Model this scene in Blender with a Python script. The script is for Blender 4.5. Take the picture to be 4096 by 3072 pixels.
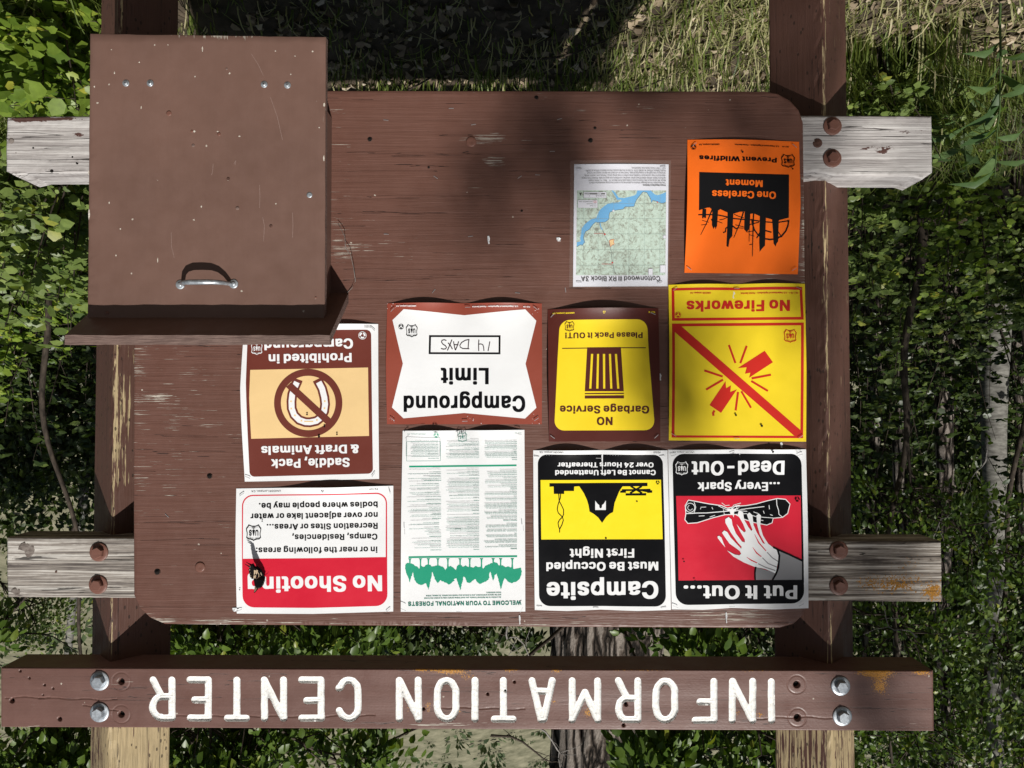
import bpy, bmesh, math, random
import numpy as np
from mathutils import Vector, Matrix
from mathutils.geometry import delaunay_2d_cdt

for _o in list(bpy.data.objects):
    bpy.data.objects.remove(_o)
scene = bpy.context.scene
COL = scene.collection
R = math.radians

# ------------------------------------------------------------------ camera
# The photograph was taken with the phone upside down: the camera is rolled by 180 degrees.
FPX = 2968.0                      # focal length in pixels of the 4096 px wide photograph
PXM = 1760.0                      # photograph pixels per metre on the board's front plane
DIST = FPX / PXM
ZC = 1.45                         # height of the board point in the middle of the picture
TILT = R(1.5)
CAM = np.array([0.0, -DIST * math.cos(TILT), ZC + DIST * math.sin(TILT)])
FWD = np.array([0.0, math.cos(TILT), -math.sin(TILT)])
UPV = np.array([0.0, math.sin(TILT), math.cos(TILT)])
RGT = np.array([1.0, 0.0, 0.0])
cam_data = bpy.data.cameras.new("camera")
cam_data.sensor_fit = 'HORIZONTAL'
cam_data.sensor_width = 36.0
cam_data.lens = FPX / 4096.0 * 36.0
cam_data.clip_start = 0.05
cam_data.clip_end = 600.0
cam = bpy.data.objects.new("camera", cam_data)
COL.objects.link(cam)
cam.matrix_world = Matrix(((-RGT[0], -UPV[0], -FWD[0], CAM[0]),
                           (-RGT[1], -UPV[1], -FWD[1], CAM[1]),
                           (-RGT[2], -UPV[2], -FWD[2], CAM[2]),
                           (0, 0, 0, 1)))
scene.camera = cam
scene.render.resolution_x, scene.render.resolution_y = 1024, 768

# ------------------------------------------------------------------ light
LIGHT = Vector((0.26, 1.0, -1.07)).normalized()
sun_data = bpy.data.lights.new("sun", 'SUN')
sun_data.energy = 4.95
sun_data.angle = R(0.53)
sun_data.color = (1.0, 0.965, 0.91)
sun = bpy.data.objects.new("sun", sun_data)
COL.objects.link(sun)
sun.rotation_euler = LIGHT.to_track_quat('-Z', 'Y').to_euler()
sun.location = (-3, -8, 10)
world = bpy.data.worlds.new("World")
scene.world = world
world.use_nodes = True
_wn = world.node_tree
_sky = _wn.nodes.new('ShaderNodeTexSky')
_sky.sky_type = 'NISHITA'
_sky.sun_disc = False
_sky.sun_elevation = math.asin(-LIGHT.z)
_sky.sun_rotation = math.atan2(-LIGHT.x, -LIGHT.y)
_wn.links.new(_sky.outputs[0], _wn.nodes['Background'].inputs[0])
_wn.nodes['Background'].inputs[1].default_value = 0.05
vs = scene.view_settings
vs.view_transform = 'Standard'
vs.look = 'None'
vs.exposure = 0.0
vs.gamma = 1.0
vs.use_curve_mapping = False
scene.cycles.max_bounces = 6
scene.cycles.transparent_max_bounces = 8

rng = np.random.default_rng(7)
random.seed(7)


def at(px, py, y=0.0):
    """World point on the plane at depth y that the photograph shows at pixel (px, py)."""
    d = FWD * FPX - RGT * (px - 2048.0) + UPV * (py - 1536.0)
    return CAM + d * ((y - CAM[1]) / d[1])


def at_arr(px, py, y=0.0):
    px = np.asarray(px, float); py = np.asarray(py, float)
    d = FWD[None] * FPX - RGT[None] * (px - 2048.0)[:, None] + UPV[None] * (py - 1536.0)[:, None]
    return CAM[None] + d * ((y - CAM[1]) / d[:, 1])[:, None]


# ------------------------------------------------------------------ object helpers
def tag(o, label=None, cat=None, group=None, kind=None):
    if label: o['label'] = label
    if cat: o['category'] = cat
    if group: o['group'] = group
    if kind: o['kind'] = kind
    return o


def thing(name, label, cat, loc=(0, 0, 0), group=None):
    o = bpy.data.objects.new(name, None)
    o.empty_display_size = 0.05
    o.location = loc
    COL.objects.link(o)
    return tag(o, label, cat, group)


def link(name, me, parent=None, mats=()):
    o = bpy.data.objects.new(name, me)
    for m in mats:
        me.materials.append(m)
    COL.objects.link(o)
    if parent is not None:
        o.parent = parent
        b = parent
        off = Vector((0, 0, 0))
        while b is not None:
            off += b.location
            b = b.parent
        o.location = -off
    return o


def np_mesh(name, V, F, mi=None, smooth=True, attrs=None):
    """V (n,3) array, F list of index sequences (or a 2-D array)."""
    me = bpy.data.meshes.new(name)
    V = np.asarray(V, np.float32)
    if isinstance(F, np.ndarray):
        nf, k = F.shape
        me.vertices.add(len(V)); me.vertices.foreach_set('co', V.ravel())
        me.loops.add(nf * k); me.loops.foreach_set('vertex_index', F.astype(np.int32).ravel())
        me.polygons.add(nf)
        me.polygons.foreach_set('loop_start', np.arange(0, nf * k, k, dtype=np.int32))
        try:
            me.polygons.foreach_set('loop_total', np.full(nf, k, np.int32))
        except Exception:
            pass
        me.update(calc_edges=True)
        me.validate()
    else:
        me.from_pydata([tuple(map(float, v)) for v in V], [], [tuple(map(int, f)) for f in F])
    if mi is not None:
        me.polygons.foreach_set('material_index', np.asarray(mi, np.int32))
    if smooth is True or smooth is False:
        me.polygons.foreach_set('use_smooth', np.full(len(me.polygons), bool(smooth)))
    else:
        me.polygons.foreach_set('use_smooth', np.asarray(smooth, bool))
    for k, a in (attrs or {}).items():
        at_ = me.attributes.new(k, 'FLOAT', 'POINT')
        at_.data.foreach_set('value', np.asarray(a, np.float32))
    me.update()
    return me


class MB:
    """Collects simple solids into one mesh."""
    def __init__(self):
        self.V, self.F, self.S, self.MI = [], [], [], []

    def add(self, V, F, smooth=False, mi=0):
        b = len(self.V)
        self.V += [tuple(map(float, v)) for v in V]
        self.F += [tuple(b + i for i in f) for f in F]
        self.S += [smooth] * len(F)
        self.MI += [mi] * len(F)

    def box(self, c, s, rot=None, bev=0.0):
        bm = bmesh.new()
        bmesh.ops.create_cube(bm, size=1.0)
        for v in bm.verts:
            v.co = Vector((v.co.x * s[0], v.co.y * s[1], v.co.z * s[2]))
        if bev:
            bmesh.ops.bevel(bm, geom=bm.edges[:], offset=bev, segments=2, affect='EDGES')
        M = (rot or Matrix.Identity(3))
        V = [Vector(c) + M @ v.co for v in bm.verts]
        bm.verts.index_update()
        self.add(V, [[v.index for v in f.verts] for f in bm.faces])
        bm.free()

    def lathe(self, c, axis, prof, n=24, smooth=True, squash=None):
        """prof: [(radius, height along axis)...]"""
        q = Vector(axis).to_track_quat('Z', 'Y').to_matrix()
        V, F = [], []
        for r, h in prof:
            for k in range(n):
                a = 2 * math.pi * k / n
                V.append(Vector(c) + q @ Vector((r * math.cos(a), r * math.sin(a), h)))
        for i in range(len(prof) - 1):
            for k in range(n):
                a, b = i * n + k, i * n + (k + 1) % n
                F.append((a, b, b + n, a + n))
        F.append(tuple(range(n))[::-1])
        F.append(tuple(range((len(prof) - 1) * n, len(prof) * n)))
        self.add(V, F, smooth)

    def tube(self, pts, radii, n=8, cap=True):
        pts = [Vector(p) for p in pts]
        if not hasattr(radii, '__len__'):
            radii = [radii] * len(pts)
        V, F = [], []
        up = Vector((0.31, 0.2, 0.93))
        for i, p in enumerate(pts):
            t = (pts[min(i + 1, len(pts) - 1)] - pts[max(i - 1, 0)])
            t = t.normalized() if t.length > 1e-9 else Vector((0, 0, 1))
            s = t.cross(up)
            s = s.normalized() if s.length > 1e-4 else t.cross(Vector((1, 0, 0))).normalized()
            w = t.cross(s)
            for k in range(n):
                a = 2 * math.pi * k / n
                V.append(p + (s * math.cos(a) + w * math.sin(a)) * radii[i])
        for i in range(len(pts) - 1):
            for k in range(n):
                a, b = i * n + k, i * n + (k + 1) % n
                F.append((a, b, b + n, a + n))
        if cap:
            F.append(tuple(range(n))[::-1])
            F.append(tuple(range((len(pts) - 1) * n, len(pts) * n)))
        self.add(V, F, True)

    def build(self, name, mats, parent=None):
        if not isinstance(mats, (list, tuple)):
            mats = [mats]
        me = np_mesh(name, np.array(self.V), self.F, self.MI, self.S)
        return link(name, me, parent, mats)


# ------------------------------------------------------------------ material helpers
def new_mat(name):
    m = bpy.data.materials.new(name)
    m.use_nodes = True
    nt = m.node_tree
    return m, nt, nt.nodes['Principled BSDF']


def nd(nt, typ, props=None, **ins):
    n = nt.nodes.new(typ)
    for k, v in (props or {}).items():
        setattr(n, k, v)
    for k, v in ins.items():
        s = n.inputs[int(k[1:])] if k[0] == 'i' and k[1:].isdigit() else n.inputs[k.replace('_', ' ')]
        if hasattr(v, 'outputs'):
            v = v.outputs[0]
        if isinstance(v, bpy.types.NodeSocket):
            nt.links.new(v, s)
        else:
            s.default_value = v
    return n


def out(n, k=0):
    return n.outputs[k]


def coords(nt, scale=(1, 1, 1), loc=(0, 0, 0), kind='Object'):
    tc = nt.nodes.new('ShaderNodeTexCoord')
    mp = nt.nodes.new('ShaderNodeMapping')
    nt.links.new(tc.outputs[kind], mp.inputs[0])
    mp.inputs['Scale'].default_value = scale
    mp.inputs['Location'].default_value = loc
    return mp


def noise(nt, vec, scale=1.0, detail=3.0, rough=0.55, dist=0.0):
    return nd(nt, 'ShaderNodeTexNoise', None, Vector=vec, Scale=scale, Detail=detail, Roughness=rough, Distortion=dist)


def ramp(nt, fac, stops):
    r = nt.nodes.new('ShaderNodeValToRGB')
    e = r.color_ramp.elements
    while len(e) < len(stops):
        e.new(0.5)
    for k, (p, c) in enumerate(stops):
        e[k].position = p
        e[k].color = (c, c, c, 1) if not hasattr(c, '__len__') else (c[0], c[1], c[2], 1)
    nt.links.new(fac if isinstance(fac, bpy.types.NodeSocket) else fac.outputs[0], r.inputs[0])
    return r


def math_n(nt, op, a, b=0.5, clamp=False):
    n = nt.nodes.new('ShaderNodeMath')
    n.operation = op
    n.use_clamp = clamp
    for i, v in enumerate((a, b)):
        if hasattr(v, 'outputs'):
            v = v.outputs[0]
        if isinstance(v, bpy.types.NodeSocket):
            nt.links.new(v, n.inputs[i])
        else:
            n.inputs[i].default_value = v
    return n


def mix(nt, fac, a, b, mode='MIX'):
    n = nt.nodes.new('ShaderNodeMix')
    n.data_type = 'RGBA'
    n.blend_type = mode
    for s, v in ((n.inputs[0], fac), (n.inputs[6], a), (n.inputs[7], b)):
        if hasattr(v, 'outputs'):
            v = v.outputs[2] if v.bl_idname == 'ShaderNodeMix' else v.outputs[0]
        if isinstance(v, bpy.types.NodeSocket):
            nt.links.new(v, s)
        elif hasattr(v, '__len__'):
            s.default_value = (v[0], v[1], v[2], 1)
        else:
            s.default_value = v
    return n


def bump(nt, bs, h, strength=0.5, dist=0.002):
    n = nd(nt, 'ShaderNodeBump', None, Height=h, Strength=strength, Distance=dist)
    nt.links.new(n.outputs[0], bs.inputs['Normal'])
    return n


def attr(nt, name):
    n = nt.nodes.new('ShaderNodeAttribute')
    n.attribute_name = name
    return n.outputs['Fac']


def setc(nt, bs, c, rough=None):
    if hasattr(c, 'outputs'):
        c = c.outputs[2] if c.bl_idname == 'ShaderNodeMix' else c.outputs[0]
    if isinstance(c, bpy.types.NodeSocket):
        nt.links.new(c, bs.inputs['Base Color'])
    else:
        bs.inputs['Base Color'].default_value = (c[0], c[1], c[2], 1)
    if rough is not None:
        if hasattr(rough, 'outputs'):
            nt.links.new(rough.outputs[0], bs.inputs['Roughness'])
        else:
            bs.inputs['Roughness'].default_value = rough


# ---- inks and papers
def ink(name, c, rough=0.42, spec=0.25, var=0.05):
    m, nt, bs = new_mat(name)
    n = noise(nt, coords(nt, (1, 1, 1)), 9.0, 4.0)
    f = noise(nt, coords(nt, (1, 1, 1)), 420.0, 2.0)
    v = math_n(nt, 'ADD', math_n(nt, 'MULTIPLY', n, 0.8), math_n(nt, 'MULTIPLY', f, 0.2))
    a = [x * (1 - var) for x in c]
    b = [min(x * (1 + var), 0.95) for x in c]
    setc(nt, bs, ramp(nt, v, [(0.3, a), (0.7, b)]), ramp(nt, n, [(0.3, rough - .06), (0.7, rough + .1)]))
    bs.inputs['Specular IOR Level'].default_value = spec
    bump(nt, bs, math_n(nt, 'ADD', n, math_n(nt, 'MULTIPLY', f, 0.02)), 0.25, 0.006)
    return m


PAPER = ink('white_plastic_paper', (0.80, 0.81, 0.82), 0.4, 0.3, 0.03)
PAPER_MAP = ink('white_office_paper', (0.72, 0.73, 0.80), 0.5, 0.3, 0.03)
BLACK = ink('black_ink', (0.005, 0.005, 0.0062), 0.36, 0.09, 0.1)
CHAR = ink('charcoal_ink', (0.008, 0.008, 0.009), 0.5, 0.1, 0.1)
RED = ink('red_ink', (0.60, 0.012, 0.035), 0.4)
FIRERED = ink('firework_red_ink', (0.56, 0.022, 0.014), 0.42)
YELLOW = ink('yellow_ink', (0.86, 0.64, 0.022), 0.42)
SIGNYELLOW = ink('bright_yellow_ink', (0.92, 0.73, 0.012), 0.42)
ORANGE = ink('orange_ink', (0.86, 0.150, 0.012), 0.45)
MAROON = ink('maroon_ink', (0.085, 0.018, 0.013), 0.4)
RUST = ink('rust_red_ink', (0.27, 0.060, 0.038), 0.42)
BROWNINK = ink('brown_ink', (0.145, 0.033, 0.023), 0.42)
BEIGE = ink('beige_ink', (0.79, 0.56, 0.27), 0.42)
GREEN = ink('green_ink', (0.012, 0.30, 0.175), 0.42)
DKGREEN = ink('dark_green_ink', (0.012, 0.17, 0.12), 0.45)
GREYINK = ink('grey_dot_ink', (0.23, 0.23, 0.24), 0.45)
MARKER = ink('felt_marker_ink', (0.030, 0.012, 0.016), 0.4)
BLUE = ink('map_water_ink', (0.13, 0.41, 0.72), 0.45)
MAPLINE = ink('map_line_ink', (0.06, 0.08, 0.08), 0.5)
MAPGRID = ink('map_grid_ink', (0.26, 0.36, 0.33), 0.5)


def map_relief():
    m, nt, bs = new_mat('map_relief_print')
    co = coords(nt, (1, 1, 1))
    w = noise(nt, co, 14.0, 4.0, 0.6)
    off = nd(nt, 'ShaderNodeVectorMath', {'operation': 'MULTIPLY_ADD'}, i0=out(w, 1), i1=(0.05, 0.05, 0.05), i2=co)
    v = noise(nt, off, 52.0, 6.0, 0.6, 1.6)
    v2 = noise(nt, off, 120.0, 5.0, 0.65, 1.2)
    h = math_n(nt, 'ADD', math_n(nt, 'MULTIPLY', v, 0.42), math_n(nt, 'MULTIPLY', v2, 0.6))
    c = ramp(nt, h, [(0.38, (0.20, 0.22, 0.18)), (0.46, (0.38, 0.44, 0.37)), (0.52, (0.50, 0.63, 0.54)), (0.66, (0.60, 0.74, 0.66))])
    setc(nt, bs, c, 0.45)
    return m


RELIEF = map_relief()


def laminate():
    m, nt, bs = new_mat('clear_laminate')
    setc(nt, bs, (0.75, 0.7, 0.65), 0.18)
    bs.inputs['Alpha'].default_value = 0.07
    n = noise(nt, coords(nt), 30.0, 3.0)
    bump(nt, bs, n, 0.4, 0.004)
    return m


LAMINATE = laminate()


def metal(name, c, rough, spots=0.15):
    m, nt, bs = new_mat(name)
    n = noise(nt, coords(nt), 160.0, 4.0)
    n2 = noise(nt, coords(nt), 45.0, 2.0)
    setc(nt, bs, ramp(nt, n, [(0.35, [x * (1 - spots) for x in c]), (0.65, c)]), ramp(nt, n2, [(0.3, rough), (0.7, rough + 0.25)]))
    bs.inputs['Metallic'].default_value = 0.75
    bump(nt, bs, n, 0.25, 0.001)
    return m


ZINC = metal('zinc_plated_steel', (0.52, 0.56, 0.60), 0.38, 0.35)
STEEL = metal('staple_steel', (0.55, 0.55, 0.56), 0.35)


def brown_paint(name, c, grain_axis='x', chips=0.0, rough=0.5, speck=True, bumpy=0.35, wear_attr=None,
                bare=(0.52, 0.47, 0.40), lichen=False, grain=1.0, checks=True, incised=False):
    """Painted timber: grain lines, worn streaks where the wear attribute is high, specks of lost paint."""
    m, nt, bs = new_mat(name)
    sc = {'x': (4, 30, 130), 'z': (90, 90, 4)}[grain_axis]
    sf = {'x': (14, 60, 420), 'z': (300, 300, 16)}[grain_axis]
    g = noise(nt, coords(nt, sc), 1.0, 4.0, 0.6, 0.4)
    f = noise(nt, coords(nt, sf), 1.0, 3.0, 0.6, 0.2)
    big = noise(nt, coords(nt), 3.2, 4.0, 0.6)
    mid = noise(nt, coords(nt), 22.0, 5.0, 0.65)
    tone = math_n(nt, 'ADD', math_n(nt, 'MULTIPLY', big, 0.65 - 0.4 * min(grain, 1)), math_n(nt, 'ADD', math_n(nt, 'MULTIPLY', mid, 0.2), math_n(nt, 'ADD', math_n(nt, 'MULTIPLY', g, 0.3 * grain), math_n(nt, 'MULTIPLY', f, 0.25 * grain))))
    col = ramp(nt, tone, [(0.33, [x * 0.82 for x in c]), (0.5, c), (0.68, [x * 1.17 for x in c])])
    h = math_n(nt, 'ADD', math_n(nt, 'MULTIPLY', g, 0.8 * grain), math_n(nt, 'MULTIPLY', f, 0.35 * grain))
    h = math_n(nt, 'ADD', h, math_n(nt, 'MULTIPLY', mid, 0.12))
    if speck:
        vo = nd(nt, 'ShaderNodeTexVoronoi', None, Vector=coords(nt, (1, 0, 1)), Scale=38.0)
        pick = math_n(nt, 'GREATER_THAN', nd(nt, 'ShaderNodeSeparateColor', None, i0=out(vo, 1)), 0.90)
        wob = noise(nt, coords(nt), 300.0, 2.0)
        near = math_n(nt, 'LESS_THAN', math_n(nt, 'ADD', out(vo, 0), math_n(nt, 'MULTIPLY', wob, 0.16)), 0.155)
        sp = math_n(nt, 'MULTIPLY', pick, near)
        col = mix(nt, math_n(nt, 'MULTIPLY', sp, 0.8), col, bare)
    if wear_attr:
        wsc = {'x': (11, 40, 520), 'z': (260, 260, 9)}[grain_axis]
        w = noise(nt, coords(nt, wsc, (3, 1, 7)), 1.0, 4.0, 0.6, 0.3)
        w2 = noise(nt, coords(nt, (16, 16, 16)), 1.0, 3.0, 0.6)
        ww = math_n(nt, 'ADD', math_n(nt, 'MULTIPLY', w, 0.80), math_n(nt, 'MULTIPLY', w2, 0.20))
        thr = math_n(nt, 'SUBTRACT', 0.74, math_n(nt, 'MULTIPLY', attr(nt, wear_attr), 0.34))
        chip = math_n(nt, 'MULTIPLY', math_n(nt, 'SUBTRACT', ww, thr), 60.0, True)
        bt = noise(nt, coords(nt, sf), 1.0, 3.0, 0.7)
        bcol = ramp(nt, bt, [(0.3, [x * 0.6 for x in bare]), (0.6, bare)])
        col = mix(nt, chip, col, bcol)
        h = math_n(nt, 'SUBTRACT', h, math_n(nt, 'MULTIPLY', chip, 0.25))
        # dark open checks along the grain
        k = noise(nt, coords(nt, {'x': (2.2, 20, 95), 'z': (75, 75, 1.6)}[grain_axis], (5, 2, 9)), 1.0, 3.0, 0.5, 0.3)
        line = math_n(nt, 'LESS_THAN', math_n(nt, 'ABSOLUTE', math_n(nt, 'SUBTRACT', k, 0.36)), {'x': 0.005, 'z': 0.008}[grain_axis])
        if checks:
            col = mix(nt, math_n(nt, 'MULTIPLY', line, 0.8), col, (0.012, 0.008, 0.007))
            h = math_n(nt, 'SUBTRACT', h, math_n(nt, 'MULTIPLY', line, 0.5))
    if incised:
        iv = nd(nt, 'ShaderNodeTexVoronoi', None, Vector=coords(nt, (105, 0, 36)), Scale=1.0)
        im = math_n(nt, 'LESS_THAN', out(iv, 0), 0.17)
        col = mix(nt, math_n(nt, 'MULTIPLY', im, 0.75), col, (0.02, 0.012, 0.008))
        h = math_n(nt, 'SUBTRACT', h, math_n(nt, 'MULTIPLY', im, 0.6))
    if lichen:
        l1 = noise(nt, coords(nt, (1, 1, 1), (2, 2, 2)), 260.0, 4.0, 0.7)
        l2 = noise(nt, coords(nt), 900.0, 2.0, 0.7)
        lm = math_n(nt, 'ADD', math_n(nt, 'MULTIPLY', attr(nt, 'lichen'), 1.35), math_n(nt, 'MULTIPLY', math_n(nt, 'SUBTRACT', l1, 0.5), 2.4))
        lm = math_n(nt, 'MULTIPLY', math_n(nt, 'SUBTRACT', lm, 0.62), 30.0, True)
        lc = ramp(nt, l2, [(0.36, (0.03, 0.025, 0.018)), (0.46, (0.42, 0.17, 0.015)), (0.66, (0.62, 0.30, 0.03))])
        col = mix(nt, lm, col, lc)
        h = math_n(nt, 'ADD', h, math_n(nt, 'MULTIPLY', math_n(nt, 'MULTIPLY', lm, l2), 1.2))
    setc(nt, bs, col, ramp(nt, mid, [(0.3, rough - 0.08), (0.7, rough + 0.14)]))
    bs.inputs['Specular IOR Level'].default_value = 0.4
    bump(nt, bs, h, bumpy, 0.0025)
    return m


PAINT_LID = brown_paint('smooth_brown_paint', (0.166, 0.094, 0.073), 'z', rough=0.46, bumpy=0.05, grain=0.22, wear_attr='wear', checks=False)
PAINT_BOARD = brown_paint('worn_brown_board_paint', (0.132, 0.062, 0.046), 'x', rough=0.42, wear_attr='wear', bumpy=0.6)
PAINT_BEAM = brown_paint('brown_beam_paint', (0.154, 0.080, 0.065), 'x', rough=0.42, wear_attr='wear', bumpy=0.25, lichen=True, grain=0.6)
PAINT_POST = brown_paint('worn_brown_post_paint', (0.095, 0.045, 0.033), 'z', rough=0.55, wear_attr='wear', speck=False, bumpy=0.6,
                         bare=(0.50, 0.39, 0.22), incised=True)
PAINT_BOLT = brown_paint('brown_bolt_paint', (0.165, 0.075, 0.055), 'x', rough=0.4, speck=False, bumpy=0.25)


def weathered():
    m, nt, bs = new_mat('weathered_grey_wood')
    g = noise(nt, coords(nt, (2.0, 30, 75)), 1.0, 5.0, 0.62, 0.9)
    f = noise(nt, coords(nt, (9, 60, 420)), 1.0, 4.0, 0.65, 0.2)
    big = noise(nt, coords(nt), 5.0, 3.0)
    wv = math_n(nt, 'ADD', math_n(nt, 'MULTIPLY', g, 0.6), math_n(nt, 'MULTIPLY', f, 0.4))
    weath = attr(nt, 'wear')     # 0 = bleached, 1 = deeply ribbed and darker
    light = ramp(nt, wv, [(0.34, (0.20, 0.178, 0.170)), (0.47, (0.42, 0.395, 0.385)), (0.62, (0.58, 0.56, 0.545))])
    dark = ramp(nt, wv, [(0.40, (0.055, 0.043, 0.036)), (0.49, (0.26, 0.225, 0.19)), (0.59, (0.60, 0.57, 0.52))])
    col = mix(nt, weath, light, dark)
    p = noise(nt, coords(nt, (10, 30, 34), (1, 4, 2)), 1.0, 6.0, 0.75, 0.3)
    pa = math_n(nt, 'MULTIPLY', math_n(nt, 'SUBTRACT', p, math_n(nt, 'SUBTRACT', 0.70, math_n(nt, 'MULTIPLY', attr(nt, 'paint'), 0.25))), 50.0, True)
    col = mix(nt, pa, col, (0.085, 0.042, 0.035))
    k = noise(nt, coords(nt, (1.1, 10, 36), (8, 3, 1)), 1.0, 3.0, 0.5, 0.5)
    line = math_n(nt, 'LESS_THAN', math_n(nt, 'ABSOLUTE', math_n(nt, 'SUBTRACT', k, 0.42)), 0.0045)
    col = mix(nt, math_n(nt, 'MULTIPLY', line, 0.85), col, (0.02, 0.016, 0.014))
    l1 = noise(nt, coords(nt, (1, 1, 1), (2, 2, 2)), 230.0, 4.0, 0.7)
    l2 = noise(nt, coords(nt), 800.0, 2.0, 0.7)
    lm = math_n(nt, 'ADD', math_n(nt, 'MULTIPLY', attr(nt, 'lichen'), 1.35), math_n(nt, 'MULTIPLY', math_n(nt, 'SUBTRACT', l1, 0.5), 2.4))
    lm = math_n(nt, 'MULTIPLY', math_n(nt, 'SUBTRACT', lm, 0.62), 30.0, True)
    col = mix(nt, lm, col, ramp(nt, l2, [(0.38, (0.03, 0.03, 0.022)), (0.5, (0.36, 0.16, 0.015)), (0.66, (0.5, 0.22, 0.02))]))
    h = math_n(nt, 'SUBTRACT', math_n(nt, 'ADD', wv, math_n(nt, 'MULTIPLY', pa, 0.1)), math_n(nt, 'MULTIPLY', line, 0.6))
    setc(nt, bs, col, 0.75)
    bs.inputs['Specular IOR Level'].default_value = 0.25
    bump(nt, bs, h, 0.7, 0.004)
    return m


WEATHERED = weathered()


def plain(name, c1, c2, scale, rough=0.8, detail=4.0, b=0.4, bd=0.01, stretch=(1, 1, 1)):
    m, nt, bs = new_mat(name)
    n = noise(nt, coords(nt, stretch), scale, detail, 0.62)
    setc(nt, bs, ramp(nt, n, [(0.32, c1), (0.68, c2)]), rough)
    bs.inputs['Specular IOR Level'].default_value = 0.25
    bump(nt, bs, n, b, bd)
    return m


WHITE_PAINT = plain('white_sign_paint', (0.78, 0.775, 0.75), (0.90, 0.895, 0.875), 130.0, 0.5, 5.0, 0.55, 0.003)
HOLE = plain('hole_shade', (0.006, 0.005, 0.004), (0.012, 0.009, 0.008), 90.0, 0.95)  # near-black colour standing in for the shade inside holes and slots
KNOT = plain('grey_knot_wood', (0.085, 0.065, 0.055), (0.27, 0.235, 0.21), 1.0, 0.8, 5.0, 0.7, 0.004, (60, 60, 150))
PLUG = plain('old_knot_wood', (0.05, 0.025, 0.018), (0.12, 0.06, 0.045), 120.0, 0.8)
PLYEDGE = plain('plywood_edge', (0.09, 0.055, 0.048), (0.24, 0.165, 0.14), 1.0, 0.75, 5.0, 0.6, 0.002, (30, 60, 700))
def bark():
    m, nt, bs = new_mat('rough_grey_bark')
    w = noise(nt, coords(nt, (5, 5, 2.5)), 1.0, 4.0)
    off = nd(nt, 'ShaderNodeVectorMath', {'operation': 'MULTIPLY_ADD'}, i0=out(w, 1), i1=(1.6, 1.6, 1.2), i2=coords(nt, (13, 13, 2.2)))
    v = nd(nt, 'ShaderNodeTexVoronoi', {'feature': 'DISTANCE_TO_EDGE'}, Vector=off, Scale=1.0)
    f = noise(nt, coords(nt, (60, 60, 22)), 1.0, 6.0, 0.7)
    h = math_n(nt, 'ADD', math_n(nt, 'MULTIPLY', ramp(nt, v, [(0.0, 0.0), (0.22, 1.0)]), 0.7), math_n(nt, 'MULTIPLY', f, 0.5))
    setc(nt, bs, ramp(nt, h, [(0.30, (0.010, 0.008, 0.006)), (0.62, (0.085, 0.066, 0.053)), (1.0, (0.30, 0.26, 0.225))]), 0.9)
    bs.inputs['Specular IOR Level'].default_value = 0.2
    bump(nt, bs, h, 1.0, 0.035)
    return m


BARK = bark()
PALEBARK = plain('pale_smooth_bark', (0.085, 0.08, 0.07), (0.29, 0.28, 0.25), 1.0, 0.8, 5.0, 0.4, 0.01, (9, 9, 26))  # bark colour toned down so the white trunks look shaded
BROWNBARK = plain('thin_brown_bark', (0.022, 0.017, 0.013), (0.085, 0.066, 0.05), 1.0, 0.85, 4.0, 0.4, 0.006, (50, 50, 20))
GREYTWIG = plain('grey_twig_bark', (0.12, 0.11, 0.10), (0.30, 0.28, 0.26), 40.0, 0.85)
EARTH = plain('leafy_earth', (0.030, 0.023, 0.016), (0.115, 0.088, 0.062), 9.0, 0.95, 8.0, 0.7, 0.03)
HILL = plain('dry_grass_hillside', (0.085, 0.085, 0.050), (0.225, 0.21, 0.14), 0.9, 0.95, 12.0, 0.4, 0.2)


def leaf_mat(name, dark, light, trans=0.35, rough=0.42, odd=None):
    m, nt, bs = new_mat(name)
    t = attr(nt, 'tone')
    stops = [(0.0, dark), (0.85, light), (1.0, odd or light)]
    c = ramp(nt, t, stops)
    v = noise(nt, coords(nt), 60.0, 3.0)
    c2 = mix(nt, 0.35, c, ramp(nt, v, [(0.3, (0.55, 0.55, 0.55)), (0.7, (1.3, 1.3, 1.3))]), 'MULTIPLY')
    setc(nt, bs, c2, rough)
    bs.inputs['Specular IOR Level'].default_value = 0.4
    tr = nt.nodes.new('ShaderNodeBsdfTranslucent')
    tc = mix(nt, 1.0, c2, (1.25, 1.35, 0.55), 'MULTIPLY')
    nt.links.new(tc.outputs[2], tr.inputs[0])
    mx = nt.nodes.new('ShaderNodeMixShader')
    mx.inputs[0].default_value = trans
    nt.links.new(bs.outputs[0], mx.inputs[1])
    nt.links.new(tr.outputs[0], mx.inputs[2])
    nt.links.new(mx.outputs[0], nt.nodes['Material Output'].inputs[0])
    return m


LEAF_SHRUB = leaf_mat('shrub_leaf', (0.070, 0.130, 0.016), (0.235, 0.325, 0.045), odd=(0.36, 0.36, 0.05))
LEAF_DUSTY = leaf_mat('dusty_green_leaf', (0.050, 0.092, 0.020), (0.225, 0.295, 0.080), odd=(0.30, 0.32, 0.06))
LEAF_TREE = leaf_mat('cottonwood_leaf', (0.032, 0.070, 0.010), (0.125, 0.195, 0.028), rough=0.38, odd=(0.25, 0.28, 0.04))
LEAF_WEED = leaf_mat('weed_leaf', (0.055, 0.105, 0.035), (0.12, 0.19, 0.065), rough=0.5)
GRASS = leaf_mat('grass_blade', (0.050, 0.085, 0.015), (0.19, 0.24, 0.05), odd=(0.54, 0.47, 0.29), rough=0.5, trans=0.3)
LITTER = leaf_mat('dead_leaf', (0.10, 0.070, 0.045), (0.38, 0.30, 0.20), odd=(0.55, 0.47, 0.36), rough=0.8, trans=0.1)
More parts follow.
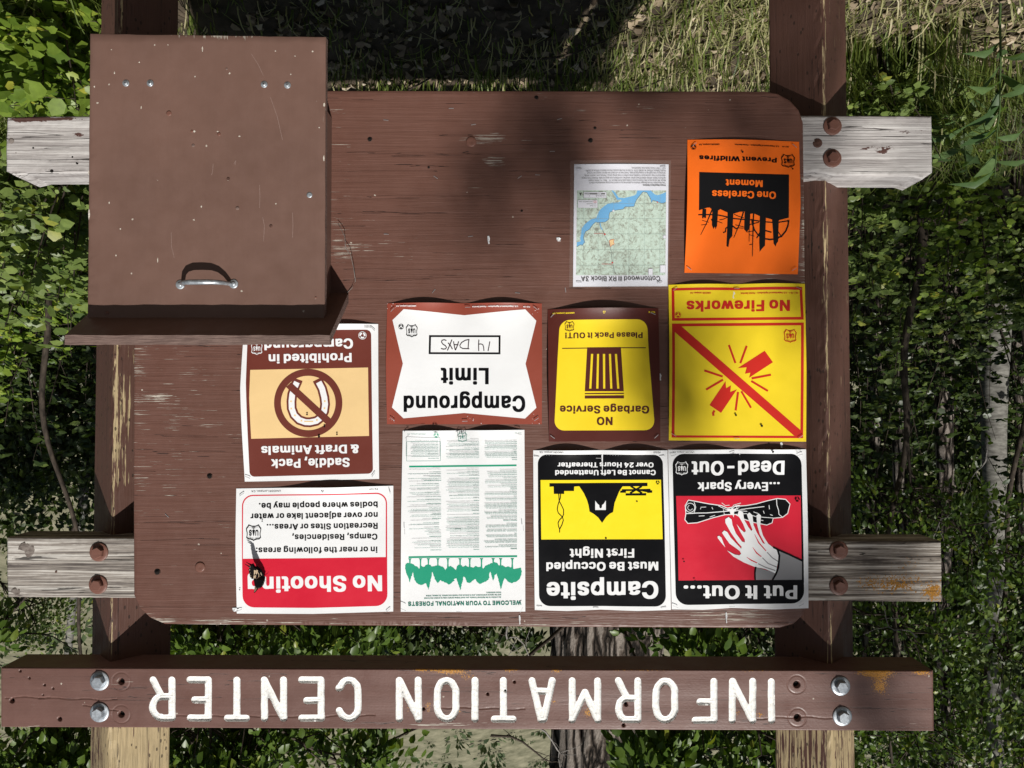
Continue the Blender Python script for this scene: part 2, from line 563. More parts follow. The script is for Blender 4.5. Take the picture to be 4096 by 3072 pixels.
LEAF_DEEP = leaf_mat('shade_toned_leaf', (0.014, 0.030, 0.006), (0.060, 0.092, 0.018), rough=0.4, odd=(0.10, 0.14, 0.03))  # leaf colour darkened to stand in for the thicket's shade
SAGE = leaf_mat('sage_leaf', (0.035, 0.060, 0.022), (0.09, 0.125, 0.05), rough=0.8, trans=0.1)


def proj(V):
    """Photograph pixel of world points."""
    d = np.asarray(V, float) - CAM[None]
    w = d @ FWD
    return 2048.0 - (d @ RGT) / w * FPX, 1536.0 + (d @ UPV) / w * FPX


def blobs(base, *bl):
    def f(px, py):
        a = np.full(len(px), float(base))
        for (x, y, rx, ry, s) in bl:
            a += s * np.exp(-(((px - x) / rx) ** 2 + ((py - y) / ry) ** 2))
        return np.clip(a, 0, 1.2)
    return f


def cdt(verts2, faces, mode):
    r = delaunay_2d_cdt([Vector(v) for v in verts2], [], faces, mode, 1e-7)
    return np.array([tuple(v) for v in r[0]]).reshape(-1, 2), [list(f) for f in r[2]]


def inside_poly(P, X, Y):
    c = np.zeros(len(X), bool)
    n = len(P)
    for i in range(n):
        x1, y1 = P[i]; x2, y2 = P[(i + 1) % n]
        if y1 == y2:
            continue
        t = ((y1 > Y) != (y2 > Y)) & (X < (x2 - x1) * (Y - y1) / (y2 - y1) + x1)
        c ^= t
    return c


def densify(P, step):
    out_ = []
    for i in range(len(P)):
        a, b = np.array(P[i], float), np.array(P[(i + 1) % len(P)], float)
        n = max(1, int(np.hypot(*(b - a)) / step))
        for k in range(n):
            out_.append(a + (b - a) * k / n)
    return out_


def round_poly(pts, rad, seg=7):
    """Round the corners of a polygon; rad is one radius or one per corner."""
    n = len(pts)
    if not hasattr(rad, '__len__'):
        rad = [rad] * n
    o = []
    for i in range(n):
        p, a, b = np.array(pts[i], float), np.array(pts[i - 1], float), np.array(pts[(i + 1) % n], float)
        r = rad[i]
        if r <= 0:
            o.append(p)
            continue
        u, v = a - p, b - p
        lu, lv = np.hypot(*u), np.hypot(*v)
        u, v = u / lu, v / lv
        r = min(r, lu * .49, lv * .49)
        for k in range(seg + 1):
            t = k / seg * math.pi / 2
            o.append(p + u * r * (1 - math.sin(t)) + v * r * (1 - math.cos(t)))
    return o


def slab(name, outline, y0, thick, step, mats, parent=None, attrs=None, chamfer=0.0015, rough=0.0, ragged=0.0):
    """A board cut to an outline (photograph pixels on the plane y0), with a fine front face and real thickness."""
    P = np.array([at(x, y, y0) for x, y in outline])[:, [0, 2]]
    P = np.array(densify(P, step))
    if ragged:
        P = P + rng.normal(0, ragged, P.shape)
    area = 0.5 * np.sum(P[:, 0] * np.roll(P[:, 1], -1) - np.roll(P[:, 0], -1) * P[:, 1])
    if area < 0:
        P = P[::-1]
    T = np.roll(P, -1, 0) - np.roll(P, 1, 0)
    T /= np.maximum(np.hypot(T[:, 0], T[:, 1]), 1e-9)[:, None]
    nrm = np.c_[-T[:, 1], T[:, 0]]              # inward for a counter-clockwise outline
    Q = P + nrm * chamfer * 1.3
    x0, z0 = Q.min(0); x1, z1 = Q.max(0)
    gx, gz = np.meshgrid(np.arange(x0 + step, x1, step), np.arange(z0 + step, z1, step))
    S = np.c_[gx.ravel(), gz.ravel()] + rng.uniform(-.15, .15, (gx.size, 2)) * step
    S = S[inside_poly(Q, S[:, 0], S[:, 1])]
    v2, F = cdt(list(map(tuple, Q)) + list(map(tuple, S)), [list(range(len(Q)))], 2)
    n = len(v2)
    V = np.c_[v2[:, 0], np.full(n, y0), v2[:, 1]]
    if rough:
        V[:, 1] += rng.normal(0, rough, n)
    # outline vertices keep their order: find them
    key = {(round(a, 6), round(b, 6)): i for i, (a, b) in enumerate(v2)}
    qi = [key.get((round(np.float64(np.float32(a)), 6), round(np.float64(np.float32(b)), 6)), None) for a, b in Q]
    if any(q is None for q in qi):
        qi = [int(np.argmin((v2[:, 0] - a) ** 2 + (v2[:, 1] - b) ** 2)) for a, b in Q]
    m = len(P)
    V = np.r_[V, np.c_[P[:, 0], np.full(m, y0 + chamfer), P[:, 1]], np.c_[P[:, 0], np.full(m, y0 + thick), P[:, 1]]]
    sm = [True] * len(F); mi = [0] * len(F)
    for i in range(m):
        j = (i + 1) % m
        F.append([qi[j], qi[i], n + i, n + j]); sm.append(True); mi.append(0)
        F.append([n + j, n + i, n + m + i, n + m + j]); sm.append(False); mi.append(1 if len(mats) > 1 else 0)
    F.append([n + m + i for i in range(m)][::-1]); sm.append(False); mi.append(0)
    A = {}
    if attrs:
        px, py = proj(V)
        A = {k: f(px, py) for k, f in attrs.items()}
    me = np_mesh(name, V, F, mi, sm, A)
    return link(name, me, parent, mats)


ZERO = blobs(0.0)


def add_bolt(parent, px, py, y, rw, rh, out_h, mat, rot=0.0):
    """A hex-headed bolt with its washer."""
    c = at(px, py, y)
    m = MB()
    m.lathe((0, 0, 0), (0, -1, 0), [(rh, 0.001), (rh, out_h * 0.82), (rh * 0.86, out_h)], n=6, smooth=False)
    q = Matrix.Rotation(rot, 3, 'Y')
    m.V = [tuple(Vector(c) + q @ Vector(v)) for v in m.V]
    b = m.build('bolt', mat, parent)
    w = MB()
    w.lathe(c, (0, -1, 0), [(rw, -0.001), (rw, 0.0022), (rw * 0.95, 0.0032), (rh * 1.02, 0.0030)], n=30)
    w.build('washer', mat, b)
    return b


# ================================================================== the sign structure
YR = 0.0195                       # front of the rails and of the name beam
RIDGE = YR + 0.039
HD = 0.0985                       # half the diagonal of the square posts


def make_post(px_ridge, py_ridge, label, wear_fn):
    xr = at(px_ridge, py_ridge, RIDGE)[0]
    root = thing('timber_post', label, 'post', (xr, RIDGE + HD, 0), 'posts of the notice board')
    ring = []
    cor = [(0, -HD), (HD, 0), (0, HD), (-HD, 0)]
    ch = 0.006
    for i in range(4):
        p, a, b = np.array(cor[i], float), np.array(cor[i - 1], float), np.array(cor[(i + 1) % 4], float)
        u = (a - p) / np.hypot(*(a - p)); v = (b - p) / np.hypot(*(b - p))
        ring += [p + u * ch, p + (u + v) * ch * .28, p + v * ch]
        L = np.hypot(*(b - p))
        for t in np.linspace(0, 1, 14)[1:-1]:
            ring.append(p + v * ch + v * t * (L - 2 * ch))
    ring = np.array(ring)
    zs = np.arange(-0.4, 3.12, 0.02)
    n, k = len(ring), len(zs)
    V = np.zeros((k, n, 3))
    V[:, :, 0] = ring[None, :, 0] + xr
    V[:, :, 1] = ring[None, :, 1] + RIDGE + HD
    V[:, :, 2] = zs[:, None]
    s = np.abs(ring[:, 0]) + np.where(ring[:, 1] > 0, 9, 0)
    jit = rng.normal(0, 0.0006, (k, n)) * (s[None] < 0.012) * 2
    V[:, :, 1] += np.abs(jit)
    W = np.clip(wear_fn(zs[:, None], ring[None, :, 0], s[None]), 0, 1.2) * np.ones((k, n))
    V = V.reshape(-1, 3)
    ids = np.arange(k * n).reshape(k, n)
    F = np.stack([ids[:-1], np.roll(ids[:-1], -1, 1), np.roll(ids[1:], -1, 1), ids[1:]], -1).reshape(-1, 4)
    F = [list(f) for f in F] + [list(ids[-1]), list(ids[0][::-1])]
    sm = [False] * len(F)
    me = np_mesh('shaft', V, F, None, sm, {'wear': W.ravel()})
    link('shaft', me, root, [PAINT_POST])
    return root


ZB1 = at(400, 2920, RIDGE)[2]
ZP0 = at(440, 1960, RIDGE)[2]
ZP1 = at(440, 1375, RIDGE)[2]


def wear_box_side(z, x, s):
    w = 0.16 + 0.5 * np.exp(-(s / 0.007) ** 2)
    w = w + np.where(z > ZB1, 0.95, 0.0) * (0.6 + 0.4 * (x < 0.02))
    return w + np.where((x < 0) & (z < ZP0) & (z > ZP1 - .1), 0.42 * np.exp(-((np.abs(x) - .02) / .03) ** 2), 0)


def wear_far_side(z, x, s):
    w = 0.13 + 0.55 * np.exp(-(s / 0.007) ** 2)
    return w + np.where(z > ZB1, 0.6, 0.0) + np.where(x < 0, 0.12, 0.0)


POST_A = make_post(452, 1700, 'square brown post turned corner first, behind the brochure box and its peeling tan top', wear_box_side)
POST_B = make_post(3313, 1650, 'square brown post turned corner first, beside the orange and yellow posters', wear_far_side)

# ---- rails
RW, RH = 0.0212, 0.0135


def rail(label, outline, attrs):
    root = thing('wooden_rail', label, 'rail', tuple(at(2048, outline[0][1], YR)), 'weathered rails that carry the board')
    slab('timber', outline, YR, 0.089, 0.007, [WEATHERED], root, attrs, 0.003, 0.0004, 0.0002)
    return root


rail_low = rail('bleached grey rail along the lower edge of the board, running behind the brochure box', [
    (27, 468), (200, 464), (500, 463), (1500, 462), (3200, 461), (3500, 462), (3728, 463), (3731, 690), (3712, 702), (3690, 718), (3656, 706), (3560, 706),
    (3340, 704), (3300, 692), (3260, 688), (3215, 690), (1500, 690), (360, 692), (250, 692), (110, 693), (62, 705), (24, 684), (22, 600)],
    {'wear': blobs(0.12, (150, 560, 250, 90, .12)),
     'paint': blobs(0.0, (200, 476, 220, 12, 1.0), (310, 535, 30, 18, .7), (3610, 522, 110, 12, .75), (3500, 606, 150, 20, .8), (3250, 560, 40, 90, .3)),
     'lichen': ZERO})
rail_top = rail('deeply ribbed brownish grey rail near the upper edge of the board', [
    (27, 2150), (530, 2153), (1800, 2158), (3236, 2163), (3766, 2165), (3769, 2300), (3768, 2408), (3234, 2404), (1800, 2398), (530, 2392),
    (30, 2389), (25, 2280)],
    {'wear': blobs(0.82, (3550, 2280, 400, 200, .28)),
     'paint': blobs(0.0, (100, 2200, 60, 40, .55), (60, 2370, 40, 30, .5)),
     'lichen': blobs(0.0, (3590, 2335, 150, 50, .53), (3735, 2375, 40, 40, .6), (3640, 2250, 90, 40, .28), (3450, 2330, 60, 30, .2))})
for px, py in ((3329, 505), (3328, 634)):
    add_bolt(rail_low, px, py, YR, RW, RH, 0.013, PAINT_BOLT, random.random())
for px, py in ((397, 2208), (394, 2338), (3354, 2201), (3354, 2343)):
    add_bolt(rail_top, px, py, YR, RW, RH, 0.013, PAINT_BOLT, random.random())

# knots and nail holes in the grey rails
def knots(root, lst, mat, y):
    for (px, py, r, depth) in lst:
        m = MB()
        m.lathe(at(px, py, y), (0, -1, 0), [(r / PXM, -0.0005), (r / PXM * .96, depth), (r / PXM * .5, depth * 1.25)], n=14)
        m.build('nail_hole' if mat is HOLE else 'knot', mat, root)
knots(rail_low, [(3270, 572, 20, .0006)], PLUG, YR)
knots(rail_low, [(45, 563, 12, .0003)], KNOT, YR)
knots(rail_low, [(133, 592, 4, .0004), (290, 628, 4, .0004), (309, 652, 6, .0004), (207, 684, 7, .0004)], HOLE, YR)
knots(rail_top, [(105, 2198, 34, .0002), (62, 2368, 20, .0002)], KNOT, YR)
knots(rail_top, [(226, 2287, 6, .0005)], PLUG, YR)

# ---- the plywood board
BO = [(536, 2380), (534, 1900), (536, 1400), (536, 480), (560, 420), (620, 372), (1300, 362), (2200, 364), (2900, 365), (3060, 366), (3110, 374), (3160, 402),
      (3195, 440), (3212, 490), (3216, 800), (3222, 1300), (3228, 1900), (3232, 2350), (3228, 2420), (3210, 2462), (3175, 2495), (3120, 2511), (2900, 2511),
      (2200, 2507), (1400, 2502), (800, 2498), (660, 2496), (600, 2470), (560, 2432)]
board = thing('notice_board', 'brown painted plywood board with rounded corners, carrying all the posters', 'notice board', tuple(at(1900, 365, 0)))
slab('panel', BO, 0.0, 0.019, 0.009, [PAINT_BOARD, PLYEDGE], board,
     {'wear': blobs(0.19, (555, 1600, 36, 520, .16), (700, 1700, 260, 480, .21), (1955, 557, 90, 22, .62), (1975, 645, 60, 30, .52), (900, 2486, 420, 13, .42),
                    (640, 2470, 90, 40, .3), (2000, 2495, 900, 14, .4), (2950, 2460, 220, 26, .55), (1360, 850, 60, 480, .20), (1480, 985, 220, 60, .24),
                    (2500, 430, 330, 60, .16), (3212, 1100, 12, 600, .5), (640, 1590, 60, 14, .5), (740, 545, 60, 20, .3), (3020, 1100, 200, 20, .4),
                    (2560, 1500, 60, 200, .16))}, 0.0012)


def staple(parent, px, py, ang, y=0.0, half=0.0058, lift=0.0008, mat=None):
    """A wire staple: its crown with two short legs."""
    c = Vector(at(px, py, 0.0)); c.y = y
    q = Matrix.Rotation(ang, 3, 'Y')
    m = MB()
    m.box(c + Vector((0, -lift, 0)), (half * 2, 0.0006, 0.0011), q)
    for s in (-1, 1):
        m.box(c + q @ Vector((s * half, 0, 0)) + Vector((0, -lift * .5 + .0006, 0)), (0.0008, lift + 0.0012, 0.0010), q)
    return m.build('staple', mat or STEEL, parent)


for px, py, a in ((1544, 481, .1), (1805, 434, 0), (1894, 499, -.15), (2238, 477, -.3), (2209, 606, 0), (1743, 710, .6), (2079, 709, -.6), (1545, 937, .05),
                  (1882, 946, -.1), (2150, 700, .05), (1735, 1165, -.9), (2070, 1172, .1), (668, 2062, .8), (1500, 1330, .5), (2262, 1160, 1.4), (2620, 1420, .2),
                  (2640, 1500, 1.3), (940, 2440, .1)):
    staple(board, px, py, a, -0.0004, 0.0052, 0.0006)
for px, py, r in ((1885, 567, 21), (801, 2268, 20)):
    m = MB()
    m.lathe(at(px, py, 0), (0, -1, 0), [(r / PXM, -.001), (r / PXM, .0012), (r / PXM * .8, .0022), (r / PXM * .3, .0014)], n=20)
    m.build('wood_plug', PAINT_BOLT, board)
for px, py, r in ((839, 1905, 9), (1480, 558, 8), (2362, 563, 8), (2380, 513, 5), (2146, 391, 7), (630, 2288, 10), (1715, 670, 4), (2087, 844, 4), (1350, 1600, 4), (1500, 1720, 6)):
    m = MB()
    m.lathe(at(px, py, 0), (0, -1, 0), [(r / PXM * 1.35, -.001), (r / PXM * 1.3, .0007), (r / PXM, .001)], n=14)
    m.lathe(at(px, py, 0), (0, -1, 0), [(r / PXM * .9, 0), (r / PXM * .9, .00112)], n=12)
    m.MI = [0] * (len(m.MI) // 2) + [1] * (len(m.MI) - len(m.MI) // 2)
    m.build('nail_hole', [PLUG, HOLE], board)
# torn scraps of older posters still on the board
for k, (px, py, w, h) in enumerate(((2933, 1180, 12, 26), (2079, 2478, 7, 34), (2905, 2470, 6, 40), (3125, 1780, 9, 20), (2235, 958, 18, 14), (2640, 1508, 10, 26), (943, 2438, 26, 14), (1955, 960, 10, 30))):
    pts = [at(px + w * a, py + h * b, 0) for a, b in ((-.5, -.5), (.1, -.55), (.5, -.2), (.25, .2), (.45, .5), (-.2, .55), (-.45, .1))]
    V = [Vector(p) + Vector((0, -.0012 - .0010 * (i % 3), 0)) for i, p in enumerate(pts)] + [Vector(p) + Vector((0, -.0002, 0)) for p in pts]
    m = MB()
    n = len(pts)
    m.add(V, [tuple(range(n)), tuple(range(n, 2 * n))[::-1]] + [(i, i + n, (i + 1) % n + n, (i + 1) % n) for i in range(n)])
    m.build('paper_scrap', PAPER, board)

# ---- the name beam with its routed letters
def letter_strokes():
    U = {
        'I': [[(.5, 0), (.5, 1)]],
        'N': [[(0, 0), (0, 1)], [(0, 1), (1, 0)], [(1, 0), (1, 1)]],
        'F': [[(0, 0), (0, 1)], [(0, 1), (1, 1)], [(0, .53), (.72, .53)]],
        'E': [[(0, 0), (0, 1)], [(0, 1), (1, 1)], [(0, .53), (.75, .53)], [(0, 0), (1, 0)]],
        'T': [[(.5, 0), (.5, 1)], [(0, 1), (1, 1)]],
        'A': [[(0, 0), (.42, 1)], [(.42, 1), (.58, 1)], [(.58, 1), (1, 0)], [(.16, .27), (.84, .27)]],
        'M': [[(0, 0), (0, 1)], [(0, 1), (.5, .3)], [(.5, .3), (1, 1)], [(1, 1), (1, 0)]],
    }
    arc = lambda cx, cy, rx, ry, a0, a1, n=10: [(cx + rx * math.cos(R(a0 + (a1 - a0) * k / n)), cy + ry * math.sin(R(a0 + (a1 - a0) * k / n))) for k in range(n + 1)]
    o = arc(.5, .66, .5, .34, 0, 180) + arc(.5, .34, .5, .34, 180, 360)
    U['O'] = [o + [o[0]]]
    U['C'] = [[(1, .80)] + arc(.5, .70, .5, .30, 20, 180) + arc(.5, .30, .5, .30, 180, 340) + [(1, .20)]]
    U['R'] = [[(0, 0), (0, 1)], [(0, 1), (.55, 1)] + arc(.55, .72, .45, .28, 90, -90) + [(0, .44)], [(.55, .44), (1, 0)]]
    return U


def make_beam():
    root = thing('name_beam', 'brown beam across the posts with routed white lettering INFORMATION CENTER', 'sign beam', tuple(at(1870, 2680, YR)))
    A0, A1, B1, B0 = (2, 2671), (3733, 2683), (3737, 2925), (3, 2909)
    nu, nv = 1420, 92
    u, v = np.meshgrid(np.linspace(0, 1, nu), np.linspace(0, 1, nv))
    u = u.ravel(); v = v.ravel()
    px = (A0[0] * (1 - u) + A1[0] * u) * (1 - v) + (B0[0] * (1 - u) + B1[0] * u) * v
    py = (A0[1] * (1 - u) + A1[1] * u) * (1 - v) + (B0[1] * (1 - u) + B1[1] * u) * v
    word = [('R', 598, 701), ('E', 746, 847), ('T', 896, 998), ('N', 1044, 1149), ('E', 1193, 1298), ('C', 1343, 1447), ('N', 1584, 1688), ('O', 1735, 1838),
            ('I', 1886, 1915), ('T', 1963, 2066), ('A', 2115, 2224), ('M', 2275, 2405), ('R', 2460, 2565), ('O', 2609, 2714), ('F', 2766, 2870), ('N', 2916, 3025), ('I', 3069, 3101)]
    U = letter_strokes()
    RAD = 14.0
    D = np.full(len(px), 1e6); NX = np.zeros(len(px)); NY = np.zeros(len(px)); LI = np.full(len(px), -1)
    for li, (ch, xa, xb) in enumerate(word):
        t = (0.5 * (xa + xb) - 598) / 2500.0
        yb, yt = 2705 + 7 * t + RAD, 2885 + 11 * t - RAD
        sel = np.nonzero((px > xa - 20) & (px < xb + 20))[0]
        for st in U[ch]:
            Q = [(xb - RAD - a * (xb - xa - 2 * RAD), yb + b * (yt - yb)) for a, b in st]
            Q = [(q[0] + rng.normal(0, .7), q[1] + rng.normal(0, .7)) for q in Q]
            for (ax, ay), (bx, by) in zip(Q[:-1], Q[1:]):
                ex, ey = bx - ax, by - ay
                L2 = ex * ex + ey * ey + 1e-9
                tt = np.clip(((px[sel] - ax) * ex + (py[sel] - ay) * ey) / L2, 0, 1)
                dx, dy = px[sel] - ax - tt * ex, py[sel] - ay - tt * ey
                d = np.hypot(dx, dy)
                b = d < D[sel]
                s2 = sel[b]
                D[s2] = d[b]; NX[s2] = dx[b] / np.maximum(d[b], 1e-6); NY[s2] = dy[b] / np.maximum(d[b], 1e-6); LI[s2] = li
    wob = RAD + 0.45 * np.sin(px * .071) * np.sin(py * .093 + px * .03)
    snap = np.abs(D - wob) < 1.5
    px = px + np.where(snap, NX * (wob - D), 0); py = py + np.where(snap, NY * (wob - D), 0)
    Dn = np.where(snap, wob, D)
    P = at_arr(px, py, YR)
    lump = 0.35 * np.sin(px * .13 + 2.3 * np.sin(py * .083)) * np.sin(py * .11 + 1.7 * np.sin(px * .057)) + rng.normal(0, .16, len(px))
    q = np.clip(Dn / wob, 0, 1)
    depth = np.where(Dn < wob, 0.0034 * np.clip((1 - q) / .20, 0, 1) ** .8 + 0.0012 * np.exp(-((q - .30) / .16) ** 2) + 0.0006 * lump * (q < .95), 0.0)
    edge = (u < 1.2 / nu) | (u > 1 - 1.2 / nu) | (v < .8 / nv) | (v > 1 - .8 / nv)
    depth = depth + np.where(edge, 0.0022, 0)
    depth = depth + 0.0004 * np.sin(py * .05 + px * .002) + rng.normal(0, .00006, len(px))
    holes = [(485, 2726, 12), (485, 2857, 12), (3187, 2738, 13), (3190, 2870, 13), (2058, 2728, 5), (1951, 2776, 5), (2021, 2766, 5), (2504, 2818, 7), (1694, 2836, 6),
             (48, 2803, 9), (239, 2876, 8), (118, 2712, 4), (179, 2740, 4), (212, 2754, 4), (172, 2781, 3), (81, 2684, 4), (2494, 2901, 6)]
    for (hx, hy, hr) in holes:
        dd = np.hypot(px - hx, (py - hy))
        depth = depth + 0.010 * np.clip((hr * 1.12 - dd) / (hr * .3), 0, 1)
        if hr >= 12:
            depth = depth + 0.0011 * np.exp(-((dd - 36) / 2.2) ** 2)
    cr = [(20, 200, 2790, 2789), (150, 470, 2792, 2800), (620, 1300, 2863, 2866), (1240, 1500, 2866, 2862), (1760, 2100, 2830, 2838), (3000, 3200, 2875, 2868), (3200, 3330, 2868, 2872), (330, 480, 2822, 2846)]
    for (xa, xb, ya, yb_) in cr:
        t = (px - xa) / (xb - xa)
        yy = ya + (yb_ - ya) * t + 2.5 * np.sin(px * .05)
        depth = depth + np.where((t > 0) & (t < 1) & (D > wob + 1), 0.0022 * np.exp(-((py - yy) / 1.7) ** 2), 0)
    V = P.copy()
    V[:, 1] += depth
    ids = np.arange(nu * nv).reshape(nv, nu)
    # larger photograph x is smaller world x; larger photograph y is larger world z
    Q = np.stack([ids[:-1, :-1], ids[1:, :-1], ids[1:, 1:], ids[:-1, 1:]], -1).reshape(-1, 4)
    inl = (Dn[Q] <= wob[Q] + 1e-6).all(1)
    lid_ = np.where(inl, LI[Q[:, 0]], -1)
    attrs_all = {'wear': blobs(0.10, (100, 2800, 120, 90, .12), (485, 2726, 60, 20, .4), (1800, 2900, 300, 10, .5), (3190, 2740, 60, 20, .2), (200, 2905, 200, 8, .4))(px, py),
                 'lichen': blobs(0.0, (1800, 2682, 95, 20, .66), (1870, 2712, 40, 14, .4), (3500, 2690, 95, 22, .72), (3520, 2745, 38, 42, .66), (3690, 2690, 50, 16, .6), (1680, 2676, 34, 10, .6), (1590, 2672, 40, 7, .5),
                                 (3020, 2680, 120, 8, .5), (2040, 2678, 45, 12, .6), (2225, 2682, 26, 12, .6), (2560, 2680, 200, 6, .5), (2352, 2852, 24, 24, .6), (1712, 2826, 14, 26, .55),
                                 (1636, 2828, 12, 30, .4), (2215, 2806, 22, 8, .5), (1838, 2840, 14, 16, .5), (1985, 2868, 30, 12, .3), (3040, 2858, 24, 14, .5), (2950, 2852, 16, 10, .5))(px, py)}

    def sub(mask, name, mats, parent, extra=None):
        q = Q[mask]
        uq, inv = np.unique(q, return_inverse=True)
        F = inv.reshape(-1, 4)
        VV = V[uq]
        A = {k: a[uq] for k, a in attrs_all.items()}
        if extra is not None:
            EV, EF = extra
            F = [list(f) for f in F] + [[len(VV) + i for i in f] for f in EF]
            VV = np.r_[VV, EV]
            A = {k: np.r_[a, np.zeros(len(EV))] for k, a in A.items()}
            sm = [True] * (len(F) - len(EF)) + [False] * len(EF)
        else:
            sm = True
        return link(name, np_mesh(name, VV, F, None, sm, A), parent, mats)
    # the other faces of the beam
    bl, br, tl, tr = V[ids[0, 0]], V[ids[0, -1]], V[ids[-1, 0]], V[ids[-1, -1]]
    off = np.array([0, 0.089, 0])
    EV = np.array([bl, br, tr, tl, bl + off, br + off, tr + off, tl + off])
    EF = [[0, 1, 5, 4], [1, 2, 6, 5], [2, 3, 7, 6], [3, 0, 4, 7], [4, 5, 6, 7]]
    sub(lid_ < 0, 'timber', [PAINT_BEAM], root, (EV, EF))
    for li, (ch, xa, xb) in enumerate(word):
        sub(lid_ == li, 'letter', [WHITE_PAINT], root)
    for (hx, hy, hr) in holes:
        m = MB()
        m.lathe(at(hx, hy, YR), (0, -1, 0), [(hr * 1.0 / PXM, -0.0095), (hr * .9 / PXM, -0.0080)], n=12)
        m.build('bolt_hole', HOLE, root)  # dark disc at the bottom paints in the hole's shade
    for px_, py_ in ((400, 2723), (400, 2849), (3361, 2743), (3368, 2864)):
        add_bolt(root, px_, py_, YR, 0.0218, 0.0140, 0.0135, ZINC, random.random())
    return root


beam = make_beam()

# ---- the brochure box
PLYCHIP = plain('bare_wood_chip', (0.42, 0.36, 0.29), (0.72, 0.68, 0.60), 200.0, 0.8)
SCRATCH = plain('pale_paint_scratch', (0.24, 0.165, 0.14), (0.32, 0.23, 0.20), 200.0, 0.6)
YL = -0.105
box = thing('brochure_box', 'brown wooden box with a flat lid, steel pull handle and sloping top board', 'box', tuple(at(830, 470, -0.05)))
XB0 = at(1325, 900, 0)[0]
XB1 = at(350, 900, YL)[0] - 0.012
ZK0 = at(1325, 474, 0)[2]
zr0 = at(1388, 1172, 0)[2]
HP = 0.172                        # how far the top board stands out
zf0 = at(800, 1341, -HP)[2]
XP0, XP1 = 0.3725, at(258, 1341, -HP)[0]
ztop = lambda y: zr0 + (zf0 - zr0) * (-y / HP) - 0.001
for x in (XB0, XB1 - 0.016):
    m = MB()
    m.add([(x, -.0005, ZK0), (x + .016, -.0005, ZK0), (x + .016, -.087, ZK0), (x, -.087, ZK0),
           (x, -.0005, ztop(0)), (x + .016, -.0005, ztop(0)), (x + .016, -.087, ztop(.0) + (zf0 - zr0) * .087 / HP), (x, -.087, ztop(.0) + (zf0 - zr0) * .087 / HP)],
          [(0, 1, 2, 3), (7, 6, 5, 4), (0, 4, 5, 1), (1, 5, 6, 2), (2, 6, 7, 3), (3, 7, 4, 0)])
    m.build('side_panel', PAINT_LID, box)
m = MB()
m.box(((XB0 + XB1) / 2, -.044, ZK0 + .0085), (XB1 - XB0 - .034, .083, .015))
m.build('bottom_panel', PAINT_LID, box)
slab('lid', [(360, 134), (1303, 147), (1301, 700), (1298, 1293), (800, 1294), (350, 1295), (355, 700)], YL, 0.0165, 0.02, [PAINT_LID, PLYEDGE], box,
     {'wear': blobs(0.0, (1301, 700, 4, 520, .75), (830, 144, 420, 4, .7), (352, 700, 4, 520, .6), (830, 1293, 480, 4, .5))}, 0.0012, 0, 0.0003)
m = MB()
dz = zf0 - zr0
n_ = 26
V, F = [], []
for i in range(n_ + 1):
    x = XP0 + (XP1 - XP0) * i / n_
    j = rng.normal(0, .0004, 4)
    V += [(x, -.0005, zr0), (x, -HP + j[0], zf0 + j[1]), (x, -HP + j[2], zf0 + .0195 + j[3]), (x, -.0005, zr0 + .0225)]
for i in range(n_):
    a, b = i * 4, i * 4 + 4
    for k in range(4):
        F.append((a + k, a + (k + 1) % 4, b + (k + 1) % 4, b + k))
F += [(3, 2, 1, 0), tuple(n_ * 4 + k for k in range(4))]
m.add(V, F)
m.MI = [1 if (k % 4) == 1 and k < n_ * 4 else 0 for k in range(len(F))]
m.MI[-1] = m.MI[-2] = 1
m.build('top_board', [PAINT_LID, PLYEDGE], box)
for px, py in ((504, 333), (601, 333), (1057, 338), (1150, 341)):
    c = at(px, py, YL)
    m = MB()
    m.lathe(c, (0, -1, 0), [(.0074, -.0005), (.0074, .0010), (.0066, .0018), (.0052, .0020)], n=20)
    m.lathe(c, (0, -1, 0), [(.0050, .0015), (.0046, .0030), (.0030, .0040)], n=16)
    q = Matrix.Rotation(random.random(), 3, 'Y')
    s = m.build('screw', ZINC, box)
    m = MB()
    for r_ in (0, math.pi / 2):
        m.box(Vector(c) + Vector((0, -.0039, 0)), (.0046, .0006, .0009), q @ Matrix.Rotation(r_, 3, 'Y'))
    m.build('slot', HOLE, s)
# pull handle
h0, h1 = Vector(at(722, 1139, YL)), Vector(at(935, 1136, YL))
m = MB()
prof = [(0.055, .000), (.075, .011), (.12, .024), (.20, .033), (.32, .0375), (.5, .0380), (.66, .0365), (.78, .031), (.87, .021), (.93, .009), (.95, .0)]
pts = [h0.lerp(h1, t) + Vector((0, -o, 0.0012 * math.sin(t * 3.1))) for t, o in prof]
rad = [.0040, .0042, .0046, .0052, .0056, .0057, .0056, .0052, .0047, .0043, .0042]
m.tube(pts, rad, 14)
hd = m.build('handle', ZINC, box)
for c in (h0, h1):
    m = MB()
    m.lathe(c, (0, -1, 0), [(.0098, -.0004), (.0098, .0016), (.0088, .0024), (.0040, .0026)], n=22)
    m.build('flange', ZINC, hd)
    m = MB()
    m.lathe(c, (0, -1, 0), [(.0052, .002), (.0048, .0042), (.0030, .0052)], n=16)
    m.build('screw', ZINC, hd)
# dents, nail heads and paint chips on the lid
for px, py, r in ((676, 453, 10), (1238, 780, 11), (950, 833, 7), (773, 582, 6), (913, 715, 6), (1084, 904, 6), (429, 1252, 7), (768, 525, 5), (907, 276, 4), (876, 537, 7), (1263, 1190, 4)):
    m = MB()
    m.lathe(at(px, py, YL), (0, -1, 0), [(r / PXM, -.0006), (r / PXM, .0006), (r / PXM * .6, .0009)], n=14)
    m.build('nail_head', [PLUG, PAINT_BOLT, ZINC, PLYEDGE][(px + py) % 4], box)

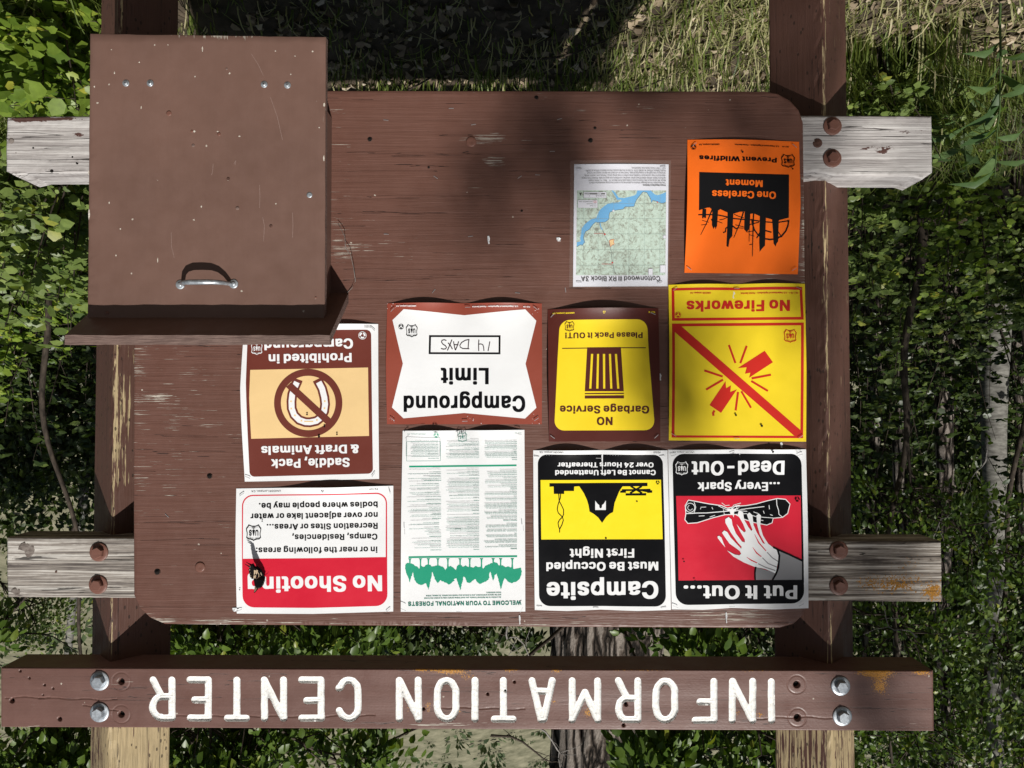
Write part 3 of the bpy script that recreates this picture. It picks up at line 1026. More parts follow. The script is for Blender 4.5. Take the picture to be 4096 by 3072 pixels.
# chips and scratches in the lid's paint
for k, (px, py, w, h) in enumerate(((619, 180, 3, 3), (672, 180, 3, 3), (810, 196, 2.5, 11), (446, 199, 3, 2), (557, 249, 4, 3), (378, 347, 3, 4), (918, 294, 4, 4), (778, 525, 5, 5), (877, 538, 6, 8), (870, 526, 5, 2), (565, 430, 2.5, 6), (437, 810, 2.5, 6),
                                    (913, 716, 5, 6), (958, 545, 4, 3), (481, 916, 3, 3), (1104, 815, 3, 4), (631, 1041, 2.5, 10), (464, 1022, 3, 4), (806, 827, 3, 5), (1102, 204, 3, 2), (1251, 206, 5, 3), (1180, 224, 3, 3), (458, 291, 3, 5), (780, 306, 3, 3), (1163, 297, 3, 3), (1277, 510, 3, 4), (1297, 420, 4, 9), (1295, 633, 4, 14), (356, 860, 4, 24), (355, 690, 3, 12))):
    m = MB()
    n = 7
    pts = [at(px + w * math.cos(t) * random.uniform(.6, 1.2), py + h * math.sin(t) * random.uniform(.6, 1.2), YL) + np.array([0, -.00012, 0]) for t in np.linspace(0, 6.28, n + 1)[:-1]]
    m.add(pts, [tuple(range(n))])
    m.build('paint_chip', PLYCHIP, box)
for k, L_ in enumerate((((1038, 740), (1040, 785), (1038, 832)), ((1051, 870), (1058, 905), (1054, 965)), ((685, 930), (686, 985), (697, 1032)), ((1005, 215), (1035, 262), (1053, 302)), ((1082, 390), (1110, 470), (1130, 560)), ((1170, 850), (1172, 900), (1170, 950)), ((853, 655), (850, 690), (846, 700)), ((940, 660), (944, 640), (936, 655)))):
    m = MB()
    V = []
    for (px, py) in L_:
        c = at(px, py, YL) + np.array([0, -.0001, 0])
        V += [c + np.array([.0004, 0, 0]), c - np.array([.0004, 0, 0])]
    m.add(V, [(i * 2, i * 2 + 1, i * 2 + 3, i * 2 + 2) for i in range(len(L_) - 1)])
    m.build('scratch', SCRATCH, box)


# outlines of the sign letters (advance, then closed outlines; 250 units to the capital height)
GLYPHS = {
    'r': {
        'A': (236, '7 0 6 2 6 6 94 248 95 249 98 250 135 250 139 242 186 116 226 4 226 1 223 0 191 0 188 1 165 66 163 68 72 69 69 68 67 66 44 1 40 0', '80 100 148 99 152 101 116 207 114 206 106 179 80 105 79 102'),
        'B': (225, '27 0 26 4 26 249 30 250 118 250 132 249 149 246 166 239 173 234 183 224 190 211 194 197 195 190 195 174 193 163 190 156 185 147 178 141 162 131 163 129 175 124 186 116 195 106 200 95 204 79 204 57 202 47 198 35 192 26 182 16 166 7 152 3 132 0', '64 32 127 32 143 35 152 39 158 43 163 50 168 61 169 70 167 79 164 87 159 94 154 99 144 106 135 109 122 112 65 111 63 109 63 106 63 36', '64 142 112 141 122 142 135 146 145 152 150 158 155 164 158 171 160 181 157 194 152 203 146 209 142 212 134 215 126 217 118 218 64 218 63 213 63 145'),
        'C': (251, '125 -3 113 -3 101 -1 79 7 69 12 59 20 44 35 31 56 23 77 19 94 17 111 17 138 20 161 23 173 29 189 40 210 54 226 65 234 76 241 95 249 118 253 141 253 156 251 171 246 185 239 199 230 211 218 222 202 229 182 231 170 228 168 196 169 194 171 191 180 187 188 180 197 173 204 166 210 149 217 134 220 124 220 106 216 94 211 84 203 74 194 68 184 60 168 55 151 53 135 53 113 57 91 64 71 72 59 77 53 87 44 95 38 105 34 115 31 122 30 135 30 144 31 156 35 171 44 177 49 186 60 196 80 228 81 231 80 231 78 226 56 219 43 209 29 196 17 179 7 161 0 145 -3'),
        'D': (247, '27 0 26 4 26 249 30 250 109 250 127 249 141 247 155 243 164 240 178 232 194 219 209 199 218 178 224 156 226 136 226 112 224 95 220 78 216 66 207 48 198 36 188 26 179 19 167 12 148 5 135 2 118 0', '64 32 114 32 127 34 140 38 148 41 160 49 171 60 180 74 186 93 190 112 190 139 186 159 180 175 171 190 166 196 159 202 145 210 127 216 111 218 66 218 64 217 63 36'),
        'E': (206, '27 0 26 4 26 249 30 250 182 250 183 247 183 222 183 220 181 219 67 218 64 217 63 146 64 143 172 142 174 141 175 139 175 115 174 112 171 111 64 110 63 106 63 36 64 33 66 32 182 31 184 30 184 28 184 1 180 0'),
        'F': (202, '27 0 26 4 26 249 30 250 180 250 181 247 181 222 181 220 179 219 67 218 64 217 64 140 67 138 168 138 170 137 170 135 170 109 169 107 167 107 64 106 63 103 63 1 60 0'),
        'G': (256, '126 -3 114 -3 102 -1 81 6 67 13 60 19 50 27 43 36 32 53 23 77 20 89 17 111 17 139 21 166 28 187 39 209 46 217 57 229 66 236 77 242 94 249 117 253 140 253 155 251 175 244 189 237 202 227 210 219 221 203 228 186 232 170 229 168 195 169 186 188 179 197 170 206 164 210 148 217 133 220 124 220 106 216 92 210 79 200 67 184 61 171 55 150 53 134 53 115 54 105 57 92 60 80 68 65 79 51 92 41 104 35 121 30 137 30 148 32 158 36 173 44 183 54 191 68 196 82 197 95 194 97 135 97 134 100 134 124 134 126 136 127 233 127 234 124 234 97 233 82 231 72 225 53 218 39 212 32 200 20 188 11 166 1 147 -3'),
        'H': (254, '27 0 26 4 26 249 29 250 59 250 63 249 63 147 64 144 183 143 186 144 187 146 187 249 190 250 223 250 224 246 224 1 221 0 191 0 187 1 187 108 186 112 67 112 64 112 63 109 63 1 60 0'),
        'I': (73, '20 0 53 0 53 250 20 250'),
        'J': (196, '86 -3 74 -3 55 2 41 10 29 21 24 28 20 36 15 50 13 66 13 86 16 87 49 87 50 84 50 66 55 50 62 39 73 32 86 28 92 28 107 32 118 40 121 45 125 53 128 66 128 248 130 250 132 250 164 250 165 246 165 66 164 55 161 42 158 33 150 22 141 12 132 6 122 2 110 -2 92 -4'),
        'K': (230, '27 0 26 4 26 249 29 250 59 250 63 249 63 134 65 131 91 161 172 249 176 250 218 250 219 248 219 246 212 238 125 145 123 141 126 135 213 13 219 4 219 1 216 0 181 0 176 1 100 108 95 113 81 100 66 84 64 80 63 1 60 0'),
        'L': (194, '27 0 26 4 26 248 27 250 29 250 61 250 63 249 63 246 64 33 67 32 175 31 177 30 177 28 177 2 176 0 173 0'),
        'M': (308, '27 0 26 4 26 249 29 250 72 250 76 249 135 98 152 51 154 53 166 90 227 248 228 249 231 250 276 250 277 246 276 1 274 0 244 0 242 0 241 2 241 171 242 179 241 185 240 187 222 137 169 2 167 0 164 0 138 0 135 2 79 141 65 182 63 186 62 185 61 2 60 0 58 0'),
        'N': (257, '27 0 26 4 26 249 29 250 65 250 67 250 69 248 173 86 189 58 190 59 191 65 190 82 190 248 191 250 193 250 225 250 227 246 226 1 224 0 188 0 184 1 93 143 63 193 62 192 63 162 63 2 62 0 60 0'),
        'O': (262, '125 -3 112 -3 101 -1 79 7 69 13 58 21 45 34 33 53 25 68 22 80 19 94 17 111 17 138 20 161 26 184 36 203 45 215 53 225 65 234 75 240 94 248 118 253 141 253 166 248 185 239 200 229 216 211 228 192 237 167 241 142 241 107 238 87 235 76 230 62 223 48 215 37 203 23 187 11 171 4 152 -2 132 -4', '120 30 137 30 155 35 169 42 183 55 194 71 199 83 202 97 205 121 204 140 201 158 196 172 188 188 176 202 165 210 150 217 132 220 118 219 101 214 85 204 75 195 66 182 60 168 55 151 53 135 53 114 56 95 61 79 68 65 77 53 91 41 105 34'),
        'P': (219, '27 0 26 4 26 249 30 250 115 250 131 249 150 245 162 240 175 231 186 219 193 208 199 190 201 170 200 156 196 139 190 126 182 114 172 105 157 97 146 93 130 90 64 90 63 86 63 1 60 0', '64 121 118 121 135 125 147 132 154 139 158 145 161 154 164 165 164 175 161 185 157 197 151 204 145 210 136 214 118 218 64 218 63 213 63 125'),
        'Q': (262, '192 -23 188 -19 173 1 171 3 152 -2 127 -4 112 -3 101 -1 91 2 75 9 58 21 46 33 35 49 25 68 21 84 18 101 17 112 17 136 20 160 26 183 36 202 50 222 67 236 77 241 87 246 109 252 118 253 140 253 159 250 174 245 185 239 195 233 211 218 222 203 231 184 237 167 241 142 241 108 239 92 232 68 224 50 215 36 200 20 228 -17 229 -21 227 -23 225 -23', '120 30 137 30 146 32 148 34 117 75 117 80 119 81 154 80 176 52 179 51 187 61 194 72 198 80 202 97 205 121 204 140 201 158 196 172 188 188 176 202 165 210 150 217 132 220 118 219 101 214 85 204 75 195 66 182 60 168 55 151 53 135 53 114 56 95 61 79 68 65 77 53 91 41 105 34'),
        'R': (221, '27 0 26 4 26 249 30 250 115 250 132 249 152 245 168 238 182 226 190 215 194 207 200 188 201 180 201 164 197 145 194 136 188 126 177 113 168 107 158 102 157 100 208 6 209 1 205 0 171 0 168 1 117 95 114 96 67 96 64 95 63 92 63 1 60 0', '64 128 122 127 138 131 149 138 155 144 158 149 161 156 164 165 164 179 162 185 158 196 154 202 149 207 141 213 125 217 118 218 64 218 63 213 63 132'),
        'S': (220, '100 -4 83 -3 62 3 49 10 36 20 27 30 21 42 17 56 16 63 16 68 19 70 52 69 53 67 57 54 62 47 67 41 74 37 81 33 93 29 101 28 116 28 130 31 136 33 145 38 153 44 160 53 163 62 164 69 162 79 159 84 153 91 143 98 123 105 69 121 53 130 42 137 33 146 28 153 25 160 22 174 22 190 26 206 32 218 42 230 54 239 67 246 84 251 98 253 121 253 135 251 149 247 163 240 174 233 185 220 192 209 196 194 196 184 193 183 161 183 157 195 153 202 146 209 140 213 130 218 122 220 116 221 102 221 94 220 82 216 75 212 68 206 63 198 60 191 59 182 60 174 64 168 68 163 82 154 105 145 147 133 165 126 182 114 193 100 198 90 200 79 200 59 197 45 188 29 176 15 166 9 154 3 133 -3 115 -5'),
        'T': (221, '92 0 90 4 90 217 87 218 14 219 13 222 13 249 17 250 203 250 204 248 204 245 204 222 203 219 131 218 128 217 127 2 126 0 124 0'),
        'U': (254, '109 -3 97 -2 81 3 70 8 58 16 50 23 43 31 36 43 30 57 28 65 26 80 26 249 29 250 60 250 62 250 63 248 63 82 65 71 68 64 72 57 79 47 92 38 107 31 119 29 129 29 146 32 161 39 172 48 182 63 184 69 187 83 187 248 188 250 190 250 223 250 224 246 224 80 222 64 216 46 209 34 199 22 186 12 173 5 158 -1 147 -3 138 -4'),
        'V': (236, '97 0 95 2 92 9 8 238 6 245 6 249 9 250 40 250 43 250 44 248 97 101 115 45 117 43 119 46 140 113 187 248 189 250 191 250 225 250 227 247 225 241 138 2 136 0 134 0'),
        'W': (336, '73 0 72 2 69 11 7 239 6 246 7 250 39 250 42 250 43 248 83 92 91 56 93 52 95 56 107 105 145 249 148 250 183 250 186 248 228 90 236 56 237 53 238 53 288 248 290 249 292 250 323 250 326 249 326 244 259 1 256 0 221 0 217 2 166 190 164 187 158 160 115 2 113 0 111 0'),
        'X': (233, '8 0 7 2 8 6 87 119 92 128 85 139 13 243 11 247 12 249 15 250 50 250 53 249 84 204 115 157 117 158 133 185 178 249 182 250 217 250 218 247 217 243 145 141 138 129 143 119 221 7 223 3 223 1 220 0 185 0 181 1 115 98 112 96 89 60 48 1 44 0'),
        'Y': (232, '97 0 96 4 95 101 7 243 6 246 6 249 8 250 11 250 43 250 47 249 97 168 113 140 115 139 135 174 181 249 184 250 222 250 223 247 220 241 132 101 132 1 129 0'),
        'Z': (216, '19 0 18 4 18 25 19 28 148 217 147 218 145 218 19 219 17 220 17 222 17 249 21 250 193 250 194 245 194 224 193 221 63 32 64 31 67 31 82 32 194 31 196 30 196 28 196 1 192 0'),
        'a': (192, '63 -3 51 -1 38 5 27 13 19 24 14 37 12 45 12 64 16 78 21 85 28 93 36 98 45 102 73 109 113 114 125 117 128 119 130 124 130 131 129 136 125 145 118 153 108 158 97 160 84 159 70 154 60 146 52 134 50 133 42 133 20 140 17 142 17 145 24 158 33 169 47 179 58 184 71 188 88 190 110 189 129 184 145 175 152 168 160 157 163 145 165 132 165 1 162 0 132 0 131 2 131 15 130 17 123 10 116 5 101 -2 91 -4', '74 26 88 26 100 29 113 36 120 43 126 51 130 63 130 87 128 88 108 84 84 81 71 78 60 73 53 67 49 62 47 55 48 48 51 40 56 34 61 31'),
        'b': (209, '98 -3 87 -1 77 4 68 10 58 21 57 19 57 2 55 0 26 0 24 0 22 2 22 246 23 249 25 250 54 250 57 249 58 166 60 166 71 178 87 187 103 190 119 190 132 187 149 181 158 176 167 167 173 160 180 148 187 129 191 104 191 83 190 73 188 61 184 47 175 29 169 21 161 13 153 7 142 1 122 -4', '105 26 114 27 125 31 132 35 141 44 147 53 152 66 155 81 156 92 153 117 149 128 144 138 137 146 129 153 122 156 112 159 100 159 91 156 84 153 75 146 68 137 64 128 59 112 58 104 58 84 59 76 62 62 67 51 73 43 84 33 95 28'),
        'c': (195, '86 -3 67 1 55 7 45 14 37 22 28 34 20 50 15 71 14 82 14 105 15 114 19 131 22 139 27 149 37 164 49 174 65 183 79 188 92 190 109 190 118 189 136 183 146 178 157 171 163 164 171 154 177 141 177 135 174 133 150 127 145 126 143 128 139 138 134 145 125 152 118 156 106 159 94 159 84 156 78 153 68 146 61 136 55 125 51 112 49 98 49 88 51 73 56 58 64 45 74 35 83 30 91 27 99 26 113 28 120 31 127 35 137 45 144 58 145 60 150 60 175 54 177 53 177 47 173 36 164 23 156 14 145 6 135 2 119 -3 111 -4'),
        'd': (209, '81 -3 65 1 57 4 45 12 32 26 22 45 17 61 14 81 14 106 15 116 18 130 22 141 32 159 44 172 56 181 74 188 86 190 102 190 116 187 130 181 137 176 145 166 147 166 148 249 151 250 181 250 182 246 182 1 179 0 150 0 149 2 149 19 147 21 138 12 132 7 119 -1 105 -4', '98 26 106 27 118 31 126 36 133 43 137 49 142 60 146 73 148 86 148 101 147 109 143 124 138 135 131 146 124 151 116 156 105 159 93 159 84 157 75 152 66 144 56 129 51 114 49 99 49 88 51 73 54 63 61 48 68 39 77 33 87 28'),
        'e': (199, '88 -3 70 0 57 6 45 14 31 29 23 44 16 65 14 79 14 105 17 124 23 142 30 155 36 163 44 171 58 180 73 186 91 190 107 190 125 186 143 179 156 170 165 159 174 144 179 128 182 107 182 83 178 82 52 82 50 80 50 74 52 65 56 55 62 45 71 37 78 32 85 29 99 26 113 27 126 32 137 41 145 53 146 55 151 54 177 48 179 47 179 44 175 34 168 23 158 13 147 6 132 -1 117 -4', '51 111 142 111 145 111 146 113 144 122 140 133 134 142 129 147 117 156 107 159 99 160 91 159 80 155 73 151 66 145 60 138 54 128 50 115'),
        'f': (127, '38 0 36 4 36 156 35 158 33 158 1 158 0 161 0 185 3 187 33 187 36 188 36 218 39 230 42 237 48 244 57 252 70 257 89 260 106 259 118 256 120 254 120 250 113 228 111 227 107 227 98 229 91 229 83 226 76 220 72 210 72 190 73 187 110 187 113 186 113 162 113 159 111 158 75 158 73 158 72 156 71 1 68 0'),
        'g': (210, '83 -72 63 -68 43 -58 33 -50 26 -41 23 -35 23 -29 45 -17 50 -16 53 -17 62 -29 67 -33 75 -38 82 -41 100 -43 114 -41 126 -37 138 -29 144 -19 146 -12 148 -3 147 25 145 25 135 14 124 7 109 3 95 2 80 3 67 6 54 12 43 19 34 28 24 42 17 61 15 72 14 81 14 108 17 126 20 136 28 154 40 169 53 179 60 183 70 186 89 190 104 190 118 187 134 179 147 165 149 168 149 184 150 186 182 186 183 183 183 -7 181 -22 178 -32 173 -41 166 -51 156 -59 145 -65 132 -69 115 -72', '92 33 104 33 110 34 121 38 131 45 138 54 143 63 146 77 148 85 148 105 147 112 142 128 139 134 132 144 123 152 116 156 105 159 92 159 82 156 74 151 66 145 60 136 55 127 52 118 49 100 49 90 51 76 54 66 60 54 66 46 74 40 82 36'),
        'h': (202, '24 0 22 4 22 248 24 250 26 250 55 250 57 249 58 247 58 169 60 169 66 175 71 179 84 186 102 190 119 189 136 186 150 179 159 171 163 166 169 156 173 145 176 124 176 2 174 0 172 0 144 0 141 1 140 118 138 131 134 140 126 150 119 155 113 157 105 159 99 159 86 156 75 150 66 141 60 127 58 114 57 1 54 0'),
        'i': (85, '24 0 22 4 22 184 24 186 26 187 55 187 57 185 58 183 58 2 56 0 54 0', '35 214 26 218 19 225 17 236 18 244 23 251 30 256 34 256 46 256 52 255 58 251 62 245 64 237 62 226 59 222 53 216 44 214'),
        'j': (85, '-6 -68 -7 -66 -7 -40 -5 -38 7 -37 14 -34 20 -26 22 -18 22 184 24 186 26 187 55 187 57 185 58 183 58 -21 56 -30 54 -40 49 -49 42 -57 35 -62 24 -66 13 -69', '35 214 26 218 19 225 17 234 19 245 23 251 31 256 46 256 52 255 58 251 63 243 63 231 62 226 57 219 51 215 44 214'),
        'k': (188, '24 0 22 4 22 248 24 250 26 250 55 250 57 249 58 247 58 115 58 112 59 111 77 128 133 186 137 187 172 187 176 185 176 184 175 181 104 109 102 106 104 103 180 7 182 2 181 0 179 0 142 0 139 1 80 76 76 81 74 82 66 75 58 66 57 1 54 0'),
        'l': (68, '17 0 51 0 51 255 17 255'),
        'm': (299, '24 0 22 2 22 5 22 183 24 186 55 186 57 184 57 170 58 168 71 180 78 184 85 187 100 190 119 189 128 187 138 181 147 172 152 164 154 162 165 175 175 182 182 185 197 189 204 190 218 190 234 187 244 183 254 176 261 168 266 158 269 150 272 128 272 4 271 0 240 0 237 1 237 125 236 133 233 143 226 150 220 155 214 157 202 160 188 157 179 151 170 142 166 130 165 120 164 4 163 0 133 0 131 1 130 124 129 134 126 143 119 150 108 157 96 160 82 156 71 149 66 144 63 138 59 127 58 118 57 1 54 0'),
        'n': (202, '24 0 22 4 23 186 26 187 55 186 57 184 57 169 58 167 66 176 78 183 90 187 101 189 118 190 127 188 142 184 151 178 158 172 167 160 172 148 175 134 176 122 175 1 172 0 145 0 141 1 140 118 138 131 134 140 126 150 119 154 114 157 105 159 100 159 86 156 75 150 66 141 60 127 58 114 57 1 54 0'),
        'o': (205, '86 -3 67 1 55 7 45 14 37 22 28 34 20 50 15 71 14 82 14 105 15 114 19 131 22 139 27 149 37 164 49 174 65 183 79 188 92 190 109 190 118 189 135 184 152 174 163 164 173 150 181 133 186 114 187 102 187 81 186 72 181 53 174 36 165 24 155 13 145 7 138 3 120 -2 111 -4', '97 26 102 26 108 27 119 30 129 36 136 44 142 52 147 64 151 87 151 98 149 112 146 125 140 136 133 145 124 152 117 156 105 159 93 159 83 156 75 151 66 144 61 136 55 125 51 112 49 98 49 88 51 73 56 58 62 48 71 38 77 33 90 28'),
        'p': (209, '24 -68 22 -65 23 185 26 187 55 186 57 184 57 167 58 165 69 176 74 180 85 186 93 188 102 190 119 190 132 187 145 183 155 178 162 172 172 161 181 146 188 128 191 104 191 82 188 61 181 39 175 29 169 21 156 9 142 1 123 -4 100 -4 86 -1 74 6 67 12 60 20 58 20 57 -67 54 -69', '105 26 114 27 125 31 132 35 141 44 147 53 152 66 155 81 156 92 153 117 149 128 144 138 137 146 129 153 122 156 112 159 100 159 91 156 84 153 75 146 68 137 64 128 59 112 58 104 58 84 59 76 62 62 67 51 73 43 84 33 95 28'),
        'q': (209, '149 -68 148 -66 147 20 145 20 138 12 132 6 117 -2 105 -4 84 -4 68 -1 58 4 50 9 36 21 27 34 22 45 19 54 14 79 14 106 17 126 22 141 32 159 42 171 54 180 66 185 87 190 104 190 116 187 123 185 132 180 138 175 147 165 149 167 149 184 150 186 179 187 182 185 182 -66 181 -68 179 -69', '98 26 106 27 118 31 126 36 133 43 137 49 142 60 146 73 148 86 148 101 147 109 143 124 138 135 131 146 124 151 116 156 105 159 93 159 84 157 75 152 66 144 56 129 51 114 49 99 49 88 51 73 54 63 61 48 68 39 77 33 87 28'),
        'r': (129, '24 0 22 4 23 185 26 187 55 186 57 184 57 171 58 170 69 180 84 187 94 190 119 189 121 185 121 159 120 157 95 157 85 154 72 147 65 140 60 131 58 118 57 1 54 0'),
        's': (181, '73 -3 58 -1 48 3 42 6 32 13 24 23 18 32 15 42 16 49 18 50 40 55 47 55 49 53 54 41 58 36 63 33 77 27 82 26 93 26 106 29 118 36 122 40 125 46 126 52 125 57 123 62 119 66 110 72 55 86 46 90 34 99 25 109 22 118 20 131 21 145 23 155 31 167 37 173 50 181 61 186 80 189 99 190 108 189 118 186 129 182 143 173 149 165 155 156 159 146 158 141 150 138 129 134 127 135 119 148 110 156 100 160 88 161 74 157 67 154 61 149 57 144 56 139 56 133 57 129 62 122 71 116 80 113 126 101 140 95 148 89 156 80 161 68 163 61 162 44 159 33 153 22 144 12 133 5 118 -1 102 -4'),
        't': (114, '69 -2 54 2 46 7 37 16 31 27 29 39 28 157 26 158 2 158 0 160 0 184 1 186 26 187 28 188 29 228 29 230 31 231 61 231 64 230 64 190 65 187 98 187 100 186 101 184 101 161 100 158 67 158 65 158 64 156 64 45 66 37 72 31 80 28 96 30 100 29 102 23 106 2 104 0 92 -2'),
        'u': (202, '81 -2 69 -1 60 2 45 10 34 23 30 30 25 42 22 65 23 185 25 187 27 187 54 187 57 185 58 69 61 54 66 43 74 36 85 30 97 28 111 31 122 37 131 45 137 58 140 73 141 185 144 187 174 186 176 183 175 1 172 0 143 0 141 2 141 17 140 20 128 9 116 2 102 -2 92 -3'),
        'v': (192, '77 0 72 10 7 180 6 185 9 187 39 187 42 186 44 185 86 68 92 48 94 46 110 91 144 185 147 187 181 186 182 184 180 177 113 2 111 0 109 0'),
        'w': (278, '65 0 63 3 10 178 8 184 10 186 41 187 45 185 69 100 80 56 82 53 84 57 96 105 117 182 119 186 122 187 152 187 156 185 179 102 190 57 192 53 194 57 206 104 229 185 233 187 263 187 265 186 266 183 264 175 213 10 210 1 178 0 175 1 151 84 139 130 137 133 135 130 125 92 99 2 95 0'),
        'x': (187, '9 0 8 2 9 6 63 84 70 96 13 181 11 184 12 186 15 187 48 187 52 186 77 147 91 124 92 123 94 125 105 145 133 186 171 186 172 184 171 181 125 113 113 94 173 7 175 3 175 1 171 0 139 0 135 1 104 48 94 66 92 68 90 67 81 51 48 1 44 0'),
        'y': (192, '29 -69 22 -67 21 -65 27 -40 30 -38 44 -40 49 -39 53 -38 59 -33 64 -27 67 -21 75 1 7 180 6 185 9 187 39 187 42 186 44 185 82 81 92 48 94 46 144 185 147 187 181 186 182 184 180 177 103 -25 96 -40 88 -52 80 -59 71 -65 55 -70'),
        'z': (188, '19 0 18 4 18 24 19 27 113 149 116 155 113 156 22 157 20 159 21 186 25 187 162 186 164 183 164 162 162 158 79 50 67 32 70 31 165 30 166 27 166 1 162 0'),
        '0': (223, '105 -3 95 -3 82 0 66 8 58 13 48 23 40 34 32 52 27 65 23 82 20 106 20 143 23 167 28 187 33 201 39 213 48 226 63 240 78 248 98 253 119 253 139 249 154 241 162 236 171 227 181 211 191 188 196 165 199 135 199 115 196 84 191 63 184 43 174 26 162 14 152 7 144 3 134 -1 124 -3', '104 28 115 28 122 30 130 34 137 39 147 51 154 65 159 80 162 95 164 118 163 145 160 165 154 184 149 195 140 208 132 214 121 220 110 222 100 221 88 215 78 207 72 199 66 186 62 174 58 157 56 138 56 111 57 100 61 79 67 61 74 49 84 37 93 31'),
        '1': (190, '85 0 118 0 118 250 95 250 75 220 25 200 25 180 85 205'),
        '2': (223, '29 0 28 4 28 24 29 27 119 123 132 138 144 155 148 164 151 176 151 187 150 195 147 201 141 209 133 215 127 218 117 221 107 222 98 221 89 218 80 213 75 208 68 197 65 187 64 177 63 175 30 175 29 179 30 193 36 213 42 223 53 234 66 244 81 250 98 253 119 253 136 250 149 245 160 238 168 231 173 224 181 212 185 202 187 191 187 173 184 159 181 152 175 140 158 116 137 92 80 32 83 31 188 31 190 29 191 27 190 1 186 0'),
        '3': (223, '100 -3 83 -2 64 4 52 10 41 17 34 25 24 39 20 53 19 66 20 67 22 68 54 67 61 51 67 42 79 34 94 29 110 28 122 30 135 36 142 40 147 46 152 53 154 58 156 66 156 76 152 91 145 102 140 106 132 112 119 117 99 120 75 120 73 121 73 123 73 145 74 149 132 215 132 217 132 218 129 218 32 219 31 222 31 249 35 250 182 250 183 246 183 225 182 222 115 145 117 144 137 142 150 138 163 131 178 117 187 103 191 89 192 81 192 61 190 49 184 36 176 25 169 17 158 10 145 3 133 -1 121 -3'),
        '4': (223, '134 0 133 3 133 48 132 51 19 51 17 52 17 54 17 79 18 83 116 249 119 250 150 250 153 249 152 245 61 90 58 84 62 83 132 83 133 86 133 156 137 157 165 157 168 156 169 84 171 83 201 82 203 79 202 53 200 51 171 51 169 50 168 3 167 0'),
        '5': (223, '103 -3 86 -2 72 2 64 6 48 16 38 27 31 39 27 53 26 66 29 67 61 67 64 55 68 49 75 41 81 36 92 31 103 28 110 28 117 29 126 32 133 37 142 44 147 52 152 62 155 73 155 87 154 93 148 108 140 119 128 128 115 133 103 134 87 131 79 128 63 119 39 121 32 122 30 123 30 128 43 247 45 250 47 250 177 250 179 249 179 247 179 222 178 219 79 218 77 218 75 216 69 159 70 156 71 155 88 162 101 164 125 164 139 161 151 156 164 147 173 138 180 128 187 111 191 93 191 69 188 53 183 39 172 24 159 12 144 3 132 -1 122 -3'),
        '6': (223, '105 -3 94 -3 82 0 68 6 62 10 52 18 42 29 34 45 29 63 28 71 28 87 30 100 37 121 47 142 66 172 118 249 122 250 156 250 158 248 157 244 97 156 98 154 105 155 126 155 138 153 154 147 162 142 171 134 181 121 185 113 188 102 191 88 191 68 189 60 185 43 178 31 171 22 157 9 147 4 131 -2 112 -4', '107 27 111 27 124 30 132 34 140 40 147 49 151 56 154 66 155 73 155 83 154 91 150 101 144 111 137 118 129 123 118 127 110 128 101 127 91 124 82 119 78 115 74 110 68 100 64 90 63 81 63 73 65 63 69 53 74 45 82 38 88 33 100 29'),
        '7': (223, '46 0 45 3 46 7 151 217 150 218 147 218 29 219 27 220 27 222 27 249 31 250 190 250 191 246 191 215 84 2 80 0'),
        '8': (223, '105 -3 86 -2 71 2 59 7 45 17 35 27 26 42 22 59 22 75 24 83 27 95 35 108 40 115 48 122 63 131 53 138 44 146 36 158 33 169 32 175 32 196 34 206 38 216 45 226 54 236 70 246 81 250 91 252 99 253 120 253 133 251 143 248 154 243 163 237 176 223 184 209 187 197 187 176 183 160 174 146 166 138 156 131 175 118 180 113 188 102 192 92 196 79 196 57 193 44 188 34 179 22 167 12 155 5 138 -1 126 -3', '99 28 118 28 134 33 142 37 150 43 154 50 158 57 160 66 160 73 157 83 154 90 148 98 142 103 135 107 127 111 116 113 104 113 93 111 86 108 77 103 71 98 65 91 61 83 59 72 59 66 61 57 64 49 71 41 78 36 87 32', '102 145 117 144 126 147 134 151 141 158 147 165 150 172 151 180 151 186 150 193 148 200 144 206 137 213 132 216 124 220 114 222 105 222 95 220 82 213 76 207 72 202 69 196 67 186 68 173 71 167 75 159 81 153 86 150 92 147'),
        '9': (223, '62 0 61 2 62 6 122 94 121 95 111 94 97 94 79 97 71 100 62 104 47 116 39 128 35 135 29 155 28 164 28 181 31 197 37 213 45 224 57 237 73 246 86 251 99 253 119 253 136 250 153 242 163 236 176 221 184 207 187 197 190 181 190 159 187 144 181 126 166 98 101 2 97 0', '102 122 114 122 120 123 131 127 139 133 144 138 150 147 153 156 155 166 155 177 153 187 149 197 145 204 137 212 132 216 122 220 113 222 105 222 93 219 88 216 79 210 73 202 68 193 64 183 63 174 65 158 69 147 74 140 86 129 93 125'),
        '&': (220, '91 -3 79 -3 61 1 45 9 32 19 23 31 16 46 14 57 14 76 17 90 22 98 26 105 35 115 60 135 59 137 50 149 43 160 38 171 35 181 33 191 35 208 40 224 47 233 51 237 66 247 75 250 86 252 106 252 118 250 127 247 142 237 147 233 153 224 157 215 159 206 159 187 157 179 152 169 146 159 135 149 113 132 112 129 157 74 159 76 162 85 165 100 166 110 167 112 197 112 199 111 200 98 196 75 191 60 182 43 212 7 214 2 212 0 211 0 174 0 171 2 160 15 158 17 138 5 125 0 109 -3', '89 26 94 26 102 27 116 31 128 37 134 42 136 44 132 50 86 105 83 107 81 108 65 95 57 86 51 75 50 65 51 58 53 52 56 45 61 39 74 30', '88 158 92 158 106 169 116 179 121 185 123 194 123 201 119 211 112 218 104 222 98 223 92 222 82 218 76 212 70 201 69 194 72 182 81 166'),
        ',': (95, '17 -57 16 -55 16 -50 30 37 33 38 67 38 69 36 68 32 44 -55 43 -57 40 -58'),
        '.': (95, '38 -2 29 3 23 12 21 16 21 26 23 33 29 41 39 45 52 45 59 43 66 38 70 29 71 16 69 10 62 2 57 -1 53 -2'),
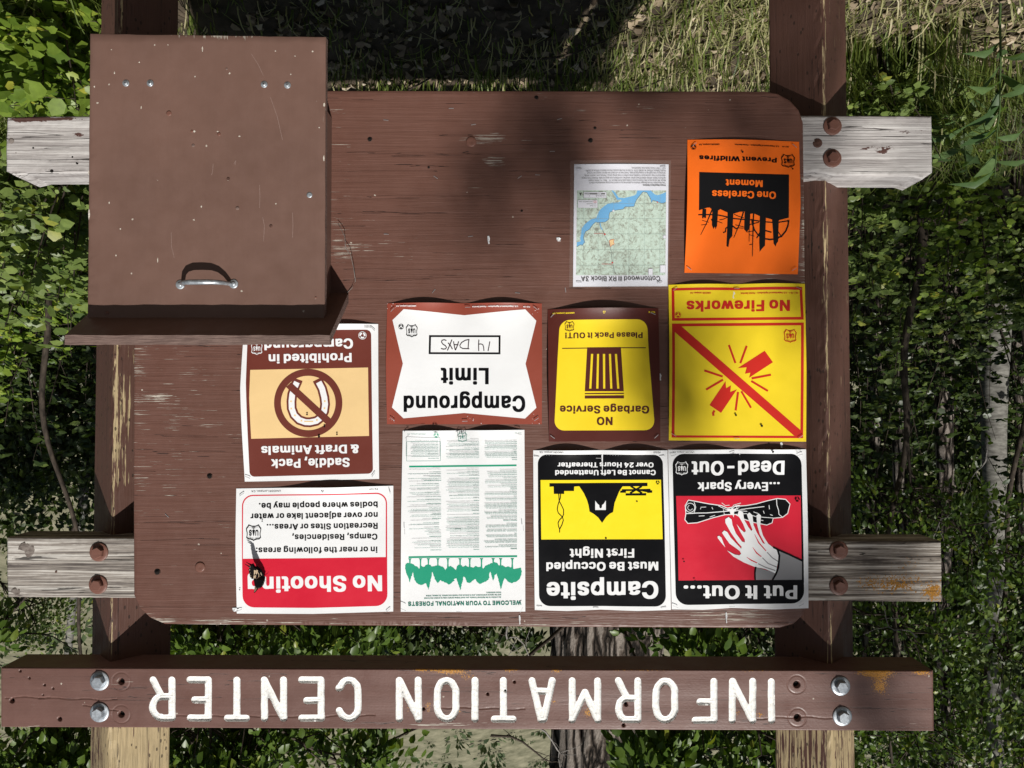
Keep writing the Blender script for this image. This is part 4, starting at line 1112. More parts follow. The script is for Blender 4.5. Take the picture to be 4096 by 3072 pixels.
        '-': (223, '53 91 52 94 52 118 53 120 54 122 161 122 164 121 165 119 165 94 165 92 163 91'),
        ':': (95, '38 -2 29 3 23 12 21 16 21 26 23 33 29 41 39 45 52 45 59 43 66 38 70 29 71 16 69 10 62 2 57 -1 53 -2', '39 131 29 136 23 144 21 150 21 160 23 165 28 173 36 177 40 178 51 178 58 177 66 171 70 164 71 150 69 144 64 137 57 132 53 131'),
        ';': (95, '17 -57 16 -55 16 -50 30 37 33 38 67 38 69 36 68 32 44 -55 43 -57 40 -58', '42 131 32 137 27 145 25 149 25 156 27 165 32 172 39 177 47 178 56 178 61 177 66 175 70 171 74 164 75 155 74 145 70 139 62 133 56 131'),
        '(': (136, '84 -46 81 -44 76 -35 64 -10 58 6 49 35 44 57 41 79 40 97 41 126 47 165 53 193 64 224 70 239 78 257 82 263 84 264 113 264 116 263 116 259 99 220 91 196 83 162 79 142 76 118 76 88 79 65 88 29 104 -13 115 -40 116 -44 115 -46 113 -46'),
        ')': (136, '17 -46 16 -44 16 -40 26 -19 37 7 45 32 50 50 54 70 56 87 56 116 51 153 43 186 34 216 27 236 17 258 16 262 17 263 19 264 48 264 50 263 53 258 66 232 76 204 82 179 89 144 91 126 92 108 91 79 87 53 80 23 74 5 65 -16 51 -43 50 -45 47 -46'),
        '!': (99, '39 -2 29 4 24 12 22 17 22 24 25 33 32 41 40 45 53 45 60 43 68 37 71 30 72 20 70 11 66 4 58 -1 53 -2', '31 78 30 80 30 112 29 118 28 248 29 250 31 250 65 250 67 248 67 235 66 227 66 161 65 155 65 88 64 79 63 78 61 77'),
        "'": (104, '36 154 34 157 33 203 32 249 35 250 66 250 68 247 68 224 65 155 62 153'),
        '"': (117, '15 165 43 165 43 250 15 250', '63 165 92 165 92 250 63 250'),
    },
    'b': {
        'A': (242, '-4 0 -7 1 -8 3 -8 18 76 247 79 249 83 250 136 250 141 249 147 234 227 16 227 2 224 1 221 0 171 0 166 1 164 2 163 7 142 64 138 65 80 65 78 65 76 63 58 10 54 2 48 0', '93 108 122 108 126 109 124 116 109 155 108 155 107 153 95 118 93 110'),
        'B': (232, '15 0 12 2 11 5 12 248 14 249 18 250 121 250 145 247 160 243 169 238 175 234 183 226 189 218 195 204 197 193 197 166 195 156 193 149 188 142 178 131 179 129 189 122 196 114 202 102 205 93 206 86 206 55 202 41 197 30 190 21 178 12 168 7 159 4 143 1 133 0', '74 44 110 44 125 47 132 50 136 54 140 58 145 67 145 73 141 85 133 95 124 101 118 103 106 105 74 105 73 103 73 100 73 47', '74 148 96 147 106 148 116 152 125 157 133 166 137 178 135 186 130 194 122 201 114 204 101 206 74 206 73 201 73 150'),
        'C': (256, '108 -3 97 -2 83 0 73 3 58 9 43 20 29 34 20 46 15 55 9 71 4 97 3 107 3 142 5 164 8 175 13 190 25 210 40 227 58 240 70 245 80 249 101 253 142 253 156 251 174 245 187 239 200 231 212 218 222 203 227 192 231 175 231 161 229 160 225 159 173 159 170 162 167 172 161 183 152 193 144 199 134 204 122 207 116 206 105 202 93 194 83 185 76 173 68 155 64 138 63 120 67 99 73 82 81 68 90 58 104 48 113 45 120 43 126 43 136 46 144 50 154 58 163 71 171 88 174 90 228 90 230 89 231 87 231 74 226 55 219 42 209 28 202 21 191 13 175 5 153 -2 134 -4'),
        'D': (253, '15 0 12 2 11 5 12 248 14 249 18 250 112 250 129 249 143 247 158 243 167 239 180 232 196 219 211 200 220 179 225 153 226 143 226 108 224 86 221 75 215 60 205 42 190 25 181 19 171 13 163 9 143 3 121 0', '74 44 97 44 105 45 120 49 132 55 139 60 151 72 156 82 163 100 166 118 166 133 162 153 155 171 144 186 135 194 124 200 110 204 95 206 77 206 74 206 73 204 73 48'),
        'E': (215, '15 0 12 2 11 5 12 248 14 249 19 250 179 250 184 249 186 245 186 211 185 208 184 207 179 206 76 206 73 205 73 152 74 149 175 148 177 146 178 144 178 110 177 106 172 104 74 104 73 101 73 48 73 45 76 44 179 44 185 43 186 42 187 39 186 2 184 1 180 0'),
        'F': (211, '15 0 12 2 11 5 12 248 14 249 19 250 177 250 183 249 184 245 184 211 184 208 182 207 178 206 76 206 73 205 73 203 73 148 74 145 167 145 171 144 173 143 174 140 173 103 171 101 167 101 74 100 73 97 72 2 70 1 66 0'),
        'G': (261, '109 -3 97 -2 82 0 71 4 57 10 49 15 38 24 28 35 21 44 12 64 8 74 5 91 3 109 3 143 5 159 11 183 20 204 31 218 43 230 53 237 69 245 79 249 93 252 101 253 141 253 155 251 173 245 186 240 202 228 211 219 221 206 228 191 232 174 232 161 230 160 226 159 174 159 170 162 163 178 157 186 148 196 141 200 132 204 121 207 111 204 101 200 88 190 77 175 70 163 65 144 63 129 63 119 67 98 73 81 79 71 87 61 100 51 110 46 120 43 126 43 135 46 150 54 159 63 164 70 168 78 171 90 168 91 119 91 114 93 113 94 113 98 113 129 114 133 120 134 229 134 233 133 234 130 234 94 232 74 228 57 219 39 213 31 201 19 191 12 174 4 154 -2 134 -4'),
        'H': (259, '15 0 12 2 11 5 12 248 15 250 20 250 67 250 72 248 73 153 74 150 159 149 162 150 163 152 164 248 166 249 170 250 218 250 223 249 225 244 224 2 221 0 216 0 169 0 164 2 163 102 162 106 77 106 74 106 73 103 72 2 70 1 66 0'),
        'I': (100, '20 0 80 0 80 250 20 250'),
        'J': (204, '71 -3 60 -2 51 -1 38 4 29 8 22 13 11 26 5 37 1 50 -1 64 -1 93 1 96 6 96 54 96 58 96 60 93 61 75 62 68 65 58 71 50 79 44 84 42 89 44 97 50 101 55 105 61 108 74 108 247 110 249 114 250 163 250 167 249 169 248 169 245 169 64 168 54 165 39 159 28 155 22 145 12 134 5 118 -1 108 -2 95 -4'),
        'K': (237, '15 0 12 2 11 5 12 248 15 250 20 250 67 250 72 248 73 170 74 167 80 171 151 249 157 250 213 250 219 249 220 245 220 236 219 233 143 152 134 141 133 139 219 18 220 14 220 2 217 1 214 0 160 0 155 1 90 92 88 93 86 92 75 81 73 77 72 2 70 1 66 0'),
        'L': (203, '15 0 12 2 11 5 12 247 13 249 17 250 68 250 71 249 73 245 73 45 76 44 174 44 179 43 180 42 181 39 180 3 179 1 174 0'),
        'M': (310, '15 0 12 2 11 5 11 244 13 249 18 250 79 250 85 248 142 103 143 100 145 102 149 111 202 248 208 250 268 250 273 249 274 247 275 243 275 6 273 1 268 0 221 0 217 1 215 2 214 100 214 104 213 105 210 100 171 2 165 0 121 0 116 1 113 5 75 101 72 106 71 106 71 101 70 2 68 1 64 0'),
        'N': (262, '15 0 12 2 11 5 12 248 15 250 20 250 71 250 78 248 159 120 164 113 165 114 166 117 166 247 168 249 172 250 221 250 226 249 227 244 227 2 224 1 220 0 167 0 161 2 79 130 74 136 73 136 73 132 72 3 71 1 66 0'),
        'O': (267, '108 -3 96 -2 83 0 73 3 58 9 42 21 30 33 22 43 11 66 5 91 3 109 3 142 5 158 8 175 11 185 20 203 35 222 44 231 54 237 70 245 80 249 93 252 104 253 142 253 150 252 160 250 176 244 187 239 196 233 213 217 227 197 231 186 236 173 240 146 240 104 238 89 232 65 223 47 211 30 203 22 194 15 176 5 157 -1 134 -3', '118 43 123 43 129 44 143 50 151 56 160 65 169 79 173 88 178 103 180 116 180 134 177 150 172 164 165 179 157 189 146 197 133 204 122 207 111 204 101 200 92 193 83 184 75 172 69 159 65 143 63 129 63 119 67 98 73 82 78 73 86 62 97 53 107 47'),
        'P': (226, '15 0 12 2 11 5 12 248 14 249 18 250 117 250 133 249 153 245 163 241 171 236 178 231 186 224 194 212 199 199 202 186 203 163 201 143 196 129 190 117 184 109 174 100 160 92 148 88 132 85 74 85 73 82 72 2 70 1 66 0', '74 129 100 128 113 130 125 136 133 144 139 156 141 168 138 179 134 188 130 194 124 199 114 204 102 206 76 206 73 205 73 132'),
        'Q': (267, '171 -22 167 -20 155 -4 152 -2 133 -4 96 -2 75 2 58 9 43 20 30 33 20 48 11 66 5 86 3 107 3 143 5 164 9 178 17 198 26 211 34 221 49 234 59 241 70 245 87 251 103 253 143 253 159 250 171 246 186 239 193 235 201 229 210 220 217 212 222 204 231 186 237 170 240 146 240 104 238 89 235 73 230 59 223 46 207 25 208 22 228 -5 229 -19 227 -21 223 -22', '114 44 117 44 117 46 97 73 97 88 100 90 103 90 154 90 158 88 165 79 168 78 170 81 176 95 180 115 180 134 177 150 172 164 165 179 157 189 146 197 133 204 122 207 111 204 101 200 92 193 83 184 75 172 70 160 65 144 63 129 63 120 66 101 69 92 75 78 85 63 90 58 103 49'),
        'R': (228, '15 0 12 2 11 5 12 248 14 249 18 250 117 250 134 249 145 247 160 243 176 234 183 228 189 221 197 206 201 195 203 182 203 157 199 138 196 130 191 121 180 109 167 100 166 98 210 18 211 14 210 2 207 1 204 0 151 0 146 1 98 89 95 90 77 90 74 90 73 87 72 2 70 1 66 0', '74 135 104 134 112 135 118 137 125 141 133 147 136 153 139 159 141 171 140 177 136 186 129 196 119 202 103 206 76 206 73 205 73 138'),
        'S': (227, '85 -4 64 -2 46 4 34 10 21 20 11 33 5 46 2 61 2 78 5 79 8 80 57 80 61 79 64 76 67 64 71 57 75 53 88 45 100 41 106 41 115 44 128 51 135 58 138 64 141 71 140 76 137 81 132 86 122 93 107 99 71 109 53 115 37 123 27 131 16 143 10 156 8 167 8 191 9 198 14 213 23 226 34 236 50 245 69 251 83 253 123 253 133 252 150 247 164 241 176 233 185 224 191 215 197 200 198 193 198 175 195 173 192 173 141 173 138 175 136 184 133 190 127 197 116 204 104 208 99 208 91 205 79 197 71 186 69 182 70 178 73 171 75 168 88 159 107 152 138 144 160 136 173 129 185 120 195 107 201 93 202 86 202 58 201 51 196 38 189 27 177 14 160 5 148 0 129 -3 117 -4'),
        'T': (228, '76 0 73 2 72 5 72 205 69 206 6 206 1 207 -1 211 0 248 2 249 7 250 199 250 204 249 206 248 206 245 206 211 205 207 200 206 136 206 135 206 133 204 133 2 130 1 127 0'),
        'U': (260, '93 -3 82 -1 64 4 54 9 42 16 35 23 28 31 20 44 15 57 11 78 12 247 14 249 19 250 67 250 72 248 73 90 74 83 79 68 88 56 96 50 104 46 111 43 119 42 132 46 140 50 148 56 157 69 162 84 163 91 164 247 165 249 170 250 218 250 222 249 224 248 225 245 225 78 222 58 216 43 210 34 200 21 183 9 167 2 157 -1 141 -3'),
        'V': (242, '81 0 78 2 76 4 -6 228 -8 234 -7 248 -4 250 0 250 49 250 54 248 108 96 110 94 112 97 165 248 167 249 171 250 221 250 226 249 227 245 227 236 226 231 143 2 141 1 136 0'),
        'W': (337, '58 0 56 1 55 3 -7 228 -8 233 -8 244 -7 249 -1 250 47 250 50 249 53 248 85 127 88 116 90 119 124 248 127 249 130 250 182 250 187 249 189 247 191 241 219 134 224 116 225 116 226 119 260 248 266 250 314 250 320 249 321 246 321 232 262 17 258 4 257 1 251 0 199 0 192 2 160 119 157 129 155 127 121 2 114 0'),
        'X': (240, '-3 0 -6 1 -7 3 -7 17 70 128 67 133 -2 233 -3 236 -2 248 0 249 4 250 57 250 62 249 65 246 106 185 108 183 110 184 115 190 156 249 161 250 212 250 218 249 219 244 219 236 218 232 150 135 147 129 223 17 224 14 223 2 221 1 217 0 164 0 159 1 108 73 106 71 57 1 51 0'),
        'Y': (239, '81 0 78 2 77 5 77 97 -7 231 -8 236 -7 248 -5 249 0 250 50 250 57 248 102 175 107 168 110 170 157 247 159 249 166 250 217 250 222 249 224 245 224 236 223 233 138 97 137 2 135 1 131 0'),
        'Z': (224, '7 0 5 1 4 4 4 35 5 39 118 205 114 206 6 207 3 208 3 210 3 248 6 249 10 250 189 250 195 249 196 244 196 214 195 210 83 45 86 44 195 43 198 42 198 40 198 2 195 1 192 0'),
        'a': (201, '50 -3 38 -1 23 6 17 10 10 17 4 25 0 36 -2 44 -2 71 2 85 6 93 14 101 21 105 30 109 42 113 59 117 102 122 108 125 109 127 108 130 106 137 100 144 94 148 88 149 79 146 71 140 62 128 59 126 55 125 30 126 7 133 3 135 3 147 5 154 14 168 25 178 37 185 57 191 71 193 106 193 120 191 136 186 149 179 157 171 164 159 168 145 169 136 169 3 167 1 163 0 112 1 95 -3', '76 40 80 40 87 43 95 47 101 53 105 59 108 66 110 72 109 78 107 78 94 77 77 73 69 70 62 64 59 57 61 50 67 44'),
        'b': (217, '83 -3 66 1 60 0 14 0 10 1 8 3 8 245 8 248 12 250 61 250 66 249 68 245 68 193 68 190 86 193 122 193 135 191 150 186 158 181 165 175 175 164 184 150 190 134 193 120 194 109 194 79 192 64 190 56 184 40 179 29 173 21 165 14 157 7 146 2 136 -1 124 -4', '99 41 104 42 112 46 122 57 130 73 133 91 133 100 131 112 128 122 124 130 121 135 113 143 106 147 100 149 93 146 85 141 78 132 71 118 68 99 68 91 70 79 76 61 81 54 88 47'),
        'c': (204, '71 -3 62 -1 49 3 35 11 20 24 10 40 4 56 0 77 0 112 4 133 7 143 12 153 22 167 34 178 49 186 64 191 77 193 113 193 129 190 140 187 150 181 160 174 167 167 175 157 180 145 181 141 180 129 175 126 150 119 127 119 122 121 117 134 111 140 106 144 95 149 87 146 78 140 72 133 66 121 63 114 60 94 62 81 66 68 73 55 79 48 86 44 93 40 100 42 108 47 118 57 123 69 129 71 151 71 179 64 181 61 180 45 176 35 168 22 155 11 142 3 130 -1 115 -3'),
        'd': (217, '67 -3 50 1 42 5 30 12 17 27 7 44 3 58 0 76 0 112 3 131 8 146 17 163 28 175 39 183 50 188 60 191 72 193 107 193 124 189 126 190 126 245 128 249 134 250 179 250 183 249 185 247 185 244 185 3 183 1 179 0 134 0 128 1 109 -3', '91 41 97 42 106 47 115 57 122 73 126 94 125 105 122 117 117 129 113 136 106 143 99 147 93 149 83 144 76 139 71 133 66 124 63 113 60 95 63 74 70 58 78 49 85 44'),
        'e': (208, '73 -3 63 -1 52 2 36 10 30 14 20 25 11 38 4 56 0 76 0 112 4 133 12 152 21 166 34 179 47 186 60 190 76 193 111 193 128 190 140 186 154 178 165 168 174 154 181 136 184 122 185 113 184 79 182 78 179 77 64 77 63 76 62 75 63 71 68 61 74 53 79 48 85 44 93 40 97 40 102 41 112 47 117 52 124 64 130 66 151 66 179 59 182 56 182 43 178 33 171 22 161 13 146 4 134 -1 119 -3', '65 119 118 118 120 119 121 121 118 129 112 138 101 146 93 149 84 145 75 138 66 126 64 121'),
        'f': (139, '25 0 22 2 21 5 21 147 19 149 -7 149 -13 151 -13 187 -12 189 -8 190 18 190 21 192 21 218 24 230 27 236 33 244 45 252 59 258 75 260 109 259 123 255 126 252 126 239 120 216 114 214 89 214 84 208 81 200 81 193 83 190 114 190 120 188 120 155 120 151 115 149 84 149 82 149 81 147 80 3 79 1 75 0'),
        'g': (218, '69 -68 58 -66 46 -63 32 -56 24 -51 15 -42 9 -32 8 -28 8 -15 22 -7 34 -1 57 -1 62 -3 71 -15 77 -19 89 -25 97 -25 107 -22 117 -15 122 -7 125 4 123 5 113 3 98 2 79 2 60 4 46 8 37 13 29 19 19 29 11 40 6 50 3 60 0 78 0 115 3 132 8 146 15 160 21 168 29 175 43 185 64 192 73 193 107 193 127 189 134 190 179 190 184 189 185 188 186 186 186 -5 184 -19 181 -29 175 -40 167 -49 157 -57 144 -62 130 -66 117 -68', '92 46 96 46 103 49 110 55 115 61 123 75 126 93 125 108 121 122 118 129 113 137 108 141 102 145 93 149 86 146 78 141 70 130 65 121 63 114 60 97 63 77 70 64 77 55 84 50'),
        'h': (211, '12 0 8 2 8 5 8 247 9 249 14 250 63 250 66 249 67 246 68 190 70 189 88 193 121 193 136 190 148 186 159 178 167 169 173 159 176 149 179 129 179 3 177 1 172 0 125 0 120 2 119 113 118 121 115 132 109 141 100 147 95 148 84 143 76 136 72 129 69 116 68 109 67 2 64 1 61 0'),
        'i': (100, '12 0 8 2 8 5 8 187 9 189 14 190 64 190 67 188 68 186 67 3 66 1 62 0', '23 202 15 204 12 206 7 211 4 216 3 224 3 236 4 243 8 249 14 254 23 256 55 256 62 254 67 250 72 244 74 236 74 221 72 215 70 211 62 205 52 202'),
        'j': (100, '-16 -65 -19 -63 -20 -61 -20 -25 -19 -23 -16 -22 -7 -22 1 -19 5 -13 8 -4 8 187 9 189 14 190 64 190 67 188 68 185 68 -19 65 -31 62 -40 56 -49 50 -54 40 -60 21 -65', '23 202 15 204 12 206 6 212 4 216 3 221 3 237 4 243 7 248 14 254 23 256 55 256 62 254 67 250 71 245 73 240 73 218 69 211 63 205 52 202'),
        'k': (197, '12 0 8 2 8 5 8 247 9 249 14 250 63 250 66 249 67 246 68 147 69 144 115 189 120 190 173 190 178 189 179 188 180 177 179 173 116 110 114 107 184 18 185 14 185 3 183 1 179 0 124 0 119 1 72 61 69 64 68 63 68 60 67 2 64 1 61 0'),
        'l': (95, '17 0 77 0 77 255 17 255'),
        'm': (302, '12 0 8 2 8 5 8 185 9 189 14 190 60 190 65 190 85 194 115 194 123 193 132 190 147 181 160 188 176 193 184 194 215 194 230 191 243 186 252 179 259 171 265 161 267 154 270 133 270 6 269 1 264 0 217 0 214 1 211 2 210 121 208 133 204 140 196 146 191 149 184 146 176 139 173 133 169 123 168 115 168 2 165 1 162 0 116 0 111 1 110 5 110 118 109 128 106 136 102 142 96 146 91 148 83 144 75 136 71 129 68 115 67 2 64 1 61 0'),
        'n': (211, '12 0 8 2 8 5 8 188 14 190 60 190 68 189 86 193 121 193 129 192 142 188 150 185 159 178 166 170 172 161 175 152 178 138 179 128 178 2 175 0 171 0 125 0 120 2 119 113 118 121 115 132 109 141 100 147 95 148 84 143 76 136 72 129 69 116 68 109 67 2 64 1 61 0'),
        'o': (213, '71 -3 62 -1 49 3 35 11 20 24 10 40 4 56 0 77 0 112 4 133 7 143 12 153 22 167 34 178 49 186 64 191 77 193 113 193 129 190 140 187 149 182 162 173 172 162 181 145 187 129 189 110 189 78 188 64 185 53 177 35 169 24 159 14 150 7 143 4 130 -1 115 -3', '92 41 97 41 104 44 110 48 116 55 121 62 125 72 130 94 126 114 119 130 111 140 103 146 95 149 90 148 83 143 76 138 71 131 63 114 60 95 63 78 66 67 70 60 74 54 81 47'),
        'p': (217, '12 -65 8 -63 8 -60 8 188 14 190 60 190 67 189 86 193 121 193 135 191 152 184 166 175 172 169 178 161 183 152 187 144 192 125 194 109 194 80 193 71 190 56 182 35 173 21 160 10 147 2 136 -1 125 -3 86 -4 68 0 68 -3 67 -63 64 -64 61 -65', '99 41 104 42 112 46 122 57 130 73 133 91 133 100 131 112 128 122 124 130 121 135 113 143 106 147 100 149 93 146 85 141 78 132 71 118 68 99 68 91 70 79 76 61 81 54 88 47'),
        'q': (217, '130 -65 128 -63 126 -61 126 -3 125 0 109 -3 69 -3 55 -1 43 4 30 12 20 23 12 36 7 44 4 55 0 76 0 113 3 131 7 145 17 163 29 175 40 184 53 189 71 193 107 193 115 192 126 189 134 190 179 190 183 189 185 187 185 -62 184 -64 179 -65', '91 41 97 42 106 47 115 57 122 73 126 94 125 105 122 117 117 129 113 136 106 143 99 147 93 149 83 144 76 139 71 133 66 124 63 113 60 95 63 74 70 58 78 49 85 44'),
        'r': (142, '12 0 8 2 8 5 8 188 11 190 14 190 65 190 80 193 121 193 126 192 127 188 127 150 122 148 96 147 90 145 82 141 76 135 72 130 70 123 68 113 67 2 64 1 61 0'),
        's': (190, '59 -3 45 -1 32 4 22 10 13 18 6 28 1 41 1 58 7 61 29 66 55 65 58 64 63 54 68 47 77 41 83 40 89 41 98 46 104 52 105 57 103 60 100 64 92 69 52 78 39 83 27 89 17 97 9 108 5 124 5 143 8 157 15 169 22 176 35 184 47 189 67 193 103 193 117 191 129 187 135 185 146 177 156 165 160 158 163 150 163 136 162 134 158 132 135 126 111 126 107 129 103 136 96 144 91 148 86 150 81 149 72 144 68 138 67 134 71 128 79 123 86 120 118 113 132 108 145 102 156 93 160 88 163 82 167 71 167 44 164 33 157 22 148 13 138 6 130 3 117 -1 105 -3'),
        't': (127, '56 -1 44 1 33 6 26 12 17 24 14 38 14 147 12 149 -9 149 -12 151 -13 153 -13 187 -12 189 -8 190 11 190 14 192 14 229 15 231 19 232 67 232 71 232 74 229 74 192 77 190 104 190 107 189 109 186 108 151 103 149 76 149 74 147 74 55 75 48 79 43 102 42 107 40 113 16 113 4 112 2 109 1 97 -2'),
        'u': (211, '67 -2 55 -1 44 3 30 11 19 23 15 30 11 42 8 63 8 188 12 190 16 190 62 190 67 188 68 78 69 71 71 62 76 52 84 46 92 42 101 46 110 54 116 65 118 74 119 81 120 188 122 190 126 190 172 190 177 189 179 187 179 185 178 2 176 1 171 0 127 0 119 2 110 -1 98 -3'),
        'v': (201, '62 0 58 2 56 7 -7 171 -8 177 -7 188 -4 190 0 190 48 190 54 188 85 102 88 97 89 96 92 101 121 184 124 189 130 190 179 190 184 189 185 186 185 177 183 170 119 3 118 1 114 0'),
        'w': (282, '50 0 48 1 46 4 -4 170 -5 175 -5 185 -4 189 1 190 49 190 55 188 57 185 76 116 78 114 80 121 98 184 100 188 101 189 106 190 153 190 159 189 161 186 178 121 181 115 184 120 201 182 204 189 209 190 257 190 261 190 263 188 264 173 215 11 211 2 205 0 158 0 153 1 150 8 133 69 129 78 127 72 108 6 106 2 100 0'),
        'x': (196, '-2 0 -5 1 -6 3 -6 14 -5 17 46 92 49 98 -2 173 -3 177 -2 188 0 190 4 190 55 190 59 189 63 186 85 153 87 151 112 187 114 189 119 190 168 190 174 189 175 186 175 175 175 172 126 100 124 96 178 17 179 14 178 2 176 1 172 0 121 0 117 1 114 4 89 41 86 44 85 43 57 1 51 0'),
        'y': (201, '18 -65 8 -63 6 -59 6 -46 12 -25 14 -23 17 -22 37 -22 43 -19 47 -14 50 -7 55 8 -7 172 -8 177 -7 188 -4 190 0 190 48 190 54 188 85 102 88 97 89 96 92 101 123 186 124 189 130 190 179 190 184 189 185 186 185 177 183 169 110 -21 105 -34 101 -40 97 -46 87 -56 79 -61 68 -64 61 -66'),
        'z': (197, '7 0 5 1 4 4 4 37 85 141 87 146 85 147 13 147 8 148 7 150 6 152 7 188 9 190 14 190 161 190 166 189 168 186 167 152 88 49 86 44 88 43 164 43 168 42 170 41 170 38 170 2 167 1 164 0'),
        '0': (230, '90 -3 80 -2 67 0 50 8 42 14 32 24 20 42 13 63 7 93 6 103 6 146 8 164 13 186 19 203 29 221 32 226 44 237 50 242 60 247 77 252 85 253 123 252 135 251 143 248 153 244 160 239 174 226 181 216 187 206 193 190 196 178 200 153 201 111 199 87 194 61 187 43 178 28 165 14 156 7 149 4 133 -1 115 -3', '101 43 106 43 116 49 124 58 131 71 135 81 138 97 141 123 140 139 138 157 130 181 125 190 118 199 110 205 103 208 95 204 87 197 81 189 76 179 69 158 66 132 66 116 68 100 70 87 74 75 79 64 85 55 92 48'),
        '1': (190, '85 0 145 0 145 250 90 250 75 220 25 200 25 165 85 190'),
        '2': (230, '17 0 14 1 13 4 13 35 14 38 99 129 111 143 123 158 127 167 130 178 127 188 120 199 111 205 105 208 101 208 93 205 87 201 83 196 78 187 75 179 73 168 71 166 66 165 17 166 15 167 14 169 14 186 17 202 22 214 31 228 43 238 54 245 71 251 84 253 122 253 138 250 154 244 164 237 171 231 180 219 186 208 189 192 189 165 187 154 184 145 179 135 166 115 143 89 107 52 101 44 104 43 186 43 191 42 192 41 193 38 192 2 190 1 186 0'),
        '3': (230, '85 -3 64 -1 48 4 36 10 26 18 18 26 9 40 5 57 4 74 6 77 10 78 63 77 65 76 68 64 71 58 75 53 86 46 99 41 105 42 114 46 121 51 126 56 131 64 134 75 130 89 125 96 121 101 111 107 102 110 84 113 60 113 57 115 55 117 56 152 99 201 101 205 98 206 22 206 18 207 16 208 16 211 16 247 18 249 22 250 179 250 184 249 185 248 186 245 185 212 134 154 132 150 135 149 149 145 164 138 171 133 180 124 186 115 192 103 195 90 195 59 190 42 183 29 172 18 162 10 150 4 138 0 124 -3 111 -4'),
        '4': (230, '116 0 114 1 112 4 112 45 111 48 6 49 3 50 3 52 3 88 97 248 103 250 153 250 156 249 158 247 157 234 117 164 120 162 166 162 171 160 172 93 175 92 199 92 204 90 204 52 203 50 200 48 175 48 172 47 172 5 170 1 165 0', '76 93 109 92 112 93 112 153 110 153 91 121 76 95'),
        '5': (230, '87 -3 71 -1 51 5 38 13 27 22 20 33 14 44 11 59 12 75 14 76 18 77 69 77 71 75 74 64 81 54 90 46 98 42 102 42 110 45 118 51 126 61 130 70 132 77 133 83 132 90 127 103 121 112 113 119 101 124 97 125 89 122 73 114 69 112 43 112 20 115 16 117 15 133 28 247 30 249 35 250 179 249 182 248 182 245 182 211 181 208 176 206 86 206 83 200 81 171 82 169 127 169 140 166 157 159 166 153 176 143 183 133 187 124 191 114 194 100 194 67 189 47 182 33 175 24 166 14 150 5 135 -1 125 -2 112 -4'),
        '6': (230, '89 -3 79 -2 67 0 51 7 36 18 25 32 19 43 16 51 13 69 13 95 17 114 26 136 39 159 99 248 106 250 158 250 161 249 162 247 162 233 114 162 115 161 129 160 139 159 154 154 166 146 174 139 180 133 187 119 191 108 193 97 193 65 190 50 185 37 176 24 167 15 152 5 136 -1 127 -2 114 -4', '102 42 105 42 111 45 121 52 126 59 129 65 133 80 132 87 130 95 123 106 117 112 112 116 103 119 93 115 83 107 77 95 73 81 76 69 79 62 83 56 93 46'),
        '7': (230, '33 0 30 1 29 3 30 18 123 205 121 206 19 206 14 207 13 208 12 211 13 248 15 249 20 250 186 250 192 249 194 245 194 208 193 205 92 3 90 1 86 0'),
        '8': (230, '89 -3 78 -2 66 -1 52 4 43 8 31 16 21 26 16 33 12 42 8 59 8 83 10 94 13 104 20 114 25 121 36 131 24 146 18 161 17 168 17 198 21 214 29 225 39 236 53 245 67 250 83 253 122 253 130 252 139 250 151 245 166 236 180 222 187 208 189 197 189 168 188 162 186 153 182 146 170 131 183 119 190 109 194 100 198 86 198 55 194 41 187 29 179 19 164 8 144 0 129 -2 115 -4', '99 42 105 41 112 43 121 47 125 50 133 59 137 71 137 75 134 82 127 93 115 102 103 106 92 102 80 94 73 85 69 73 70 69 72 63 78 53 86 47 93 43', '102 151 106 152 112 155 120 161 126 170 129 179 127 189 122 196 114 204 107 208 103 208 100 208 93 204 85 198 79 187 77 180 79 171 84 163 92 156'),
        '9': (230, '48 0 45 1 44 3 44 16 87 78 92 87 91 88 81 89 66 91 55 95 48 98 35 108 23 122 19 131 16 139 13 156 13 183 15 195 19 207 23 215 29 223 40 236 50 242 64 249 84 253 121 253 135 251 146 247 161 239 175 226 182 217 188 203 192 191 193 183 193 153 191 141 187 127 177 107 170 94 107 2 101 0', '100 131 104 130 110 133 121 141 129 152 131 159 133 169 130 181 127 188 123 194 115 202 107 207 103 208 95 205 85 197 77 184 74 171 75 161 78 151 82 146 89 138'),
        '&': (228, '76 -3 59 -2 45 2 30 9 16 21 7 33 4 40 1 49 0 57 0 85 3 96 9 107 17 118 36 134 38 136 28 152 23 162 19 179 18 200 19 208 22 218 26 226 32 233 41 241 50 246 61 250 73 252 111 252 121 250 132 246 146 238 152 232 157 224 161 215 163 207 163 179 159 164 150 152 139 140 125 129 124 127 137 111 142 106 143 108 143 118 148 120 195 120 199 120 201 118 202 95 200 79 196 64 189 49 194 42 214 18 215 14 215 4 214 1 209 0 157 0 151 1 145 6 128 0 114 -2 101 -4', '85 41 91 40 97 42 107 47 109 50 107 54 81 86 75 91 71 89 65 80 62 72 61 67 65 57 70 50 78 44', '86 174 89 174 97 182 101 187 102 193 102 195 100 200 97 204 93 207 90 207 85 203 82 198 79 192 81 184'),
        ',': (109, '6 -54 3 -53 2 -51 2 -36 16 48 18 49 21 50 71 50 77 49 78 46 78 32 54 -52 48 -54'),
        '.': (109, '26 -1 20 1 15 4 10 10 7 15 7 38 9 43 12 48 18 53 29 57 59 57 67 54 71 52 78 44 80 38 80 16 76 8 70 2 60 -2'),
        '-': (230, '40 86 37 88 36 93 36 125 37 128 40 129 163 129 167 128 169 126 169 90 168 87 165 86'),
